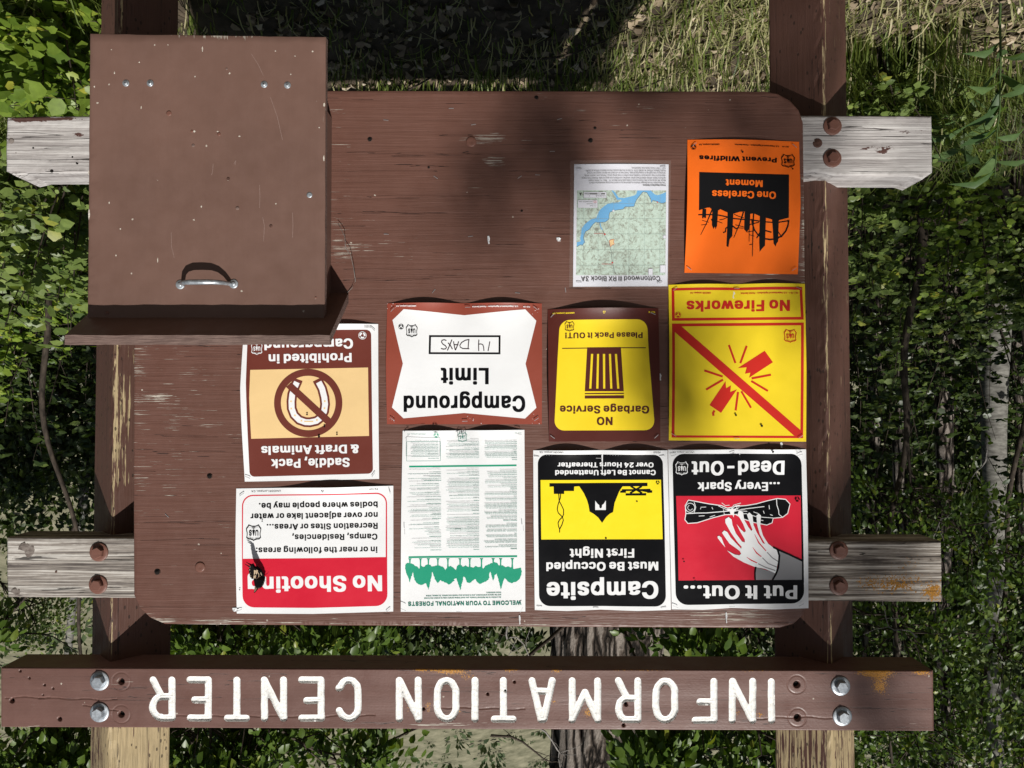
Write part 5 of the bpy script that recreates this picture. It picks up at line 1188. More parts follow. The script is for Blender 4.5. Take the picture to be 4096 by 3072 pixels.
        ':': (109, '26 -1 20 1 15 4 10 10 7 15 7 38 9 43 12 48 18 53 29 57 59 57 67 54 71 52 78 44 80 38 80 16 76 8 70 2 60 -2', '27 124 19 127 15 129 11 134 8 140 7 164 9 169 12 173 19 179 29 182 59 182 66 180 71 177 78 170 80 164 80 142 76 134 68 127 60 124'),
        ';': (109, '6 -54 3 -53 2 -51 2 -36 16 48 18 49 21 50 71 50 77 49 78 46 78 32 54 -52 48 -54', '30 124 23 127 18 130 13 136 11 142 11 163 13 169 16 174 23 180 32 182 63 182 70 180 74 178 81 171 83 166 84 160 84 145 83 140 80 134 73 128 64 124'),
        '(': (148, '69 -44 65 -42 63 -40 47 -7 36 22 31 43 27 61 25 92 25 131 28 153 33 177 43 214 52 238 64 261 71 263 118 263 121 262 123 260 123 247 107 209 99 186 93 164 90 146 86 122 85 112 85 95 88 73 92 52 104 17 122 -26 123 -40 121 -42 117 -44'),
        ')': (148, '6 -44 3 -42 2 -41 2 -27 22 19 31 49 38 85 39 95 39 112 35 146 28 177 19 206 12 224 2 246 2 259 3 262 7 263 56 263 60 261 63 257 75 231 85 204 93 172 97 148 100 116 100 90 97 61 91 31 83 7 74 -14 60 -41 58 -43 54 -44'),
        '!': (113, '28 -1 21 1 15 4 9 14 8 19 8 36 10 43 12 47 21 54 30 57 60 57 68 54 72 52 79 44 80 41 82 34 82 21 81 15 79 12 75 6 69 1 61 -2', '19 73 16 75 15 78 14 182 13 188 13 247 15 249 19 250 72 250 76 248 76 244 75 154 75 148 75 85 73 76 72 74 68 73'),
        "'": (118, '23 145 21 146 19 149 18 210 17 216 17 247 19 249 23 250 71 250 75 249 77 246 77 214 74 147 72 146 69 145'),
        '"': (170, '15 165 70 165 70 250 15 250', '90 165 145 165 145 250 90 250'),
    },
}


# ================================================================== posters
GC = {}


def glyph(wt, ch):
    k = (wt, ch)
    if k not in GC:
        rec = GLYPHS[wt].get(ch)
        if rec is None:
            GC[k] = (90, None, None)
        else:
            vs_, fs = [], []
            for l in rec[1:]:
                n = [int(x) for x in l.split()]
                b = len(vs_)
                vs_ += [(n[i] / 250.0, n[i + 1] / 250.0) for i in range(0, len(n), 2)]
                fs.append(list(range(b, len(vs_))))
            v, f = cdt(vs_, fs, 2)
            GC[k] = (rec[0], v, f)
    return GC[k]


class Poster:
    """One sheet on the board. All coordinates are pixels of an enlarged view of the photograph (origin x0, y0; k photograph pixels each)."""
    def __init__(self, label, region, corners, curl, name='poster', group='posters stapled to the board', base=0.0008):
        self.x0, self.y0, self.k = region
        self.cor = corners
        xs = [c[0] for c in corners]; ys = [c[1] for c in corners]
        self.bb = (min(xs), min(ys), max(xs), max(ys))
        self.curl = curl
        self.base = base
        self.h = 0.0
        self.parts = {}
        cx, cy = np.mean(xs), np.mean(ys)
        p = self.board(np.array([[cx, min(ys)]]))[0]
        self.root = thing(name, label, 'poster', tuple(p), group)

    def board(self, P):
        return at_arr(self.x0 + P[:, 0] * self.k, self.y0 + P[:, 1] * self.k, 0.0)

    def lift(self, P):
        u = np.clip((P[:, 0] - self.bb[0]) / (self.bb[2] - self.bb[0]), 0, 1)
        v = np.clip((P[:, 1] - self.bb[1]) / (self.bb[3] - self.bb[1]), 0, 1)
        c = self.curl
        o = np.zeros(len(P))
        nb = c.get('n', 2)
        wave = np.abs(np.sin(np.pi * nb * u)) ** 1.3
        if 'mid' in c:
            wave = np.exp(-((u - c['mid'][0]) / c['mid'][1]) ** 2)
        o += c.get('foot', .008) * 1.2 * wave * np.exp(-v / .10)
        o += c.get('head', .0015) * np.abs(np.sin(np.pi * nb * u)) ** 1.3 * np.exp(-(1 - v) / .08)
        o += c.get('left', .006) * np.sin(np.pi * np.clip(v, 0, 1)) ** 1.2 * np.exp(-u / .10)
        o += c.get('right', .003) * np.sin(np.pi * np.clip(v, 0, 1)) ** 1.2 * np.exp(-(1 - u) / .10)
        o += c.get('belly', .003) * np.sin(np.pi * u) * np.sin(np.pi * v) * (1 + .35 * np.sin(5 * u + 4 * v))
        return o

    def put(self, part, V2, F, mat):
        V2 = np.asarray(V2, float)
        W = self.board(V2)
        W[:, 1] -= self.base + self.h + self.lift(V2)
        d = self.parts.setdefault(part, dict(V=[], F=[], MI=[], M=[], n=0))
        if mat not in d['M']:
            d['M'].append(mat)
        mi = d['M'].index(mat)
        # photograph y runs down while world z runs up and world x runs against photograph x: orientation is kept mirrored twice
        for f in F:
            a = 0.0
            p = V2[f]
            a = np.sum(p[:, 0] * np.roll(p[:, 1], -1) - np.roll(p[:, 0], -1) * p[:, 1])
            d['F'].append([i + d['n'] for i in (f if a < 0 else f[::-1])])
            d['MI'].append(mi)
        d['V'].append(W)
        d['n'] += len(W)

    def up(self, s=1.0):
        self.h += 0.00006 * s

    def fill(self, part, loops, mat, fine=True, mode=2):
        self.up()
        step = 0.006 * PXM / self.k
        vs_, fs = [], []
        for l in loops:
            l = densify(l, step) if fine else [np.array(p, float) for p in l]
            b = len(vs_)
            vs_ += [tuple(p) for p in l]
            fs.append(list(range(b, len(vs_))))
        if fine:
            a = np.array(vs_)
            x, y = np.meshgrid(np.arange(a[:, 0].min() + step * .5, a[:, 0].max(), step), np.arange(a[:, 1].min() + step * .5, a[:, 1].max(), step))
            s = np.c_[x.ravel(), y.ravel()]
            ok = np.zeros(len(s), bool)
            for f in fs:
                ok ^= inside_poly(a[f], s[:, 0], s[:, 1])
            vs_ += [tuple(p) for p in s[ok]]
        v, f = cdt([(p[0] / 1000.0, p[1] / 1000.0) for p in vs_], fs, mode)
        self.put(part, v * 1000.0, f, mat)

    def stroke(self, part, pts, w, mat, closed=False):
        self.up(0.5)
        P = [np.array(p, float) for p in pts]
        if closed:
            P.append(P[0])
        step = 0.010 * PXM / self.k
        D = []
        for a, b in zip(P[:-1], P[1:]):
            n = max(1, int(np.hypot(*(b - a)) / step))
            D += [a + (b - a) * t / n for t in range(n)]
        D.append(P[-1])
        D = np.array(D)
        n = len(D)
        t = np.zeros_like(D)
        t[1:-1] = D[2:] - D[:-2]
        t[0] = D[1] - D[0]; t[-1] = D[-1] - D[-2]
        if closed:
            t[0] = t[-1] = D[1] - D[-2]
        t /= np.maximum(np.hypot(t[:, 0], t[:, 1]), 1e-9)[:, None]
        nn = np.c_[-t[:, 1], t[:, 0]]
        if not hasattr(w, '__len__'):
            w = np.full(n, float(w))
        else:
            w = np.interp(np.linspace(0, 1, n), np.linspace(0, 1, len(w)), w)
        V = np.r_[D + nn * w[:, None] / 2, D - nn * w[:, None] / 2]
        F = [[i, i + 1, n + i + 1, n + i] for i in range(n - 1)]
        self.put(part, V, F, mat)

    def text(self, s, x0, y0, x1, y1, cap, mat, wt='b', part='lettering', scale=None):
        """Letters from (x0, y0) to (x1, y1) along the baseline; with scale the width is natural, else it is fitted."""
        self.up()
        adv, items = 0.0, []
        for ch in s:
            if ch == ' ':
                adv += 72.0
                continue
            a, v, f = glyph(wt, ch)
            if v is not None:
                items.append((adv, v, f))
            adv += a
        if not items:
            return
        lo = min((a / 250.0 + v[:, 0].min()) for a, v, f in items)
        hi = max((a / 250.0 + v[:, 0].max()) for a, v, f in items)
        S, E = np.array([x0, y0], float), np.array([x1, y1], float)
        L = np.hypot(*(E - S))
        e = (E - S) / L
        upv = np.array([e[1], -e[0]])
        sx = L / (hi - lo) if scale is None else scale * cap
        VV, FF, b = [], [], 0
        for a, v, f in items:
            X = (v[:, 0] + a / 250.0 - lo) * sx
            VV.append(S[None] + X[:, None] * e[None] + (v[:, 1] * cap)[:, None] * upv[None])
            FF += [[i + b for i in q] for q in f]
            b += len(v)
        if part == 'lettering':
            self.nt = getattr(self, 'nt', 0) + 1
            part = 'lettering#%d' % self.nt if cap >= 40 else 'fine_print#%d' % self.nt
        self.put(part, np.concatenate(VV), FF, mat)

    def lines(self, rows, x, cap, mat, scale=0.98, slope=0.0, wt='r'):
        for r in rows:
            y, s = r[0], r[1]
            bold = len(r) > 2
            self.text(s, x - (r[2] if bold and isinstance(r[2], (int, float)) and r[2] > 1 else 0), y, x - 100, y + slope, cap, mat, 'b' if bold and r[2] == 1 else wt, 'body_text', scale)

    def circle(self, cx, cy, r, n=40, a0=0, a1=360):
        return [(cx + r * math.cos(R(a0 + (a1 - a0) * k / n)), cy + r * math.sin(R(a0 + (a1 - a0) * k / n))) for k in range(n if a1 - a0 == 360 else n + 1)]

    def ring(self, part, cx, cy, ro, ri, mat, n=44):
        self.fill(part, [self.circle(cx, cy, ro, n), self.circle(cx, cy, ri, n)], mat, fine=ro - ri > 30)

    def recycle(self, cx, cy, r, mat, ring=True):
        if ring:
            self.ring('recycling_mark', cx, cy, r, r * .88, mat, 30)
            r *= .76
        for k in range(3):
            a = 90 + 120 * k
            self.fill('recycling_mark', [self.circle(cx, cy, r, 6, a - 42, a + 30) + self.circle(cx, cy, r * .48, 6, a + 30, a - 42)], mat, False)
            t = R(a + 30)
            p = lambda rr, da: (cx + rr * math.cos(t + da), cy + rr * math.sin(t + da))
            self.fill('recycling_mark', [[p(r * 1.12, 0), p(r * .74, .42), p(r * .32, 0)]], mat, False)

    def shield(self, cx, cy, hw, hh, mat):
        """The forest agency's shield: U, a spruce and S, between two lines of small capitals."""
        half = [(0, 1.0), (.16, .90), (.42, .82), (.72, .80), (.97, .60), (.90, .34), (.89, .06), (.98, -.30), (1.0, -.52), (.80, -.74), (.66, -.98), (.40, -.86), (.2, -.80), (0, -.80)]
        o = half + [(-x, y) for x, y in half[::-1]][1:-1]
        f = lambda x, y: (cx - x * hw, cy + y * hh)
        self.fill('emblem', [[f(x, y) for x, y in o], [f(x * .88, y * .88) for x, y in o]], mat, False)
        self.text('U', *f(-.62, -.30), *f(-.22, -.30), hh * .66, mat, 'b', 'emblem')
        self.text('S', *f(.24, -.30), *f(.60, -.30), hh * .66, mat, 'b', 'emblem')
        self.fill('emblem', [[f(x, y) for x, y in ((-.04, -.52), (.04, -.52), (.04, -.34), (.05, -.30), (.20, -.26), (.12, -.1), (.16, -.06), (.09, .1), (.1, .14), (0, .44), (-.1, .14), (-.09, .1), (-.16, -.06), (-.12, -.1), (-.20, -.26), (-.05, -.30), (-.04, -.34))]], mat, False)
        self.fill('emblem', [[f(-.2, -.53), f(.2, -.53), f(.2, -.60), f(-.2, -.60)]], mat, False)
        for s, yy, ww, hc in (('FOREST SERVICE', .58, .66, .14), ('DEPARTMENT OF AGRICULTURE', -.72, .58, .09)):
            words_ = s
            n = len(words_)
            sg = 1 if yy > 0 else -1
            for i, ch in enumerate(words_):
                if ch == ' ':
                    continue
                t = (i + .5) / n * 2 - 1
                x = t * ww
                y = yy + sg * .16 * (1 - t * t) * (1 if yy > 0 else -.4) - (.1 if yy > 0 else 0)
                w = ww * 2 / n * .72
                self.text(ch, *f(x - w / 2, y), *f(x + w / 2, y), hh * hc, mat, 'r', 'emblem')

    def staples(self, lst):
        for (x, y, a) in lst:
            p = np.array([[x, y]], float)
            w = at(self.x0 + x * self.k, self.y0 + y * self.k)
            yy = -(self.base + self.h + self.lift(p)[0])
            staple(self.root, self.x0 + x * self.k, self.y0 + y * self.k, R(a), yy, 0.0056, 0.0007)

    def holes(self, lst, r=9):
        for (x, y) in lst:
            rr = r * random.uniform(.75, 1.15)
            self.fill('puncture', [[(x + rr * math.cos(t) * random.uniform(.8, 1.2), y + rr * math.sin(t) * random.uniform(.8, 1.2)) for t in np.linspace(0, 6.28, 11)[:-1]]], HOLE, False)

    def done(self):
        for part, d in self.parts.items():
            part = part.split('#')[0]
            me = np_mesh(part, np.concatenate(d['V']), d['F'], d['MI'], part in ('sheet', 'printed_panel'))
            link(part, me, self.root, d['M'])


quad = lambda *p: list(p)

# ---- orange wildfire poster
p = Poster('orange poster with burnt black tree stumps, reading One Careless Moment Prevent Wildfires', (2720, 540, .34367),
           [(85, 57), (1385, 80), (1370, 1622), (50, 1605)], dict(n=1, foot=.006, left=.013, right=.002, belly=.002, head=.0008))
p.fill('sheet', [[(85, 57), (700, 66), (1385, 80), (1398, 800), (1370, 1622), (50, 1605), (72, 700)]], ORANGE)
p.fill('printed_panel', [[(218, 436), (1266, 462), (1263, 965), (1140, 997), (1075, 988), (1000, 968), (920, 945), (850, 915), (800, 925), (745, 895), (690, 898), (620, 920), (548, 905), (465, 868), (430, 890), (375, 878), (340, 850), (310, 852), (255, 870), (212, 885)]], CHAR)
p.stroke('pictogram', [(205, 935), (300, 932), (380, 932), (450, 937), (550, 957), (620, 975), (720, 985), (820, 990), (920, 1005), (1000, 1015), (1080, 1020), (1150, 1018), (1262, 1000)], 15, CHAR)
p.stroke('pictogram', [(625, 925), (680, 950), (740, 968)], 10, CHAR)
for tr in ([(255, 865), (300, 865), (298, 965), (285, 978), (272, 960), (262, 982), (250, 968)],
           [(372, 870), (440, 875), (428, 1060), (410, 1102), (402, 1070), (385, 1098), (366, 1050)],
           [(550, 895), (618, 905), (605, 1180), (575, 1215), (560, 1308), (538, 1295), (545, 1100)],
           [(750, 885), (815, 915), (808, 1090), (790, 1112), (768, 1132), (742, 1100)],
           [(925, 935), (996, 960), (985, 1290), (960, 1315), (923, 1362), (918, 1250)],
           [(1066, 975), (1146, 990), (1138, 1240), (1120, 1265), (1108, 1302), (1085, 1265), (1076, 1100)]):
    p.fill('pictogram', [tr], CHAR, False)
for st, w in (([(560, 1070), (530, 1090), (525, 1130), (497, 1140)], 15), ([(605, 1060), (640, 1088), (660, 1096)], 16), ([(545, 965), (500, 985), (455, 992)], 8), ([(985, 1115), (1060, 1136)], 15), ([(925, 1140), (888, 1205)], 12),
              ([(1138, 1130), (1182, 1192)], 12), ([(372, 870), (300, 1040), (235, 1168)], (16, 10, 5)), ([(250, 1000), (330, 1022)], 6), ([(240, 1055), (310, 1046)], 6), ([(735, 900), (690, 1040), (622, 1200)], (16, 10, 5)),
              ([(640, 1050), (740, 1076)], 7), ([(660, 1085), (735, 1090)], 6), ([(852, 915), (846, 1100), (838, 1415)], (16, 11, 6)), ([(800, 1050), (915, 1020)], 9), ([(770, 1135), (860, 1120)], 6), ([(800, 1165), (862, 1182)], 6),
              ([(802, 1282), (842, 1274)], 6), ([(802, 1090), (800, 1245)], 6), ([(430, 1010), (490, 1032)], 6), ([(362, 985), (372, 1010)], 14)):
    p.stroke('pictogram', st, w, CHAR)
p.stroke('pictogram', [(832, 985), (838, 1040), (862, 1110), (905, 1170), (975, 1212), (1045, 1222), (1115, 1212), (1180, 1180), (1228, 1120), (1252, 1060), (1260, 995)], 16, CHAR)
p.text('One Careless', 1112, 664, 368, 650, 84, ORANGE)
p.text('Moment', 958, 533, 527, 522, 78, ORANGE)
p.text('Prevent Wildfires', 1122, 272, 220, 246, 55, BLACK)
p.text('P51-60', 1258, 136, 1185, 134, 15, BLACK)
p.text('U.S. Department of Agriculture - Forest Service', 1145, 134, 628, 116, 16, BLACK)
p.text('UNICOR Lompoc, CA', 450, 112, 218, 112, 16, BLACK)
p.recycle(153, 146, 33, BLACK)
p.shield(1252, 308, 80, 80, BLACK)
p.fill('emblem', [p.circle(1300, 402, 10, 12)], BLACK, False)
p.staples([(160, 122, -42), (1323, 137, 42), (102, 1560, 38), (1320, 1568, -32)])
p.holes([(715, 212)], 14)
p.done()

# ---- laminated burn map
p = Poster('laminated white burn notice with a green relief map and a blue river', (2270, 640, .31343),
           [(35, 12), (1315, 12), (1285, 1650), (20, 1630)], dict(n=1, foot=.003, left=.002, right=.001, belly=.001, head=.0006))
p.fill('paper_sheet', [[(85, 57), (1290, 57), (1275, 1612), (70, 1618)]], PAPER_MAP)
p.fill('printed_map', [[(120, 390), (1258, 390), (1247, 1472), (107, 1472)]], RELIEF)
south = [(118, 1112), (150, 1092), (175, 1080), (182, 1098), (220, 1052), (205, 1000), (212, 960), (228, 918), (280, 888), (305, 850), (330, 820), (360, 795), (385, 802), (410, 800), (480, 795), (515, 770), (530, 750), (528, 712), (540, 670), (590, 648), (640, 640), (710, 630), (732, 600), (790, 600), (850, 595), (858, 560), (880, 510), (920, 460), (962, 408), (1010, 418), (1060, 500), (1070, 552), (1088, 516), (1135, 530), (1190, 552), (1225, 552), (1252, 540)]
p.fill('printed_map', [south + [(1256, 412), (1210, 432), (1150, 452), (1110, 440), (1060, 391), (890, 391), (876, 440), (850, 456), (790, 472), (720, 488), (650, 482), (610, 420), (575, 391), (560, 391), (585, 430), (610, 470), (630, 512), (680, 510), (690, 525), (650, 545), (610, 548), (570, 548), (515, 558), (470, 590), (430, 622), (400, 660), (382, 700), (370, 738), (340, 748), (290, 765), (255, 792), (222, 820), (182, 872), (172, 945), (160, 1000), (168, 1040), (119, 1052)]], BLUE, False)
p.stroke('printed_map', south, 6, MAPLINE)
p.stroke('printed_map', [(405, 800), (412, 840), (440, 880), (470, 960), (500, 1010), (530, 1060), (545, 1120), (560, 1180), (565, 1260), (575, 1320), (590, 1380), (600, 1425), (622, 1468)], 5, MAPLINE)
p.stroke('printed_map', [(415, 805), (420, 850), (445, 895)], 12, BLUE)
for x in (205, 395, 590, 785, 985, 1180):
    p.stroke('printed_map', [(x, 392), (x - 6, 1470)], 2.4, MAPGRID)
for y in (560, 752, 946, 1145, 1345):
    p.stroke('printed_map', [(112, y), (1252, y)], 2.4, MAPGRID)
p.fill('printed_map', [[(530, 1030), (560, 1018), (592, 1014), (586, 1050), (598, 1075), (570, 1085), (546, 1112), (540, 1070)]], BEIGE, False)
p.stroke('printed_map', [(530, 1030), (560, 1018), (592, 1014), (586, 1050), (598, 1075), (570, 1085), (546, 1112), (540, 1070)], 5, FIRERED, True)
for q, r in (((475, 950), 12), ((571, 1312), 11), ((1145, 542), 9)):
    p.fill('printed_map', [p.circle(q[0], q[1], r, 8)], FIRERED, False)
p.text('COTTONWOOD', 462, 934, 336, 934, 12, FIRERED, 'r')
p.text('COTTONWOOD', 566, 1324, 436, 1324, 12, FIRERED, 'r')
p.fill('printed_map', [p.circle(585, 652, 13, 14)], PAPER_MAP, False)
for b in ((205, 413, 495, 488), (130, 515, 382, 615), (1030, 1390, 1085, 1470), (1180, 1345, 1247, 1440), (1218, 965, 1252, 1005)):
    p.fill('printed_map', [[(b[0], b[1]), (b[2], b[1]), (b[2], b[3]), (b[0], b[3])]], PAPER_MAP, False)
    p.stroke('printed_map', [(b[0], b[1]), (b[2], b[1]), (b[2], b[3]), (b[0], b[3])], 2.5, MAPLINE, True)
p.fill('printed_map', [[(280, 431), (378, 431), (378, 444), (280, 444)], [(428, 431), (478, 431), (478, 444), (428, 444)]], BLACK, False)
p.stroke('printed_map', [(378, 431), (428, 431), (428, 444), (378, 444)], 2, BLACK, True)
p.text('Miles', 274, 430, 218, 430, 16, BLACK, 'r')
p.text('0 0.25 0.5', 482, 456, 360, 456, 15, BLACK, 'r')
p.text('1', 284, 456, 274, 456, 15, BLACK, 'r')
p.text('Cottonwood III 3A - 66ac', 322, 532, 145, 532, 12, MAPLINE, 'r')
p.text('Open Road', 322, 560, 245, 560, 11, MAPLINE, 'r')
p.text('Road', 322, 586, 285, 586, 11, MAPLINE, 'r')
for y in (566, 592):
    p.stroke('printed_map', [(365, y), (330, y)], 3, MAPLINE)
p.stroke('printed_map', [(366, 530), (332, 530), (332, 547), (366, 547)], 4, FIRERED, True)
p.fill('printed_map', [[(148, 420), (163, 432), (178, 420), (163, 465)]], BLACK, False)
p.text('Cottonwood III RX Block 3A', 1182, 1490, 172, 1492, 60, CHAR, 'r')
p.text('Prescribed Burn Notice:', 1250, 322, 958, 322, 17, CHAR, 'b')
for s, y, xe in (('The Mountain Home Ranger District is planning to conduct burning operations in Burn', 291, 278), ('Block 3A 66 acres in the Cottonwood Creek area from March 15 - May 15, 2026. Exact', 261, 268),
                 ('ignitions dates will be determined when weather conditions are appropriate. Smoke from these', 231, 182), ('operations may cause poor visibility and collect in low lying areas. Please use caution while', 199, 216),
                 ('driving or recreating in impacted areas. Feel free to contact the Boise National Forest', 167, 250), ('Public Affairs Officer at (208) 373-4105 or the Mountain Home District Office at (208)', 137, 235), ('587-7961 if you have any Questions.', 107, 812)):
    p.text(s, 1250, y, xe, y, 17, CHAR, 'r')
p.up(3)
p.fill('laminate_film', [[(35, 12), (1315, 12), (1300, 900), (1285, 1650), (20, 1632), (28, 800)]], LAMINATE)
p.staples([(140, 115, 4), (1215, 92, -8), (145, 1563, 4), (1175, 1568, -16)])
p.done()

# ---- fireworks poster
p = Poster('large yellow poster with a red diagonal bar over a firecracker, reading No Fireworks', (2640, 1110, .40978),
           [(82, 72), (1412, 62), (1425, 1602), (85, 1590)], dict(n=2, foot=.0085, left=.008, right=.002, belly=.003, head=.0008))
p.fill('sheet', [[(82, 72), (740, 66), (1412, 62), (1425, 900), (1425, 1602), (85, 1590)]], YELLOW)
p.fill('printed_panel', [[(110, 105), (1385, 93), (1400, 412), (112, 425)], [(138, 130), (1358, 122), (1372, 385), (140, 398)]], FIRERED)
p.fill('printed_panel', [[(112, 452), (1400, 440), (1395, 1568), (112, 1562)], [(140, 480), (1373, 468), (1368, 1545), (140, 1540)]], FIRERED)
p.fill('printed_panel', [[(128, 466), (150, 474), (205, 478), (1370, 1490), (1380, 1556), (1305, 1543), (140, 535)]], FIRERED)
for l in ([(755, 885), (1018, 716), (1098, 828), (865, 980), (878, 930), (825, 940), (842, 878)], [(636, 1013), (642, 1082), (690, 1052), (682, 1118), (748, 1092), (593, 1322), (480, 1245)]):
    p.fill('pictogram', [l], FIRERED)
p.stroke('pictogram', [(530, 1298), (515, 1322), (520, 1350)], 22, FIRERED)
for a, b in (((668, 660), (732, 836)), ((842, 668), (780, 838)), ((1078, 950), (890, 986)), ((887, 1012), (1048, 1108)), ((790, 1112), (884, 1272)), ((758, 1118), (735, 1298)), ((612, 998), (446, 1095)), ((608, 968), (428, 908))):
    p.stroke('pictogram', [a, b], 20, FIRERED)
p.text('No Fireworks', 1262, 222, 255, 232, 107, FIRERED)
p.text('P51-73.1 - U.S. Department of Agriculture - Forest Service', 1342, 144, 785, 150, 16, FIRERED)
p.text('UNICOR Lompoc, CA', 487, 148, 288, 148, 16, FIRERED)
p.recycle(172, 367, 29, FIRERED)
p.shield(1266, 572, 62, 67, FIRERED)
p.staples([(143, 117, -38), (743, 112, 0), (1345, 108, 22), (130, 1535, 32), (745, 1573, 0), (1365, 1555, -34)])
p.holes([(733, 1342), (985, 1448)], 11)
p.done()

# ---- garbage poster
p = Poster('maroon poster with a yellow panel and a litter bin, reading NO Garbage Service', (2160, 1190, .35568),
           [(85, 130), (1330, 122), (1352, 1615), (100, 1622)], dict(n=1, foot=.016, left=.012, right=.006, belly=.003, head=.0008))
p.fill('sheet', [[(85, 135), (600, 128), (1330, 122), (1340, 800), (1352, 1615), (100, 1622), (90, 800)]], MAROON)
p.fill('printed_panel', [round_poly([(222, 256), (1200, 247), (1225, 700), (1292, 1492), (158, 1496), (195, 700)], [110, 110, 0, 115, 115, 0])], YELLOW)
p.stroke('pictogram', [(247, 574), (530, 570), (910, 566), (1187, 566)], 11, MAROON)
p.fill('pictogram', [[(528, 562), (908, 558), (940, 1055), (502, 1055)]] + [[(a, 636), (b, 636), (d, 1025), (c, 1025)] for a, b, c, d in ((572, 596, 552, 576), (640, 662, 631, 655), (705, 730, 709, 732), (773, 796, 788, 812), (840, 863, 866, 890))], MAROON)
p.fill('pictogram', [[(502, 1075), (942, 1072), (942, 1085), (502, 1088)]], MAROON, False)
p.fill('pictogram', [[(502, 1103), (942, 1100), (942, 1135), (502, 1137)]], MAROON)
p.text('Please Pack it OUT!', 1152, 393, 280, 398, 64, MAROON)
p.text('Garbage Service', 1225, 1217, 222, 1217, 88, MAROON)
p.text('NO', 815, 1345, 638, 1345, 90, MAROON)
p.text('UNICOR Lompoc, CA', 383, 170, 137, 174, 16, YELLOW)
p.text('P2318', 1290, 158, 1217, 158, 18, YELLOW)
p.recycle(712, 172, 15, YELLOW, False)
p.shield(330, 328, 54, 58, MAROON)
p.staples([(140, 205, -48), (1265, 185, 24), (140, 1568, 36), (1305, 1562, -42)])
p.done()

# ---- campground limit poster
p = Poster('rust red poster with white notched panel, Campground Limit, 14 DAYS written by hand', (1520, 1180, .32551),
           [(88, 100), (1990, 105), (1990, 1588), (88, 1588)], dict(n=2, foot=.0115, left=.008, right=.004, belly=.003, head=.001))
p.fill('sheet', [[(90, 103), (1035, 104), (1988, 105), (1992, 800), (1988, 1588), (86, 1588), (80, 800)]], RUST)
p.fill('printed_panel', [[(295, 178), (1035, 250), (1785, 180), (1920, 318), (1788, 847), (1922, 1385), (1782, 1518), (1035, 1450), (290, 1515), (150, 1382), (285, 845), (157, 310)]], PAPER)
p.fill('printed_panel', [[(605, 495), (1482, 496), (1480, 730), (600, 728)], [(630, 519), (1458, 520), (1457, 706), (625, 704)]], BLACK)
p.text('Campground', 1785, 1237, 292, 1237, 200, BLACK)
p.text('Limit', 1337, 896, 747, 896, 202, BLACK)
for st in ([(1350, 572), (1340, 630), (1328, 690)], [(1278, 688), (1274, 640), (1262, 610), (1240, 603), (1214, 606)], [(1216, 550), (1212, 610), (1214, 690)], [(1094, 548), (1088, 600), (1083, 668)],
           [(1100, 548), (1050, 558), (1005, 585), (982, 620), (990, 645), (1020, 660), (1098, 662)], [(968, 572), (950, 630), (928, 680)], [(928, 680), (915, 630), (905, 572)], [(965, 614), (908, 612)],
           [(886, 550), (862, 612), (830, 684)], [(838, 590), (866, 620), (892, 668)], [(818, 562), (790, 552), (764, 560), (758, 580), (775, 606), (806, 626), (820, 646), (808, 664), (780, 668), (752, 660)]):
    p.stroke('handwriting', st, 12, MARKER)
p.recycle(263, 392, 34, BLACK)
p.shield(394, 443, 72, 80, BLACK)
p.text('P23-54', 1842, 143, 1760, 143, 17, PAPER)
p.text('U.S. Department of Agriculture - Forest Service', 1695, 140, 1135, 142, 17, PAPER)
p.text('UNICOR Lompoc, CA', 452, 136, 205, 134, 17, PAPER)
for k in range(26):
    cx, cy = ((1905, 190), (160, 1545), (1915, 1545), (140, 140), (1160, 1530))[k % 5]
    a, b = rng.normal(0, 34, 2)
    x, y = np.clip(cx + a, 96, 1982), np.clip(cy + b, 112, 1580)
    p.fill('puncture', [p.circle(x, y, random.uniform(2, 5), 6)], PAPER, False)
p.staples([(162, 187, -46), (1080, 156, -2), (1908, 166, 36), (158, 1525, 34), (1045, 1550, -2), (1922, 1527, -34)])
p.done()

# ---- saddle and pack animals poster
p = Poster('white edged brown poster with a barred horseshoe, partly hidden by the brochure box', (940, 1270, .40391),
           [(80, 78), (1418, 65), (1428, 1598), (98, 1625)], dict(n=2, foot=.009, left=.010, right=.004, belly=.003, head=.0012))
p.fill('sheet', [[(92, 80), (760, 70), (1418, 65), (1424, 800), (1428, 1598), (760, 1612), (98, 1625), (68, 700)]], PAPER)
p.fill('printed_panel', [round_poly([(130, 135), (1350, 122), (1368, 1545), (148, 1577), (120, 650)], [50, 50, 50, 50, 0])], BROWNINK)
p.fill('printed_panel', [[(160, 520), (1320, 496), (1330, 1172), (168, 1200), (152, 800)]], BEIGE)
hs = [(618, 640), (592, 700), (572, 760), (564, 830), (566, 900), (590, 965), (640, 1015), (700, 1036), (745, 1038), (810, 1024), (855, 990), (886, 930), (896, 860), (888, 790), (866, 705), (832, 640)]
p.stroke('pictogram', [(628, 612)] + hs + [(818, 612)], 98, BROWNINK)
p.stroke('pictogram', hs, 58, PAPER)
for q in ((560, 830), (562, 902), (598, 970), (662, 1022), (815, 1016), (890, 900), (893, 830)):
    p.fill('pictogram', [[(q[0] - 8, q[1] - 8), (q[0] + 8, q[1] - 8), (q[0] + 8, q[1] + 8), (q[0] - 8, q[1] + 8)]], BEIGE, False)
p.stroke('pictogram', [(690, 1030), (780, 1030)], 10, BEIGE)
p.ring('pictogram', 730, 848, 337, 270, BROWNINK, 64)
p.fill('pictogram', [[(512, 690), (562, 644), (955, 1006), (905, 1055)]], BROWNINK)
p.text('Saddle, Pack', 1138, 1388, 362, 1402, 90, PAPER)
p.text('& Draft Animals', 1228, 1256, 265, 1274, 86, PAPER)
p.text('Prohibited in', 1158, 352, 340, 366, 90, PAPER)
p.text('Campground', 1172, 210, 297, 228, 98, PAPER)
p.recycle(1267, 180, 39, PAPER)
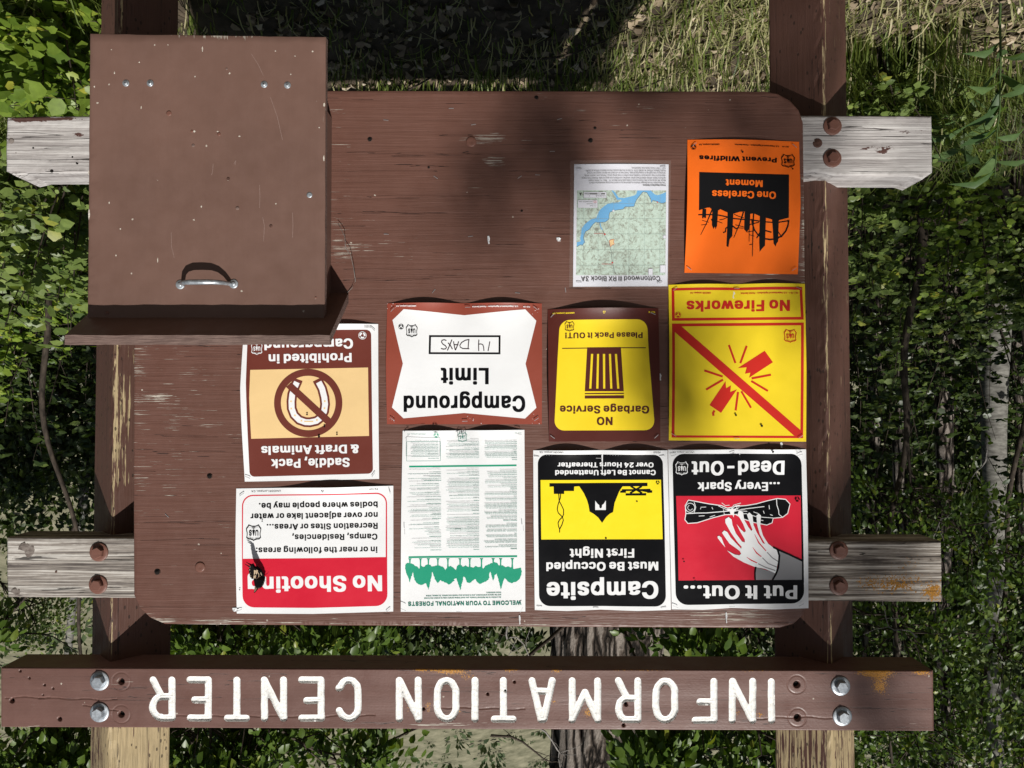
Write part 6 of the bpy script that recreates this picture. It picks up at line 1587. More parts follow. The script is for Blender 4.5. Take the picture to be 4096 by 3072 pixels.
p.shield(224, 308, 56, 64, PAPER)
p.text('P2322', 1350, 92, 1290, 92, 15, GREYINK)
p.staples([(1370, 115, 46), (133, 1580, 22), (1375, 1555, -56)])
p.holes([(722, 960), (893, 1078), (840, 1177), (1017, 1155), (830, 1435)], 11)
p.done()

# ---- no shooting poster
p = Poster('white and red No Shooting poster with a butterfly resting on it', (920, 1920, .33155),
           [(78, 86), (1972, 68), (1970, 1585), (85, 1610)], dict(mid=(.62, .24), foot=.015, left=.004, right=.003, belly=.003, head=.0015, n=1))
p.fill('sheet', [[(78, 103), (1000, 86), (1972, 68), (1974, 800), (1970, 1585), (1000, 1612), (84, 1610), (76, 800)]], PAPER)
p.fill('printed_panel', [round_poly([(148, 180), (1000, 166), (1896, 148), (1902, 1515), (1000, 1540), (156, 1535)], [130, 0, 130, 140, 0, 140]),
                         round_poly([(163, 194), (1000, 180), (1882, 164), (1882, 926), (1000, 940), (163, 946)], [118, 0, 118, 0, 0, 0])], RED)
p.text('No Shooting', 1836, 1146, 218, 1166, 192, PAPER)
for s, xs, ys, xe, ye, cp in (('in or near the following areas:', 1782, 800, 318, 812, 74), ('Camps, Residencies,', 1782, 645, 756, 655, 73), ('Recreation Sites or Areas...', 1785, 515, 448, 530, 73),
                              ('nor over adjacent lake or water', 1785, 386, 252, 404, 73), ('bodies where people may be.', 1785, 258, 352, 278, 73)):
    p.text(s, xs, ys, xe, ye, cp, CHAR)
p.text('P6109', 1788, 96, 1688, 97, 19, CHAR, 'r')
p.text('UNICOR Lompoc, CA', 618, 120, 260, 126, 21, CHAR, 'r')
p.recycle(1133, 125, 16, CHAR, False)
p.shield(293, 633, 92, 100, CHAR)
p.staples([(150, 173, -34), (1930, 128, 72), (1912, 1565, -40), (118, 1562, -10)])
p.holes([(1143, 282), (400, 490), (128, 1316)], 8)
p.done()

# ---- welcome poster
p = Poster('white poster with green trees and fine print, WELCOME TO YOUR NATIONAL FORESTS', (1590, 1700, .24113),
           [(88, 85), (2105, 80), (2120, 3093), (55, 3097)], dict(n=2, foot=.010, left=.008, right=.003, belly=.003, head=.0008))
p.fill('sheet', [[(88, 95), (1100, 88), (2105, 80), (2115, 1500), (2120, 3093), (1100, 3100), (55, 3097), (70, 1500)]], PAPER)
O = 1493
p.fill('printed_panel', [[(197, 672), (1975, 652), (1975, 682), (197, 702)]], GREEN)
p.fill('printed_panel', [[(188, 678 + O), (1985, 663 + O), (1985, 695 + O), (188, 710 + O)]], GREEN)
tl = [(130, 880), (140, 800), (180, 785), (240, 800), (290, 835), (330, 850), (355, 885), (375, 880), (400, 840), (430, 860), (460, 835), (500, 815), (540, 820), (575, 850), (640, 835), (700, 835), (760, 860), (800, 910), (830, 850), (880, 840), (930, 870), (970, 910), (985, 850), (1010, 820), (1060, 830), (1090, 855), (1130, 830), (1170, 855), (1210, 860), (1260, 870), (1290, 840), (1340, 860), (1380, 850), (1425, 885), (1450, 840), (1490, 825), (1540, 800), (1600, 775), (1650, 790), (1680, 830), (1740, 830), (1790, 860), (1840, 850), (1900, 865), (1930, 890), (1990, 880), (2050, 870), (2060, 920), (2055, 990), (2030, 1050), (1990, 1090), (1950, 1110), (1890, 1130), (1830, 1100), (1800, 1060), (1775, 1045), (1760, 1080), (1715, 1238), (1670, 1050), (1645, 965), (1610, 1010), (1587, 1098), (1560, 1000), (1537, 930), (1520, 985), (1525, 1040), (1480, 1090), (1420, 1120), (1365, 1140), (1320, 1110), (1295, 1060), (1250, 1085), (1195, 1128), (1150, 1110), (1130, 1050), (1100, 1010), (1085, 1080), (1040, 1248), (995, 1100), (980, 1045), (935, 1065), (950, 1085), (910, 1110), (860, 1150), (790, 1120), (710, 1075), (670, 1132), (620, 1060), (580, 940), (555, 1060), (517, 1238), (475, 1130), (440, 1140), (400, 1158), (340, 1140), (290, 1080), (270, 1000), (262, 935), (235, 1010), (205, 1122), (180, 1020), (150, 960)]
tl2 = []
for a, b in zip(tl, tl[1:] + tl[:1]):
    a, b = np.array(a, float), np.array(b, float)
    n = max(1, int(np.hypot(*(b - a)) / 13))
    for k in range(n):
        q = a + (b - a) * k / n
        tl2.append((q[0] + (rng.normal(0, 3.2) if k else 0), q[1] + O + (rng.normal(0, 3.2) if k else 0)))
p.fill('pictogram', [tl2], GREEN, True, 1)
for x in (210, 385, 515, 672, 838, 1040, 1200, 1395, 1588, 1712, 1905):
    p.fill('pictogram', [[(x - 30, 716 + O), (x + 30, 716 + O), (x + 14, 735 + O), (x + 10, 800 + O), (x + 16, 880 + O), (x - 16, 880 + O), (x - 10, 800 + O), (x - 14, 735 + O)]], GREEN, False)
p.text('WELCOME TO YOUR NATIONAL FORESTS', 2055, 1418 + O, 178, 1438 + O, 68, DKGREEN)
for s, y, xs, xe in (('As a visitor to the National Forests, you must follow certain rules to protect the Forest', 1352, 1720, 442), ('and the natural environment, and to ensure your health and safety. So please, follow', 1312, 1722, 475), ('these reminders:', 1273, 1722, 1472)):
    p.text(s, xs, y + O, xe, y + O + (xs - xe) * .014, 21, DKGREEN)
C1 = [(547 + O, 'Sanitation', 1), (512 + O, 'Throw all garbage and litter in containers provided for'), (486 + O, 'this purpose or take it with you.'), (440 + O, 'Garbage containers, when provided, are reserved for'), (416 + O, 'visitors to the National Forest, not for visitors or owners'),
      (392 + O, 'of private lands or lands under permit.'), (346 + O, 'Wash food and personal items away from drinking'), (322 + O, 'water supplies. Use water faucets for drawing water'), (297 + O, 'only.'), (254 + O, 'Prevent pollution - keep garbage, litter, and foreign'),
      (230 + O, 'substances out of lakes, streams, and other water.'), (183 + O, 'Use toilets properly. Do not throw garbage, litter, fish'), (160 + O, 'cleanings, or other foreign substances in toilets and'), (136 + O, 'plumbing fixtures.'), (78 + O, 'Operation of Vehicles', 1),
      (38 + O, 'Obey all traffic signs. State traffic laws apply to the'), (1500, 'National Forests unless otherwise specified.'), (1457, 'When operating vehicles of any kind, do not damage'), (1434, 'the land or vegetation, or disturb wildlife. Avoid driving'), (1409, 'on unpaved wet roads or trails.'),
      (1363, 'Within campgrounds and other recreation sites, use'), (1340, 'cars, motorbikes, motorcycles, or other motor vehicles'), (1317, 'only for entering or leaving, unless areas or trails are'), (1293, 'specifically marked for them. Park only in marked park-'), (1270, 'ing areas.'),
      (1228, 'For the safety and convenience of others, please do'), (1205, 'not block, restrict, or interfere with the use of roads or'), (1181, 'trails.'), (1139, 'Operate trail bikes and other off road vehicles to avoid'), (1116, 'damage to the Forest. Obey area and trail restrictions'), (1092, 'on such use'),
      (1045, 'Campfires', 1), (1010, 'Obey restrictions on fires. Fires may be limited or'), (981, 'prohibited at certain times.'), (940, 'Within campgrounds and other recreation sites, build'), (914, 'fires only in fire rings, stoves, grills, or fireplaces pro-'), (885, 'vided for that purpose.'),
      (843, 'Keep flammable materials away from campfires.'), (805, 'YOU ARE RESPONSIBLE FOR KEEPING FIRES'), (780, 'UNDER CONTROL. Be sure your fire is completely'), (750, 'extinguished before leaving.'), (562, 'General', 1), (520, 'BE CAREFUL! Look out for natural hazards and dan-'),
      (496, 'gers when you are in the forest. If you hike off trails or'), (472, 'swim or dive in streams or lakes, you do so AT YOUR'), (450, 'OWN RISK. You are primarily responsible for your own'), (428, 'safety.'), (382, 'By following these reminders, your outdoor recreation'), (358, 'experience should prove rewarding and other visitors'),
      (335, 'will likewise enjoy their visit to the National Forest.'), (292, 'Regional Foresters and Forest Supervisors may issue'), (270, 'orders which close or restrict the use of certain areas')]
C2 = [(553 + O, 'Camping', 1), (513 + O, 'Use picnic sites, swimming beaches, and other day'), (488 + O, 'use areas only between the hours of 6 a.m. and 10 p.m.'), (440 + O, 'Campgrounds and other recreation sites can be used'), (416 + O, 'only for recreation purposes. Permanent use or use as'), (392 + O, 'a principal residence without authorization is not'),
      (368 + O, 'allowed.'), (322 + O, 'In campgrounds, camp only in places specifically'), (298 + O, 'marked or provided.'), (250 + O, 'At least one person must occupy a camping area'), (227 + O, 'during the first night after camping equipment has been'), (203 + O, 'set up, unless permission has otherwise been granted'), (180 + O, 'by the Forest Ranger.'),
      (134 + O, 'Camping equipment cannot be left unattended for'), (110 + O, 'more than 24 hours without permission by the Forest'), (87 + O, 'Ranger. The Federal Government is not responsible for'), (63 + O, 'any loss or damage to personal property.'), (1510, 'Remove all personal property and trash when leaving.'), (1447, 'Fee Areas', 1),
      (1406, 'You must pay a fee to use certain developed sites and'), (1382, 'facilities. Such areas are clearly signed or posted as'), (1358, 'requiring a fee.'), (1317, 'Where fees are required, they must be paid before'), (1293, 'using the site, facility, equipment, or service furnished.'), (1233, 'Property', 1),
      (1195, 'Do not carve, chop, cut, or damage any live trees.'), (1152, 'Preserve and protect your National Forests. Leave'), (1129, 'natural areas the way you find them.'), (1080, 'Buildings, structures, or enclosed areas in National'), (1057, 'Forests may be entered only when expressly opened to'), (1033, 'the public.'),
      (990, 'Indian sites, old cabins, and other structures, along'), (966, 'with objects and artifacts associated with them, have'), (943, 'historic or archeological value. Do not damage or re-'), (919, 'move any such historic or archeological resource.'), (867, 'Public Behavior', 1), (820, 'No fighting or boisterous behavior.'), (784, 'Please, keep noise at a reasonable level. Be courteous'), (754, 'to your fellow visitor.'),
      (528, 'when the need arises. These orders will be posted so'), (505, 'as to reasonably bring them to the attention of National'), (481, 'Forest visitors. Copies of such orders will also be'), (458, 'available in Forest Supervisor and District Ranger'), (434, 'Offices.'), (390, 'Information on all permit requirements is available from'), (366, 'any Forest Service office.'),
      (318, 'If you have questions, or need help, please contact'), (296, 'your nearest Forest Officer or visit the nearest Forest'), (270, 'Service office.')]
C3 = [(556 + O, 'Pets and Animals', 1), (517 + O, 'Pets must always be restrained or on a leash.'), (470 + O, 'Pets are not allowed in swimming areas.'), (424 + O, 'Saddle, pack, or draft animals are allowed only in'), (398 + O, 'authorized areas.'), (331 + O, 'Business Activities', 1), (292 + O, 'Permits are required for:'),
      (244 + O, 'Selling any merchandise.', 32), (200 + O, 'Posting or distributing any handbill, circular, paper,', 32), (174 + O, 'or notice.', 32), (126 + O, 'Conducting or participating in a public meeting,', 32), (102 + O, 'assembly, or special event.', 32), (1528, 'Audio Devices', 1), (1492, 'Please, operate any audio device, such as a radio or'), (1468, 'musical instrument, so that it will not disturb other'), (1444, 'Forest visitors.'),
      (1398, 'A permit is required to operate a public address system'), (1374, 'in or near a campsite, developed recreation site, or'), (1350, 'over a body of water.'), (1283, 'Fireworks and Firearms', 1), (1240, 'Use of fireworks or other explosives is prohibited within'), (1214, 'campgrounds and other recreation sites.'), (1168, 'Firing a gun is not allowed:'),
      (1122, 'In or within 150 yards of a residence, building,', 32), (1099, 'campsite, developed recreation site, or occupied', 32), (1073, 'area.', 32), (1028, 'Across or on a road or body of water.', 32), (982, 'In any circumstance whereby any person may be', 32), (956, 'injured or property damaged.', 32), (899, 'National Forest Wilderness', 1), (865, 'Motor vehicles or motorized equipment are not allowed'), (838, 'in wilderness areas.'),
      (788, 'Preserve the wilderness. "Leave only footprints, take'), (760, 'only pictures."')]
C4 = [(537, 'Obey Federal Laws', 1), (503, 'All visitors and users of the National Forests are sub-'), (479, 'ject to Federal Regulations. The points of conduct'), (455, 'listed above are generally included in and enforceable'), (431, 'through Federal Regulations. All of the regulations are'), (407, 'published in Title 36 of the Code of Federal Regu-'), (383, 'lations and are on file at all Forest Supervisor and'),
      (359, 'District Ranger Offices. Violation of orders and Regu-'), (335, 'lations is subject to punishment by a fine or imprison-'), (311, 'ment. Authority: 16 USC 551, 7 USC 1011(f).')]
p.lines(C1, 1982, 17, DKGREEN, .92, 1.2)
p.lines(C2, 1358, 17, DKGREEN, .92, 1.2)
p.lines(C3, 732, 17, DKGREEN, .92, 1.2)
p.lines(C4, 692, 15, DKGREEN, .90, 1.2)
p.stroke('printed_panel', [(168, 270), (727, 268), (722, 585), (165, 590)], 7, DKGREEN, True)
p.shield(1083, 197, 76, 84, DKGREEN)
p.recycle(659, 163, 46, GREEN)
p.text('UNICOR Lompoc, CA', 495, 132, 178, 134, 23, DKGREEN, 'r')
p.text('P23-43', 2050, 114, 1945, 115, 22, DKGREEN, 'r')
p.staples([(175, 185, -42), (2015, 145, 12), (1035, 190, -4), (140, 250 + O, 88), (2085, 200 + O, 86), (1030, 325 + O, 4), (115, 1540 + O, 24), (1028, 1572 + O, 2), (2055, 1545 + O, -62)])
p.done()

# ---- campsite occupancy poster
p = Poster('black poster with a tent on a yellow band, Campsite Must Be Occupied First Night', (2110, 1770, .41579),
           [(55, 75), (1345, 75), (1380, 1610), (70, 1612)], dict(n=2, foot=.0115, left=.005, right=.002, belly=.003, head=.002))
p.fill('sheet', [[(55, 75), (700, 74), (1345, 75), (1362, 800), (1380, 1610), (1050, 1618), (700, 1606), (380, 1618), (70, 1610), (58, 800)]], PAPER)
p.fill('printed_panel', [round_poly([(98, 113), (1298, 116), (1316, 800), (1332, 1577), (720, 1572), (112, 1572), (102, 800)], [90, 90, 0, 105, 0, 105, 0])], BLACK)
p.fill('printed_panel', [[(125, 360), (1282, 357), (1298, 928), (132, 930)]], SIGNYELLOW)
p.fill('pictogram', [[(210, 389), (1152, 385), (1152, 419), (912, 421), (880, 470), (860, 520), (836, 580), (822, 668), (790, 683), (755, 715), (716, 772), (680, 722), (640, 688), (595, 662), (585, 600), (570, 550), (540, 485), (496, 419), (448, 422), (446, 465), (352, 465), (352, 493), (252, 493), (250, 422), (210, 424)]], BLACK)
p.fill('pictogram', [[(650, 558), (672, 588), (688, 600), (690, 622), (702, 634), (714, 622), (716, 600), (732, 588), (752, 556), (752, 647), (650, 647)]], PAPER, False)
p.stroke('pictogram', [(990, 418), (1100, 486)], 18, BLACK)
p.stroke('pictogram', [(1098, 418), (985, 486)], 18, BLACK)
for l in ([(890, 482), (890, 464), (905, 462), (905, 448), (1180, 444), (1182, 458), (1198, 460), (1198, 482), (1150, 484), (1150, 478), (1070, 462), (1020, 464), (945, 466), (945, 482)], [(942, 488), (942, 509), (1140, 508), (1140, 486)]):
    p.fill('pictogram', [l], BLACK, False)
for st in ([(299, 490), (302, 530), (304, 562), (292, 600), (285, 640), (295, 675), (335, 715), (344, 745), (330, 790), (308, 832), (308, 864)], [(317, 490), (316, 530), (304, 562), (325, 600), (346, 645), (346, 690), (335, 715), (305, 745), (293, 772), (298, 805), (308, 832)]):
    p.stroke('pictogram', st, 9, BLACK)
p.text('Campsite', 1255, 1331, 183, 1342, 168, PAPER)
p.text('Must Be Occupied', 1255, 1144, 180, 1150, 84, PAPER)
p.text('First Night', 1024, 1018, 405, 1020, 86, PAPER)
p.text('Cannot Be Left Unattended', 1230, 262, 265, 264, 50, PAPER)
p.text('Over 24 Hours Thereafter', 1208, 190, 288, 190, 48, PAPER)
p.recycle(1250, 384, 18, BLACK, False)
p.text('P2340', 1272, 86, 1205, 86, 16, CHAR, 'r')
p.text('UNICOR Lompoc, CA', 343, 85, 115, 85, 16, CHAR, 'r')
p.staples([(88, 133, 2), (682, 150, 2), (1288, 125, 2), (115, 1573, 3), (657, 1588, 4), (1307, 1585, -10)])
p.holes([(1050, 565), (752, 918), (652, 1415), (975, 1435), (850, 1034)], 10)
p.done()

# ---- put it out poster
p = Poster('black and red poster of a hand dousing a log, Put It Out Every Spark', (2650, 1770, .41581),
           [(52, 68), (1378, 65), (1403, 1595), (88, 1605)], dict(n=2, foot=.010, left=.003, right=.003, belly=.003, head=.0025))
p.fill('sheet', [[(52, 70), (700, 66), (1378, 65), (1392, 800), (1403, 1593), (1050, 1602), (660, 1590), (380, 1606), (88, 1604), (66, 800)]], PAPER)
p.fill('printed_panel', [round_poly([(93, 107), (1332, 106), (1346, 800), (1362, 1545), (700, 1552), (128, 1562), (106, 800)], [110, 110, 0, 120, 0, 115, 0])], BLACK)
p.fill('printed_panel', [[(128, 513), (1325, 508), (1330, 900), (1336, 1316), (152, 1326), (142, 900)]], RED)
log = [(245, 552), (320, 565), (440, 588), (560, 604), (620, 630), (700, 612), (800, 605), (900, 588), (1000, 560), (1100, 537), (1180, 545), (1222, 590), (1200, 680), (1150, 718), (1060, 726), (1050, 770), (1000, 792), (880, 768), (780, 735), (700, 690), (600, 692), (480, 722), (330, 770), (240, 776), (212, 740), (222, 680), (215, 605)]
p.fill('pictogram', [log], BLACK)
p.stroke('pictogram', log, 8, PAPER, True)
for st, w in (([(225, 682), (330, 676), (420, 675), (540, 665), (650, 655)], 8), ([(680, 662), (760, 640), (860, 628), (975, 614)], 7), ([(1092, 540), (1096, 600), (1112, 650), (1116, 690), (1150, 716)], 7), ([(690, 690), (800, 682), (900, 712), (1060, 724)], 6),
              ([(300, 572), (316, 620), (298, 680)], 6), ([(345, 705), (400, 702)], 6), ([(360, 640), (366, 620), (415, 618)], 5), ([(450, 715), (500, 698)], 6), ([(470, 620), (480, 640)], 5), ([(870, 665), (920, 682)], 6), ([(965, 655), (975, 682)], 6), ([(1020, 600), (1024, 640)], 6), ([(1030, 690), (1055, 700)], 6),
              ([(900, 740), (965, 748)], 6), ([(565, 578), (600, 605), (640, 600)], 5), ([(640, 660), (680, 600), (720, 588), (750, 580)], 5), ([(700, 600), (720, 650), (790, 640)], 5), ([(580, 640), (590, 690), (630, 690)], 5), ([(640, 655), (560, 620), (530, 605)], 6), ([(655, 650), (580, 660)], 6), ([(660, 640), (690, 610), (740, 600)], 7), ([(670, 650), (740, 655), (810, 660)], 6)):
    p.stroke('pictogram', st, w, PAPER)
p.stroke('pictogram', p.circle(262, 625, 44, 16), 6, PAPER, True)
p.stroke('pictogram', p.circle(262, 625, 24, 8, 20, 250), 5, PAPER)
p.fill('pictogram', [[(612, 640), (640, 632), (655, 640), (690, 606), (672, 640), (740, 620), (685, 655), (680, 720), (668, 690), (650, 690), (642, 660)]], PAPER, False)
p.fill('pictogram', [[(1115, 1035), (1335, 1140), (1336, 1317), (1060, 1318), (1105, 1230), (1118, 1130)]], GREYINK)
p.fill('pictogram', [[(895, 1195), (1078, 1250), (1055, 1317), (888, 1318)]], GREYINK)
p.fill('pictogram', [[(1112, 1035), (1105, 1140), (1082, 1256), (980, 1212), (880, 1192), (780, 1152), (680, 1096), (615, 1035), (690, 1075), (735, 1082), (752, 1066), (738, 1040), (700, 1012), (640, 970), (590, 900), (568, 865), (588, 843), (618, 858), (650, 910), (720, 985), (752, 1018), (756, 1000), (720, 960), (650, 860), (600, 770), (598, 735), (630, 714), (660, 738), (668, 790), (700, 870), (760, 950), (788, 958), (786, 930), (740, 850), (708, 782), (745, 830), (780, 862), (797, 850), (770, 780), (718, 690), (730, 650), (770, 668), (780, 740), (820, 810), (848, 848), (860, 835), (830, 760), (806, 690), (830, 670), (860, 698), (870, 790), (900, 860), (960, 965), (982, 974), (930, 880), (905, 790), (898, 700), (920, 680), (942, 700), (935, 800), (960, 890), (1010, 970), (1060, 1008)]], PAPER, True, 1)
p.fill('pictogram', [[(600, 1007), (560, 960), (528, 918), (524, 900), (540, 894), (562, 912), (580, 960)]], PAPER, False)
for st in ([(880, 880), (920, 960), (990, 1040)], [(862, 1005), (900, 1060), (945, 1095)], [(805, 1100), (850, 1130), (905, 1155)]):
    p.stroke('pictogram', st, (4, 12, 9), RED)
for st in ([(1000, 1052), (1050, 1105), (1105, 1140)], [(955, 1105), (1010, 1160), (1095, 1195)], [(915, 1162), (980, 1195), (1080, 1228)]):
    p.stroke('pictogram', st, 9, GREYINK)
for st, w in (([(1058, 1004), (1110, 1030), (1220, 1078), (1336, 1134)], 16), ([(1098, 1020), (1118, 1085), (1108, 1200), (1085, 1262), (1052, 1318)], 18), ([(892, 1192), (884, 1250), (886, 1318)], 14)):
    p.stroke('pictogram', st, w, BLACK)
p.text('Dead-Out', 1163, 172, 272, 179, 136, PAPER)
p.text('...Every Spark', 1120, 379, 332, 380, 84, PAPER)
p.text('Put It Out...', 1290, 1370, 200, 1372, 132, PAPER)
p.recycle(1290, 545, 23, BLACK, False)
p.shield(180, 246, 60, 68, PAPER)
p.text('P51-10', 1330, 76, 1270, 76, 15, CHAR, 'r')
p.text('UNICOR Lompoc, CA', 290, 82, 92, 82, 16, CHAR, 'r')
p.staples([(100, 120, -14), (668, 103, 0), (1310, 115, -14), (120, 1572, 20), (662, 1570, 2), (1325, 1555, -26)])
p.holes([(680, 125), (1040, 85), (200, 1137), (305, 1322), (768, 405), (768, 1462)], 10)
p.done()


# ================================================================== the butterfly
def butterfly():
    k, x0, y0 = .16878, 960, 2120
    W = lambda x, y, o: Vector(at(x0 + x * k, y0 + y * k, -o))
    root = thing('butterfly', 'black and cream striped butterfly resting with closed wings on the No Shooting poster', 'butterfly', tuple(W(520, 1000, .004)))
    m = MB()
    m.tube([W(575, 1190, .012), W(565, 1130, .013), W(545, 1060, .014), W(505, 980, .015), W(455, 910, .016), W(415, 860, .017)],
           [.0012, .0019, .0026, .0023, .0016, .0006], 10)
    m.build('body', BLACK, root)
    for a, b in (((520, 1040), (580, 1020)), ((500, 980), (505, 1000)), ((540, 1080), (595, 1110)), ((470, 900), (410, 930))):
        m = MB()
        m.tube([W(a[0], a[1], .013), W((a[0] + b[0]) / 2 + 8, (a[1] + b[1]) / 2 - 12, .009), W(b[0], b[1], .0032)], [.0003, .0003, .0002], 5)
        m.build('leg', BLACK, root)
    for d in (0, 26):
        m = MB()
        m.tube([W(572, 1185, .012), W(610 + d, 1240 - d, .016), W(640 + d, 1300 - d * 2, .022)], .00022, 5)
        m.build('antenna', BLACK, root)
    fore = [(560, 1110), (575, 1160), (560, 1240), (535, 1320), (500, 1370), (450, 1390), (420, 1400), (395, 1440), (350, 1490), (325, 1480), (345, 1400), (350, 1330), (335, 1240), (320, 1160), (325, 1080), (380, 1000), (450, 1000)]
    hind = [(500, 1000), (440, 950), (390, 920), (330, 900), (300, 850), (280, 820), (270, 845), (240, 850), (180, 830), (110, 795), (118, 815), (210, 880), (225, 905), (195, 950), (215, 970), (212, 1020), (230, 1050), (235, 1100), (270, 1150), (310, 1165), (330, 1080), (420, 1060)]

    def depth(x, y):
        # the wings rise from the body towards the viewer
        d = math.hypot(x - 540, (y - 1060) * .55)
        return .012 + .034 * min(1.0, d / 330.0)

    def wing(name, poly, lift, mat, part_of=root):
        v, f = cdt([(a / 1000, b / 1000) for a, b in densify(poly, 22)], [list(range(len(densify(poly, 22))))], 1)
        V = [W(a * 1000, b * 1000, depth(a * 1000, b * 1000) + lift) for a, b in v]
        n = len(V)
        V2 = [q + Vector((.00018, .00022, 0)) for q in V]
        m_ = MB()
        m_.add(V + V2, [list(q) for q in f] + [[i + n for i in q[::-1]] for q in f])
        return m_.build(name, mat, part_of)
    fw = wing('forewing', fore, .0006, CHAR)
    hw = wing('hindwing', hind, 0.0, CHAR)
    CREAM = ink('cream_wing_scale', (0.62, 0.50, 0.34), 0.6)
    stripes = [[(540, 1290), (520, 1220), (490, 1140), (470, 1090)], [(500, 1340), (480, 1250), (450, 1160), (440, 1090)], [(470, 1370), (445, 1280), (420, 1190), (410, 1130)], [(440, 1385), (420, 1320), (395, 1230), (380, 1150)],
               [(560, 1230), (545, 1170), (520, 1090), (490, 1010)], [(400, 1370), (385, 1400), (360, 1450)], [(365, 1340), (360, 1390), (342, 1470)], [(420, 1000), (450, 1060), (440, 1110)], [(380, 1390), (372, 1420)]]
    m = MB()
    for s in stripes:
        for (a, b), (c, d) in zip(s[:-1], s[1:]):
            e = np.array([c - a, d - b], float); e /= np.hypot(*e); q = np.array([-e[1], e[0]]) * 7
            pts = [(a + q[0], b + q[1]), (a - q[0], b - q[1]), (c - q[0], d - q[1]), (c + q[0], d + q[1])]
            V = [W(x, y, depth(x, y) + .0011) for x, y in pts]
            m.add(V, [(0, 1, 2, 3)])
    m.build('wing_stripes', CREAM, fw)
    m = MB()
    for s in ([(330, 950), (380, 960), (360, 1040), (330, 1070)], [(390, 940), (425, 960), (400, 1050), (375, 1050)], [(320, 1080), (385, 1070), (370, 1140), (322, 1150)], [(222, 880), (250, 865), (240, 885)], [(210, 960), (240, 920), (235, 950)], [(225, 1030), (245, 1000), (240, 1030)], [(245, 1080), (262, 1060), (256, 1090)], [(262, 1120), (285, 1110), (270, 1135)]):
        m.add([W(x, y, depth(x, y) + .0007) for x, y in s], [tuple(range(len(s)))])
    m.build('wing_patches', CREAM, hw)
    wing('hindwing', [(a + 30, b - 46) for a, b in hind], -.007, CHAR)
    wing('forewing', [(a + 26, b - 30) for a, b in fore], -.005, CHAR)


butterfly()
m = MB()
m.tube([Vector(at(x, y, -.01 - .012 * math.sin(i * .5))) for i, (x, y) in enumerate(((1352, 893), (1366, 918), (1379, 946), (1382, 992), (1402, 1019), (1414, 1070), (1422, 1125), (1408, 1152), (1386, 1174)))], .0007, 5)
tag(m.build('dry_stalk', GREYTWIG), 'thin dry plant stalk hanging on the board right beside the brochure box', 'stalk')


# ================================================================== ground and hillside
def terrain_h(x, y):
    return 0.05 * np.sin(x * .9 + .4) * np.sin(y * .7) + .03 * np.sin(x * 2.3 + y * 1.7) + 0.02 * np.clip(y, 0, 20) - .22


def sheet(name, xs, ys, hf, mat):
    X, Y = np.meshgrid(xs, ys)
    V = np.c_[X.ravel(), Y.ravel(), hf(X, Y).ravel()]
    ids = np.arange(X.size).reshape(X.shape)
    F = np.stack([ids[:-1, :-1], ids[:-1, 1:], ids[1:, 1:], ids[1:, :-1]], -1).reshape(-1, 4)
    o = link(name, np_mesh(name, V, F, None, True), None, [mat])
    return tag(o, kind='structure')


sheet('ground', np.r_[np.linspace(-60, -6, 28), np.linspace(-5.8, 5.8, 117), np.linspace(6, 60, 28)],
      np.r_[np.linspace(-60, -4, 28), np.linspace(-3.8, 8, 119), np.linspace(8.5, 30, 30)],
      lambda X, Y: terrain_h(X, Y) + .012 * np.sin(X * 9.1 + Y * 4) * np.sin(Y * 11.3), EARTH)


def hill_h(X, Y):
    d = np.clip(Y - 24, 0, None)
    return .35 + .42 * np.minimum(d, 8) * d / 16 + .66 * np.clip(d - 6, 0, None) + 1.6 * np.sin(X * .09) * np.clip(d / 30, 0, 1) + .5 * np.sin(X * .31 + Y * .2) * np.clip(d / 20, 0, 1)


sheet('hillside', np.linspace(-150, 150, 151), np.linspace(23, 170, 74), hill_h, HILL)

# ------------------------------------------------------------------ leaves
T_NEAR = np.array([(0, 0, 0), (.28, .24, .05), (.62, .25, .03), (1, 0, -.07), (.62, -.25, .03), (.28, -.24, .05), (.28, 0, 0), (.62, 0, -.015)], float)
F_NEAR = [(0, 6, 1), (6, 7, 2, 1), (7, 3, 2), (0, 5, 6), (6, 5, 4, 7), (7, 4, 3)]
T_ROUND = np.array([(0, 0, 0), (.18, .28, .04), (.60, .34, .03), (1, 0, -.04), (.60, -.34, .03), (.18, -.28, .04), (.25, 0, 0), (.62, 0, -.01)], float)
T_LANCE = np.array([(0, 0, 0), (.25, .13, .03), (.60, .16, .02), (1, 0, -.22), (.60, -.16, .02), (.25, -.13, .03), (.25, 0, -.005), (.62, 0, -.05)], float)
T_FAR = np.array([(0, 0, 0), (.5, .30, .04), (1, 0, -.05), (.5, -.30, .04)], float)
F_FAR = [(0, 2, 1), (0, 3, 2)]
def tri(F):
    o = []
    for f in F:
        for i in range(1, len(f) - 1):
            o.append((f[0], f[i], f[i + 1]))
    return np.array(o)
F_NEAR_T, F_FAR_T = tri(F_NEAR), tri(F_FAR)


def unit(a):
    return a / np.maximum(np.linalg.norm(a, axis=-1, keepdims=True), 1e-9)


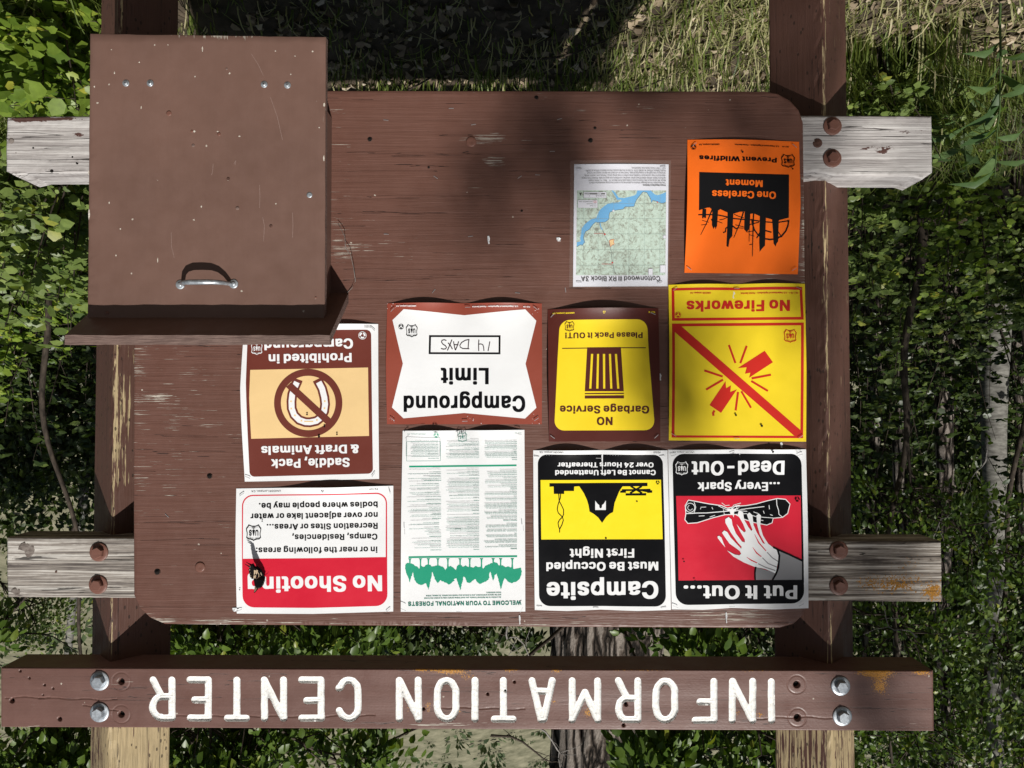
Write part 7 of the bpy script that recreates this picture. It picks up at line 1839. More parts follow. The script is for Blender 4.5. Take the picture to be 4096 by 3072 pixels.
def leaf_mesh(name, P, Dr, Nr, L, mat, parent, tmpl=T_NEAR, tri_=F_NEAR_T, tone=None):
    """One mesh of leaves: base points P, directions Dr, normals Nr, lengths L."""
    n = len(P)
    Dr = unit(Dr)
    B = unit(np.cross(Nr, Dr))
    N = np.cross(Dr, B)
    wv = rng.uniform(.82, 1.2, n)
    cl = rng.uniform(.3, 2.4, n)
    t = tmpl
    V = P[:, None] + L[:, None, None] * (t[None, :, 0, None] * Dr[:, None] + (t[None, :, 1, None] * wv[:, None, None]) * B[:, None] + (t[None, :, 2, None] * cl[:, None, None]) * N[:, None])
    k = len(t)
    F = (tri_[None] + (np.arange(n) * k)[:, None, None]).reshape(-1, 3)
    if tone is None:
        tone = np.clip(rng.normal(.5, .22, n), 0, .9)
        odd = rng.random(n) < .03
        tone[odd] = 1.0
    me = np_mesh(name, V.reshape(-1, 3), F, None, True, {'tone': np.repeat(tone, k)})
    return link(name, me, parent, [mat])


def stems_mesh(name, paths, mat, parent, sides=5):
    """paths: list of (points, radii)."""
    m = MB()
    for p, r in paths:
        m.tube(p, r, sides, cap=False)
    return m.build(name, mat, parent)


def curve_path(p, d, length, n, bend, wob):
    pts = [np.array(p, float)]
    d = np.array(d, float) / np.linalg.norm(d)
    for i in range(n):
        d = d + np.array([rng.normal(0, wob), rng.normal(0, wob), bend + rng.normal(0, wob * .6)])
        d /= np.linalg.norm(d)
        pts.append(pts[-1] + d * length / n)
    return pts


def shrub(label, x, y, h, spread, stems, twigs, per, L, mat, name='shrub', cat='shrub', group='shrubs behind the board', tmpl=T_ROUND, bark=None, low=.12,
          lean=(0, 0), droop=-.05, seed=None, twig_len=.28, up_bias=.5, far=False):
    root = thing(name, label, cat, (x, y, float(terrain_h(x, y))), group)
    z0 = float(terrain_h(x, y))
    paths, P, D, N = [], [], [], []
    for s in range(stems):
        a = 2 * math.pi * (s + rng.random()) / stems
        r = rng.uniform(.25, 1.0)
        hh = h * rng.uniform(.72, 1.05) * (1.12 - .3 * r)
        d = np.array([math.cos(a) * r * spread / h + lean[0], math.sin(a) * r * spread / h + lean[1], 1.0])
        pts = curve_path((x + rng.normal(0, .03), y + rng.normal(0, .03), z0 - .03), d, hh * np.linalg.norm(d) * .95, 8, -.02, .06)
        paths.append((pts, list(np.linspace(.006 + h * .0022, .0015, len(pts)))))
        for t in range(twigs):
            u = low + (1 - low) * (t + rng.random()) / twigs
            i = min(int(u * 8), 7)
            b = pts[i] + (pts[i + 1] - pts[i]) * (u * 8 - i)
            ta = rng.uniform(0, 2 * math.pi)
            td = np.array([math.cos(ta), math.sin(ta), rng.uniform(-.1, .9) * up_bias * 2])
            tl = twig_len * rng.uniform(.5, 1.2) * (1.15 - .55 * u)
            tp = curve_path(b, td, tl, 4, droop, .12)
            paths.append((tp, [.0018, .0015, .0012, .001, .0006]))
            m_ = max(3, int(per * rng.uniform(.7, 1.3)))
            for q in range(m_):
                w = (q + .6) / m_
                j = min(int(w * 4), 3)
                c = tp[j] + (tp[j + 1] - tp[j]) * (w * 4 - j)
                ax = unit(tp[j + 1] - tp[j])
                side = unit(np.cross(ax, np.array([0, 0, 1.0])) + 1e-6) * (1 if q % 2 else -1)
                P.append(c)
                D.append(ax * rng.uniform(.3, .9) + side * rng.uniform(.5, 1.0) + rng.normal(0, .22, 3))
                N.append(np.array([0, -.75, .85]) + rng.normal(0, .5, 3))
    stems_mesh('stem', paths, bark or BROWNBARK, root, 4)
    P, D, N = np.array(P), np.array(D), np.array(N)
    Ls = L * rng.uniform(.35, 1.3, len(P))
    leaf_mesh('foliage', P, D, N, Ls, mat, root, T_FAR if far else tmpl, F_FAR_T if far else F_NEAR_T)
    return root


def wx(px, y):
    """World x of photograph column px at depth y."""
    return float(at(px, 1600, y)[0])


# ------------------------------------------------------------------ shrubs by the box (left of the photograph)
G = 'leafy shrubs around the notice board'
shrub('low bright green shrub beside the bleached rail end next to the brochure box', wx(75, 1.05), 1.05, 1.02, .36, 10, 13, 10, .064, LEAF_SHRUB, group=G, low=.25)
shrub('light green round leaved shrub just behind the box side of the board', wx(300, 1.75), 1.75, 1.42, .42, 11, 15, 11, .058, LEAF_DUSTY, group=G, low=.25)
shrub('pale green leafy shrub at the outer edge beside the brochure box, mid height', wx(60, 2.1), 2.1, 1.50, .5, 11, 15, 11, .058, LEAF_DUSTY, group=G, low=.25)
shrub('dense green shrub farther back between the brochure box and the dark thicket', wx(200, 2.9), 2.9, 1.95, .6, 11, 15, 10, .055, LEAF_SHRUB, group=G, low=.3)
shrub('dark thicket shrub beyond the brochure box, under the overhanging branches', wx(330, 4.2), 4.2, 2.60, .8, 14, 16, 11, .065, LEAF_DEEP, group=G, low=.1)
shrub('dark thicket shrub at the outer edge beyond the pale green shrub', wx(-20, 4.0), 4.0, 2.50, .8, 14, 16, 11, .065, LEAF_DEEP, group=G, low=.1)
# ------------------------------------------------------------------ shrubs on the orange poster's side
shrub('low round leaved shrub behind the bleached rail end, next to the grass tuft', wx(3520, 1.9), 1.9, 0.82, .34, 9, 12, 10, .046, LEAF_DUSTY, group=G, low=.2)
shrub('small leaved green shrub behind the post by the orange poster', wx(3470, 2.7), 2.7, 1.32, .45, 10, 14, 11, .050, LEAF_DUSTY, group=G, low=.2)
shrub('rounded leafy shrub standing behind the broad leaved weed', wx(3860, 2.9), 2.9, 1.25, .5, 10, 14, 11, .050, LEAF_SHRUB, group=G, low=.2)
shrub('tall dusty green shrub behind the post, between the two grey rails', wx(3640, 3.7), 3.7, 1.82, .6, 12, 16, 11, .055, LEAF_DUSTY, group=G, low=.2)
shrub('spreading dusty shrub at the outer edge, beyond the broad leaved weed', wx(4080, 3.6), 3.6, 1.55, .55, 11, 15, 11, .055, LEAF_DUSTY, group=G, low=.2)
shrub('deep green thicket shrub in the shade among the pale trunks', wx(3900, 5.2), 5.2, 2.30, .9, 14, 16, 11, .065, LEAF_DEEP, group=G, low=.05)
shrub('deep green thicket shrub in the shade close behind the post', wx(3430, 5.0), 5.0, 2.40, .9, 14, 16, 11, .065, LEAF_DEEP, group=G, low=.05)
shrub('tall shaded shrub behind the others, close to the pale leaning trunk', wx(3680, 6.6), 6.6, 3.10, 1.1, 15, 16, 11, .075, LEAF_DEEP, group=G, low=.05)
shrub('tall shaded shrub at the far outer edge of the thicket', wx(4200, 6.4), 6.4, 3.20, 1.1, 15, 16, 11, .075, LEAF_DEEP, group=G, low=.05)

# ------------------------------------------------------------------ broad leaved weed
def weed(label, x, y, h, n, L):
    root = thing('broadleaf_weed', label, 'weed', (x, y, float(terrain_h(x, y))), 'broad leaved weeds')
    z0 = float(terrain_h(x, y))
    pts = curve_path((x, y, z0 - .02), (.05, -.1, 1), h, 8, 0, .04)
    P, D, N = [], [], []
    for i in range(n):
        u = .25 + .75 * i / n
        j = min(int(u * 8), 7)
        b = pts[j] + (pts[j + 1] - pts[j]) * (u * 8 - j)
        a = i * 2.4 + rng.normal(0, .5)
        P.append(b); D.append((math.cos(a), math.sin(a) * .8 - .25, 1.0 - .7 * u + rng.normal(0, .3))); N.append((-math.cos(a) * .6, -math.sin(a) * .6 - .3, 1.0))
    stems_mesh('stem', [(pts, list(np.linspace(.006, .002, len(pts))))], LEAF_STEM, root, 6)
    leaf_mesh('foliage', np.array(P), np.array(D), np.array(N, float), L * rng.uniform(.8, 1.2, n), LEAF_WEED, root, T_LANCE)


LEAF_STEM = plain('green_stem', (0.05, 0.09, 0.03), (0.10, 0.15, 0.05), 60.0, 0.6)
weed('tall weed with long lance shaped leaves at the outer edge near the bleached rail', wx(4030, 1.5), 1.5, .80, 17, .155)
weed('weed with lance shaped leaves growing in the grass tuft close to the bleached rail end', wx(3700, 1.9), 1.9, .70, 14, .17)
weed('smaller weed with lance shaped leaves behind the tall one', wx(3880, 2.0), 2.0, .66, 12, .16)

# ------------------------------------------------------------------ grass, litter and twigs
def grass(name, P, H, lean, tone, w=.0032):
    n = len(P)
    a = rng.uniform(0, 2 * math.pi, n)
    d = np.c_[np.cos(a), np.sin(a), np.zeros(n)] * rng.uniform(.2, 1.0, n)[:, None] * lean
    side = unit(np.c_[-np.sin(a), np.cos(a), np.zeros(n)] + rng.normal(0, .2, (n, 3)))
    V = []
    for t, wk in ((0, 1.0), (.35, .95), (.7, .7), (1.0, .06)):
        c = P + np.c_[d[:, 0] * H * t ** 2, d[:, 1] * H * t ** 2, H * (t - .42 * np.abs(lean) * rng.uniform(.6, 1.2) * t ** 3)]
        ww = (w * wk * rng.uniform(.7, 1.4, n))[:, None]
        V += [c - side * ww, c + side * ww]
    V = np.stack(V, 1)
    q = np.array([(0, 1, 3, 2), (2, 3, 5, 4), (4, 5, 7, 6)])
    F = (q[None] + (np.arange(n) * 8)[:, None, None]).reshape(-1, 4)
    o = link(name, np_mesh(name, V.reshape(-1, 3), F, None, True, {'tone': np.repeat(tone, 8)}), None, [GRASS])
    return tag(o, kind='stuff')


def scatter(n, x0, x1, y0, y1):
    x = rng.uniform(x0, x1, n); y = rng.uniform(y0, y1, n)
    return np.c_[x, y, terrain_h(x, y) - .01]


gp, gh, gt = [], [], []
# short lawn of mixed dry and green blades
P = scatter(30000, -3.8, 3.1, .7, 3.9)
keep = rng.random(len(P)) < np.clip(.55 + .9 * np.sin(P[:, 0] * 6.7 + 2 * np.sin(P[:, 1] * 5)) * np.sin(P[:, 1] * 7.9 + P[:, 0] * 3), .12, 1) * np.clip(.55 + .6 * np.exp(-((P[:, 0] + 1.6) / .9) ** 2) + .25 * np.sin(P[:, 0] * 3 + P[:, 1] * 5) + .5 * (P[:, 0] > 1.3), .04, 1)
P = P[keep]
dryf = np.where((P[:, 0] < .0) & (P[:, 1] < 2.0), .80, .5)
gp.append(P); gh.append(rng.uniform(.03, .13, len(P))); gt.append(np.where(rng.random(len(P)) < dryf, rng.uniform(.88, 1.0, len(P)), rng.uniform(.1, .8, len(P))))
# tall tufts
for (cx, cy, r, n, hh, dry) in [(wx(3400, 1.90), 1.90, .07, 360, .62, .12), (wx(3530, 2.00), 2.00, .08, 340, .7, .1), (wx(3690, 2.00), 2.00, .09, 420, .78, .08), (wx(3840, 2.10), 2.10, .10, 300, .7, .1), (wx(3990, 2.30), 2.30, .12, 240, .62, .1), (wx(3760, 1.75), 1.75, .06, 160, .45, .3),
                                (wx(300, 1.15), 1.15, .16, 420, .46, .12), (wx(200, 1.50), 1.50, .15, 320, .55, .1), (wx(370, 1.65), 1.65, .14, 380, .6, .05), (wx(120, 1.90), 1.90, .2, 320, .62, .05), (wx(340, 2.00), 2.00, .18, 320, .8, .0), (wx(80, 2.30), 2.30, .2, 260, .9, .0),
                                (wx(1450, 2.40), 2.40, .3, 380, .22, .1), (wx(1900, 2.30), 2.30, .3, 420, .26, .1), (wx(2350, 2.50), 2.50, .4, 420, .28, .1), (wx(1650, 3.00), 3.00, .5, 500, .3, .1), (wx(2700, 2.10), 2.10, .3, 420, .22, .4), (wx(2900, 1.50), 1.50, .3, 420, .18, .6), (wx(3550, 1.30), 1.30, .35, 500, .16, .75)]:
    x = cx + rng.normal(0, r, n); y = cy + rng.normal(0, r, n)
    gp.append(np.c_[x, y, terrain_h(x, y) - .01]); gh.append(hh * rng.uniform(.45, 1.15, n))
    gt.append(np.where(rng.random(n) < dry, rng.uniform(.9, 1, n), np.clip(rng.normal(.5, .2, n), 0, .85)))
gp, gh, gt = np.concatenate(gp), np.concatenate(gh), np.concatenate(gt)
grass('grass', gp, gh, .75, gt)
# thatch: dry blades lying nearly flat
P = scatter(16000, -3.8, 1.2, .7, 2.7)
P = P[rng.random(len(P)) < np.clip(1.1 - np.abs(P[:, 0] + 1.5) / 2.4, .05, 1) * np.clip(2.3 - P[:, 1], .15, 1) * np.clip(.45 + .8 * np.sin(P[:, 0] * 5.1 + 2.3 * np.sin(P[:, 1] * 4.2)) * np.sin(P[:, 1] * 6.3 + P[:, 0] * 2), .05, 1) * np.where(P[:, 0] > -.6, .4, 1)]
a = rng.uniform(0, 6.28, len(P))
leaf = np.array([(0, .014, 0), (0, -.014, 0), (.5, .014, .12), (.5, -.014, .12), (1, .004, .05), (1, -.004, .05)])
L = rng.uniform(.08, .24, len(P))
V = P[:, None] + L[:, None, None] * (leaf[None, :, 0, None] * np.c_[np.cos(a), np.sin(a), np.zeros(len(P))][:, None] + leaf[None, :, 1, None] * np.c_[-np.sin(a), np.cos(a), np.zeros(len(P))][:, None] + leaf[None, :, 2, None] * np.array([0, 0, 1.0])[None, None]) + np.array([0, 0, .012])
q = np.array([(0, 1, 3, 2), (2, 3, 5, 4)])
tag(link('dry_thatch', np_mesh('dry_thatch', V.reshape(-1, 3), (q[None] + (np.arange(len(P)) * 6)[:, None, None]).reshape(-1, 4), None, True, {'tone': np.repeat(rng.uniform(.83, 1, len(P)), 6)}), None, [GRASS]), kind='stuff')
# fallen leaves
P = scatter(6500, -3.6, 2.9, .7, 3.4) + np.array([0, 0, .014])
P = P[rng.random(len(P)) < np.clip(.75 - .45 * (P[:, 0] > 1.2) + .3 * np.sin(P[:, 0] * 4.2 + 2 * np.sin(P[:, 1] * 3)), .05, 1)]
P[:, 2] += rng.uniform(0, .022, len(P))
a = rng.uniform(0, 6.28, len(P))
o = leaf_mesh('leaf_litter', P, np.c_[np.cos(a), np.sin(a), rng.normal(0, .25, len(P))], np.c_[rng.normal(0, .4, (len(P), 2)), np.ones(len(P))], rng.uniform(.022, .062, len(P)), LITTER, None, T_ROUND * np.array([1, 1, 4.0]), F_NEAR_T, rng.uniform(0, 1, len(P)))
tag(o, kind='stuff')
for k, (pxa, ya, pxb, yb, lab) in enumerate(((2080, 1.75, 2520, 1.5, 'dark bare twig lying on the leafy ground below the board'), (2350, 2.2, 2750, 1.9, 'thin reddish twig on the ground between the board and the post by the orange poster'), (1560, 2.2, 1900, 1.7, 'short fallen twig on the shaded ground nearest the brochure box'))):
    a_, b_ = np.array([wx(pxa, ya), ya, 0]), np.array([wx(pxb, yb), yb, 0])
    pts = [a_ + (b_ - a_) * t + np.array([0, .02 * math.sin(t * 5 + k), .035 + .03 * math.sin(t * 3.1) + terrain_h(*(a_ + (b_ - a_) * t)[:2])]) for t in np.linspace(0, 1, 9)]
    m = MB(); m.tube(pts, list(np.linspace(.006, .0022, 9)), 6)
    tag(m.build('fallen_twig', BROWNBARK), lab, 'twig', 'fallen twigs')


# ------------------------------------------------------------------ trees
def trunk_mesh(pts, radii, n, furrow):
    V, F = [], []
    for i, p in enumerate(pts):
        for k in range(n):
            a = 2 * math.pi * k / n
            f = 1 + furrow * (.6 * math.sin(a * 9 + 1.3 * math.sin(i * .35)) + .5 * math.sin(a * 17 + i * .5 + 2 * math.sin(i * .21)) + rng.normal(0, .35))
            V.append((p[0] + radii[i] * f * math.cos(a), p[1] + radii[i] * f * math.sin(a), p[2]))
    for i in range(len(pts) - 1):
        for k in range(n):
            a, b = i * n + k, i * n + (k + 1) % n
            F.append((a, b, b + n, a + n))
    return np.array(V), F


def tree(label, x, y, h, r0, bark, crown, leafL, nleaf, mat, lean=(0, 0), limbs=6, name='tree', group='trees behind the board', furrow=.06, sides=40, first=.35, limb_len=1.6, low_twigs=(), wob=.02, far=False, clump=.5):
    """crown: list of (dx, dy, z, rx, ry, rz, share) ellipsoids that the limbs carry."""
    z0 = float(terrain_h(x, y))
    root = thing(name, label, 'tree', (x, y, z0), group)
    k = 40
    pts, d = [], np.array([lean[0], lean[1], 1.0])
    ph = rng.uniform(0, 6)
    for i in range(k + 1):
        t = i / k
        pts.append(np.array([x + lean[0] * h * t + wob * h * math.sin(t * 4 + ph) * t + wob * .16 * h * math.sin(t * 19 + ph * 3), y + lean[1] * h * t + wob * .3 * h * math.sin(t * 7 + ph), z0 - .1 + h * t]))
    rad = [r0 * (1 - .72 * i / k) * (1 + .35 * math.exp(-i * 6 / k)) for i in range(k + 1)]
    V, F = trunk_mesh(pts, rad, sides, furrow)
    link('trunk', np_mesh('trunk', V, F, None, True), root, [bark])
    P, D, N, C = [], [], [], []
    for (dx, dy, cz, rx, ry, rz, share) in crown:
        paths = []
        nl = int(nleaf * share)
        c0 = np.array([x + dx, y + dy, cz])
        # a limb from the trunk into this part of the crown
        i0 = int(min(.95, max(first, (cz - z0 - max(rz, .4)) / h)) * k)
        b = pts[i0]
        mid = (b + c0) / 2 + np.array([0, 0, .12 * np.linalg.norm(c0 - b)])
        lp = [b * (1 - t) ** 2 + 2 * mid * t * (1 - t) + c0 * t * t for t in np.linspace(0, 1, 8)]
        paths.append((lp, list(np.linspace(max(.012, min(rad[i0] * .45, .05 * max(rx, rz) ** 2 + .012)), .006, 8))))
        nc = max(3, int(nl / 42))
        for _ in range(nc):
            u = unit(rng.normal(0, 1, 3)) * rng.random() ** .38
            c = c0 + u * np.array([rx, ry, rz])
            s = lp[rng.integers(4, 8)]
            mm = (s + c) / 2 + rng.normal(0, .06, 3)
            tp = [s, mm, c]
            paths.append((tp, [.006, .004, .0015]))
            m_ = int(42 * rng.uniform(.4, 1.6))
            ax = unit(c - s)
            q = rng.normal(0, 1, (m_, 3)) * clump * np.array([1, 1, .7]) * rng.uniform(.3, 1.0)
            P.append(c + q * .42); C.append(m_)
            D.append(ax[None] * .3 + unit(q) * .5 + rng.normal(0, .4, (m_, 3)) + np.array([0, 0, -.75])[None])
            N.append(rng.normal(0, .65, (m_, 3)) + np.array([0, -.9, .35])[None])
        stems_mesh('limb', paths, bark if bark is not BARK else BROWNBARK, root, 5)
    P, D, N = np.concatenate(P), np.concatenate(D), np.concatenate(N)
    leaf_mesh('crown', P, D, N, leafL * rng.uniform(.6, 1.2, len(P)), mat, root, T_FAR if far else T_NEAR, F_FAR_T if far else F_NEAR_T)
    return root


TG = 'trees behind the notice board'
# the big cottonwood straight behind the board, with leafy low branches
xb = wx(2435, 4.3)
tree('thick old cottonwood with deeply furrowed grey bark straight behind the name beam', xb, 4.3, 8.0, .64, BARK,
     [(.2, .2, 6.3, 2.2, 2.0, 1.4, .22), (1.72, -1.6, 3.56, .34, .4, .13, .04), (-.22, -1.6, 3.5, .22, .3, .12, .035)],
     .066, 6500, LEAF_TREE, group=TG, furrow=.06, sides=96, clump=.36)
# slender leafy trees whose branches reach into the upper part of the picture
tree('slender young tree with bright pointed leaves beside the peeling post top', wx(200, 2.4), 2.4, 3.6, .022, BROWNBARK, [(0, 0, 3.44, .28, .3, .16, .42), (-.28, .1, 3.46, .2, .3, .14, .26), (.35, .1, 2.75, .2, .3, .12, .14), (.1, .2, 3.6, .3, .3, .2, .18)],
     .064, 1700, LEAF_TREE, group=TG, furrow=.02, sides=12, first=.2, wob=.06, clump=.28)
tree('slender young tree with dense pointed leaves behind the CENTER end of the name beam', wx(1000, 2.6), 2.6, 3.8, .024, BROWNBARK, [(.1, 0, 2.88, .42, .35, .11, .26), (.34, 0, 3.50, .30, .3, .14, .2), (-.08, .1, 3.52, .28, .3, .15, .24), (-.45, .1, 2.90, .36, .3, .11, .22), (-.6, .1, 3.62, .2, .3, .12, .08)],
     .068, 4200, LEAF_TREE, group=TG, furrow=.02, sides=12, first=.2, wob=.06, clump=.26)
tree('young tree with large drooping leaves behind the INFORMATION end of the name beam', wx(2780, 2.5), 2.5, 3.8, .024, BROWNBARK, [(0, 0, 2.86, .36, .3, .11, .32), (.28, -.3, 3.34, .17, .25, .13, .22), (0, 0, 3.5, .3, .3, .14, .2), (-.5, 0, 3.45, .36, .3, .2, .26)],
     .078, 2200, LEAF_TREE, group=TG, furrow=.02, sides=12, first=.2, wob=.06, clump=.26)
tree('leafy young tree on the outer side of the post by the orange poster', wx(3650, 3.4), 3.4, 4.2, .03, BROWNBARK, [(0, 0, 2.3, .7, .5, .35, .22), (.1, 0, 3.05, .8, .5, .4, .28), (-.7, .2, 2.6, .5, .5, .5, .22), (0, 0, 3.75, .9, .5, .35, .28)],
     .048, 5200, LEAF_TREE, group=TG, furrow=.02, sides=12, first=.2, wob=.06, clump=.34)
tree('dark leafy tree above the board, on the box side of the thick cottonwood', wx(1500, 4.6), 4.6, 4.4, .05, BROWNBARK, [(.1, 0, 3.52, .6, .5, .15, .22), (1.0, 0, 3.52, .7, .5, .18, .26), (1.8, 0, 3.6, .5, .5, .2, .12), (1.5, 0, 4.45, .6, .5, .2, .15), (-.55, 0, 3.52, .5, .5, .15, .16), (-1.05, 0, 3.5, .35, .4, .14, .09)],
     .075, 5000, LEAF_DEEP, group=TG, furrow=.02, sides=12, first=.2, wob=.06, clump=.4)
tree('dark leafy tree beyond the thick cottonwood on the post side', wx(2950, 5.0), 5.0, 4.6, .05, BROWNBARK, [(0, 0, 3.65, .7, .5, .22, .45), (0, 0, 4.65, .7, .5, .3, .55)],
     .08, 2600, LEAF_DEEP, group=TG, furrow=.02, sides=12, first=.2, wob=.06, clump=.4)
tree('pale slender tree leaning out behind the peeling top of the brochure box post', wx(430, 5.6), 5.6, 7.5, .055, PALEBARK, [(.6, 0, 5.4, .9, .8, .6, .4), (-.6, .3, 5.6, .9, .8, .8, .6)], .065, 900, LEAF_TREE, lean=(.085, 0), group=TG, furrow=.02, sides=20, wob=0, clump=.5)
tree('pale white barked tree at the outer edge beyond the name beam end', wx(3985, 6.2), 6.2, 8.0, .135, PALEBARK, [(.3, 0, 5.8, 1.5, 1.5, 1.1, .7), (-.8, -.3, 5.2, 1.0, 1.0, .6, .3)], .075, 2200, LEAF_TREE, lean=(.006, 0), group=TG, furrow=.02, sides=28, wob=.008, clump=.5)
tree('rough barked trunk among the shaded shrubs, nearer the post than the white tree', wx(3790, 7.2), 7.2, 8.0, .11, BARK, [(0, 0, 5.8, 1.6, 1.6, 1.2, 1.0)], .08, 1500, LEAF_TREE, group=TG, furrow=.06, sides=28, clump=.5)
tree('brown trunk deep in the shade, close behind the post by the orange poster', wx(3600, 7.8), 7.8, 8.0, .10, BARK, [(0, 0, 5.8, 1.6, 1.6, 1.2, 1.0)], .08, 1500, LEAF_TREE, lean=(-.01, 0), group=TG, furrow=.06, sides=28, clump=.5)
tree('rough brown trunk at the outermost edge deep in the shade', wx(4080, 7.6), 7.6, 8.0, .10, BARK, [(0, 0, 6.0, 1.6, 1.6, 1.2, 1.0)], .08, 1500, LEAF_TREE, lean=(.01, 0), group=TG, furrow=.06, sides=28, clump=.5)
tree('thin dark crooked tree leaning in front of the white barked one', wx(4090, 4.6), 4.6, 5.0, .03, BROWNBARK, [(.2, 0, 3.6, .8, .6, .5, 1.0)], .06, 900, LEAF_DUSTY, lean=(.05, 0), group=TG, furrow=.03, sides=14, wob=.05, clump=.4)
tree('dark crooked tree with fine branches beyond the upper rail on the brochure box side', wx(-60, 4.8), 4.8, 5.5, .034, BROWNBARK, [(.0, -.2, 2.9, .45, .5, .3, .32), (-.55, -.2, 3.2, .36, .4, .34, .45), (.1, 0, 4.5, .6, .6, .25, .23)], .045, 2600, LEAF_DUSTY, lean=(-.02, 0), group=TG, furrow=.03, sides=14, wob=.09, first=.25, clump=.36)
# thicket trees filling the distance
TK = 'dark thicket trees far back'
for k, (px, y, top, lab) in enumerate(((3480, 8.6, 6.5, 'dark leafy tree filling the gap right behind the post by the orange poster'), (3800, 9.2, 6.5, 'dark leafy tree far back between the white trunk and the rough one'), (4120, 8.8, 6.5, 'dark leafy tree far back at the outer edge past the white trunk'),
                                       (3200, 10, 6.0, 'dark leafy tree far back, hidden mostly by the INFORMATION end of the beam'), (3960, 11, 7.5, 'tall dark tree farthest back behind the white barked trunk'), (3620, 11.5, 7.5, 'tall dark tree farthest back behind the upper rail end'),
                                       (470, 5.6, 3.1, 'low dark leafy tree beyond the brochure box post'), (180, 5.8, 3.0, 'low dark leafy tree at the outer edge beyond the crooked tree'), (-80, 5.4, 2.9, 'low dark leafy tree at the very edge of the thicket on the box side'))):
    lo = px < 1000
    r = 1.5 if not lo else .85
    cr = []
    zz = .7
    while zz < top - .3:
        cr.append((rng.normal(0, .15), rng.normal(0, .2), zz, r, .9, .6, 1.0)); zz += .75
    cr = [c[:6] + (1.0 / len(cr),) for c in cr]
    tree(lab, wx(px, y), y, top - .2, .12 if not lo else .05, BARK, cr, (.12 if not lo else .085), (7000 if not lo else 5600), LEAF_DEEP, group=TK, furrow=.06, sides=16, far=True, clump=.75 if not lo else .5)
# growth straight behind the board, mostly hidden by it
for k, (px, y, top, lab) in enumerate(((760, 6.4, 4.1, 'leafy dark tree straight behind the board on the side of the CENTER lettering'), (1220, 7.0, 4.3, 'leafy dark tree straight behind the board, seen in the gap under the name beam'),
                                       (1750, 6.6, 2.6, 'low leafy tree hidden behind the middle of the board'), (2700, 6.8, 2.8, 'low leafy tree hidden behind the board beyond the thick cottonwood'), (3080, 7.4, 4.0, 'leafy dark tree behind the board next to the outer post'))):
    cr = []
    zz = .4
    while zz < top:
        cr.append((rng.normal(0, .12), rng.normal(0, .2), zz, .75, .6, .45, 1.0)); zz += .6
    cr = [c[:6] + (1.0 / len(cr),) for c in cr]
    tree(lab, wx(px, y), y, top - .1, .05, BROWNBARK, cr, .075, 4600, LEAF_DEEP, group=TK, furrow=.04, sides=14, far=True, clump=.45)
for k, (x, y, h) in enumerate(((-.35, 2.6, .95), (.25, 3.1, 1.1), (.75, 2.7, 1.0), (1.25, 3.3, 1.2), (-.9, 3.2, 1.1), (2.6, 3.2, 1.5), (3.4, 2.4, 1.3), (-4.2, 2.6, 1.3), (-3.4, 3.6, 1.4))):
    shrub('leafy shrub growing behind the board, %s' % ('hidden by the end nearest the outer post', 'hidden by its middle', 'hidden behind the brochure box side of its middle', 'hidden by the brochure box', 'behind the outer post', 'past the box, beyond the pale shrubs', 'farthest out on the box side', 'farthest out on the outer post side', 'past the outer post among taller shrubs')[k],
          x, y, h, .45, 9, 12, 9, .055, LEAF_DUSTY, group=G, low=.2, far=True)
# unseen trees overhead and behind the viewer, crowns placed to shade the place
SG = 'shade trees around the viewer'
tree('large cottonwood standing behind the viewer, its crown shading the orange poster side', -5.6, -4.2, 9.0, .34, BARK,
     [(2.5, 4.6, 6.2, 1.2, 1.0, .6, .16), (1.6, 2.3, 5.4, 1.2, 1.2, .9, .22), (.6, 3.7, 5.6, 1.6, 1.5, 1.0, .36), (-1.0, 1.5, 6.6, 1.6, 1.6, 1.2, .30)], .085, 13000, LEAF_TREE, group=SG, furrow=.06, sides=30, far=True, clump=.55)
tg = []
for (px, py, rx, rz, share) in ((1915, 690, .03, .45, .16), (2400, 430, .20, .05, .17), (2860, 400, .14, .03, .08), (2640, 1470, .02, .12, .06), (2690, 1700, .03, .07, .04), (3215, 950, .02, .40, .13),
                                (3560, 2300, .08, .05, .05), (3190, 2150, .05, .20, .07), (3450, 2820, .12, .05, .08), (2180, 520, .05, .08, .08)):
    c = Vector(at(px, py, 0)) - LIGHT * (7.6 / LIGHT.y)  # leaf clumps set up-sun of chosen board spots to dapple them
    tg.append((c.x + 4.2, c.y + 9.5, c.z, rx, .15, rz, share))
tree('tall thin leaved cottonwood behind the viewer, its loose branch tips dappling the board', -4.2, -9.5, 11.5, .26, BARK, tg, .055, 800, LEAF_TREE, group=SG, furrow=.06, sides=24, far=True, clump=.16, first=.5)
tree('tall unseen cottonwood added behind the outer post, its crown shading the thicket', -5.4, 3.4, 10.0, .28, BARK, [(1.6, -.8, 6.8, 1.6, 1.3, .8, .4), (3.0, -.2, 7.4, 1.2, 1.2, .7, .25), (0, 0, 7.6, 1.8, 1.5, 1.0, .35)], .10, 12000, LEAF_TREE, group=SG, furrow=.06, sides=24, far=True, clump=.6)
tree('unseen cottonwood added beside the brochure box end, its branches shading the thicket', 5.6, .2, 8.0, .26, BARK, [(-3.6, .6, 6.0, .9, .7, .45, .35), (-2.6, .9, 6.2, .9, .8, .5, .35), (-1.2, .6, 6.6, 1.3, 1.2, .8, .3)], .09, 8000, LEAF_TREE,
     group=SG, furrow=.06, sides=24, far=True, clump=.45)
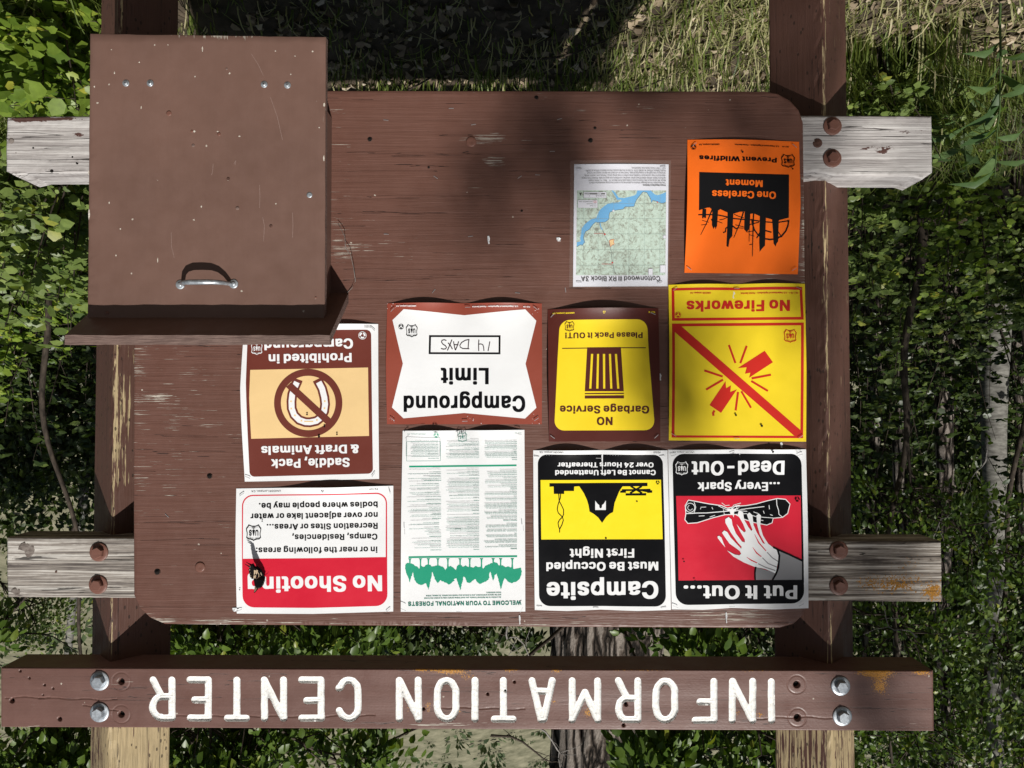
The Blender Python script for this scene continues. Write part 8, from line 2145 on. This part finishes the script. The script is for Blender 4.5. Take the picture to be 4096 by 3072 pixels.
for k, (x, y, h, lab) in enumerate(((-9, -13, 12, 'unseen tree added behind the viewer to block sky light, toward the orange poster side'), (-1.5, -17, 11, 'unseen tree added straight behind the viewer to block sky light'), (5.5, -14, 12, 'unseen tree added behind the viewer to block sky light, toward the box side'),
                                    (11, -8, 12, 'unseen tree added to block sky light, on the brochure box side of the viewer'), (-13, -5, 12, 'unseen tree added to block sky light, on the orange poster side of the viewer'), (12, 1, 11, 'unseen tree added to block sky light beyond the brochure box'), (-12, 4, 11, 'unseen tree added to block sky light beyond the orange poster'))):
    tree(lab, x, y, h * .8, .3, BARK, [(0, 0, h * .25, 3.2, 2.4, h * .2, .3), (.5, 0, h * .5, 3.4, 2.6, h * .2, .4), (0, 0, h * .74, 2.6, 2.2, h * .17, .3)], .28, 3600, LEAF_DEEP, group='unseen trees added to block low sky light', furrow=.06, sides=16, far=True, clump=1.6)  # added out of view to cut the ambient light from the low sky

# bare grey twigs hanging in the thicket and against the hillside
for k, (pxa, pya, pxb, pyb, y, lab) in enumerate(((2030, 2500, 2110, 2640, 2.2, 'bare grey twig hanging between the board and the name beam'), (1980, 2925, 2260, 3072, 3.2, 'thin dark branch crossing the pale hillside above the middle of the beam'), (2180, 2930, 2260, 3060, 2.6, 'pale bare twig beside the thick trunk above the beam'),
                                                  (3950, 1750, 3850, 2050, 3.0, 'forked bare grey twig in front of the shaded thicket'), (3700, 2150, 3860, 2000, 3.2, 'thin bare twig arching behind the upper rail end'), (3650, 2560, 3500, 2420, 3.0, 'bare twig near the outer post below the name beam'),
                                                  (0, 2480, 330, 2610, 4.0, 'long dark branch across the pale hillside by the upper rail'), (60, 2420, 250, 2300, 4.0, 'thin dark branch rising by the knotted end of the upper rail'))):
    A, B = at(pxa, pya, y), at(pxb, pyb, y + .15)
    m = MB()
    n = 9
    pts = [A + (B - A) * t + np.array([.03 * math.sin(t * 6 + k), 0, .03 * math.sin(t * 9 + k * 2)]) for t in np.linspace(0, 1, n)]
    m.tube(pts, list(np.linspace(.009 if k in (1, 6, 7) else .0055, .002, n)), 6)
    for j in (2, 4, 5, 7):
        e = unit(B - A) * .5 + rng.normal(0, .6, 3)
        tp = curve_path(pts[j], e, rng.uniform(.08, .26), 4, 0, .2)
        m.tube(tp, [.003, .0024, .0018, .0014, .0008], 5)
    tag(m.build('bare_twig', BROWNBARK if k in (1, 6, 7) else GREYTWIG), lab, 'twig', 'bare twigs')

# sage tufts on the hillside
P, D, N, L = [], [], [], []
for k in range(1500):
    x, y = rng.uniform(-45, 40), rng.uniform(30, 110)
    z = float(hill_h(np.array(x), np.array(y)))
    s = rng.uniform(.15, 1.0) ** 1.3
    m_ = 16
    q = rng.normal(0, 1, (m_, 3)) * np.array([s, s, s * .5]) * .5
    q[:, 2] = np.abs(q[:, 2])
    P.append(np.array([x, y, z - .05]) + q); D.append(unit(q) + np.array([0, 0, .6])); N.append(rng.normal(0, 1, (m_, 3)) + np.array([0, -1, .6])); L.append(np.full(m_, s * .7))
tag(leaf_mesh('sagebrush', np.concatenate(P), np.concatenate(D), np.concatenate(N), np.concatenate(L), SAGE, None, T_FAR, F_FAR_T), kind='stuff')
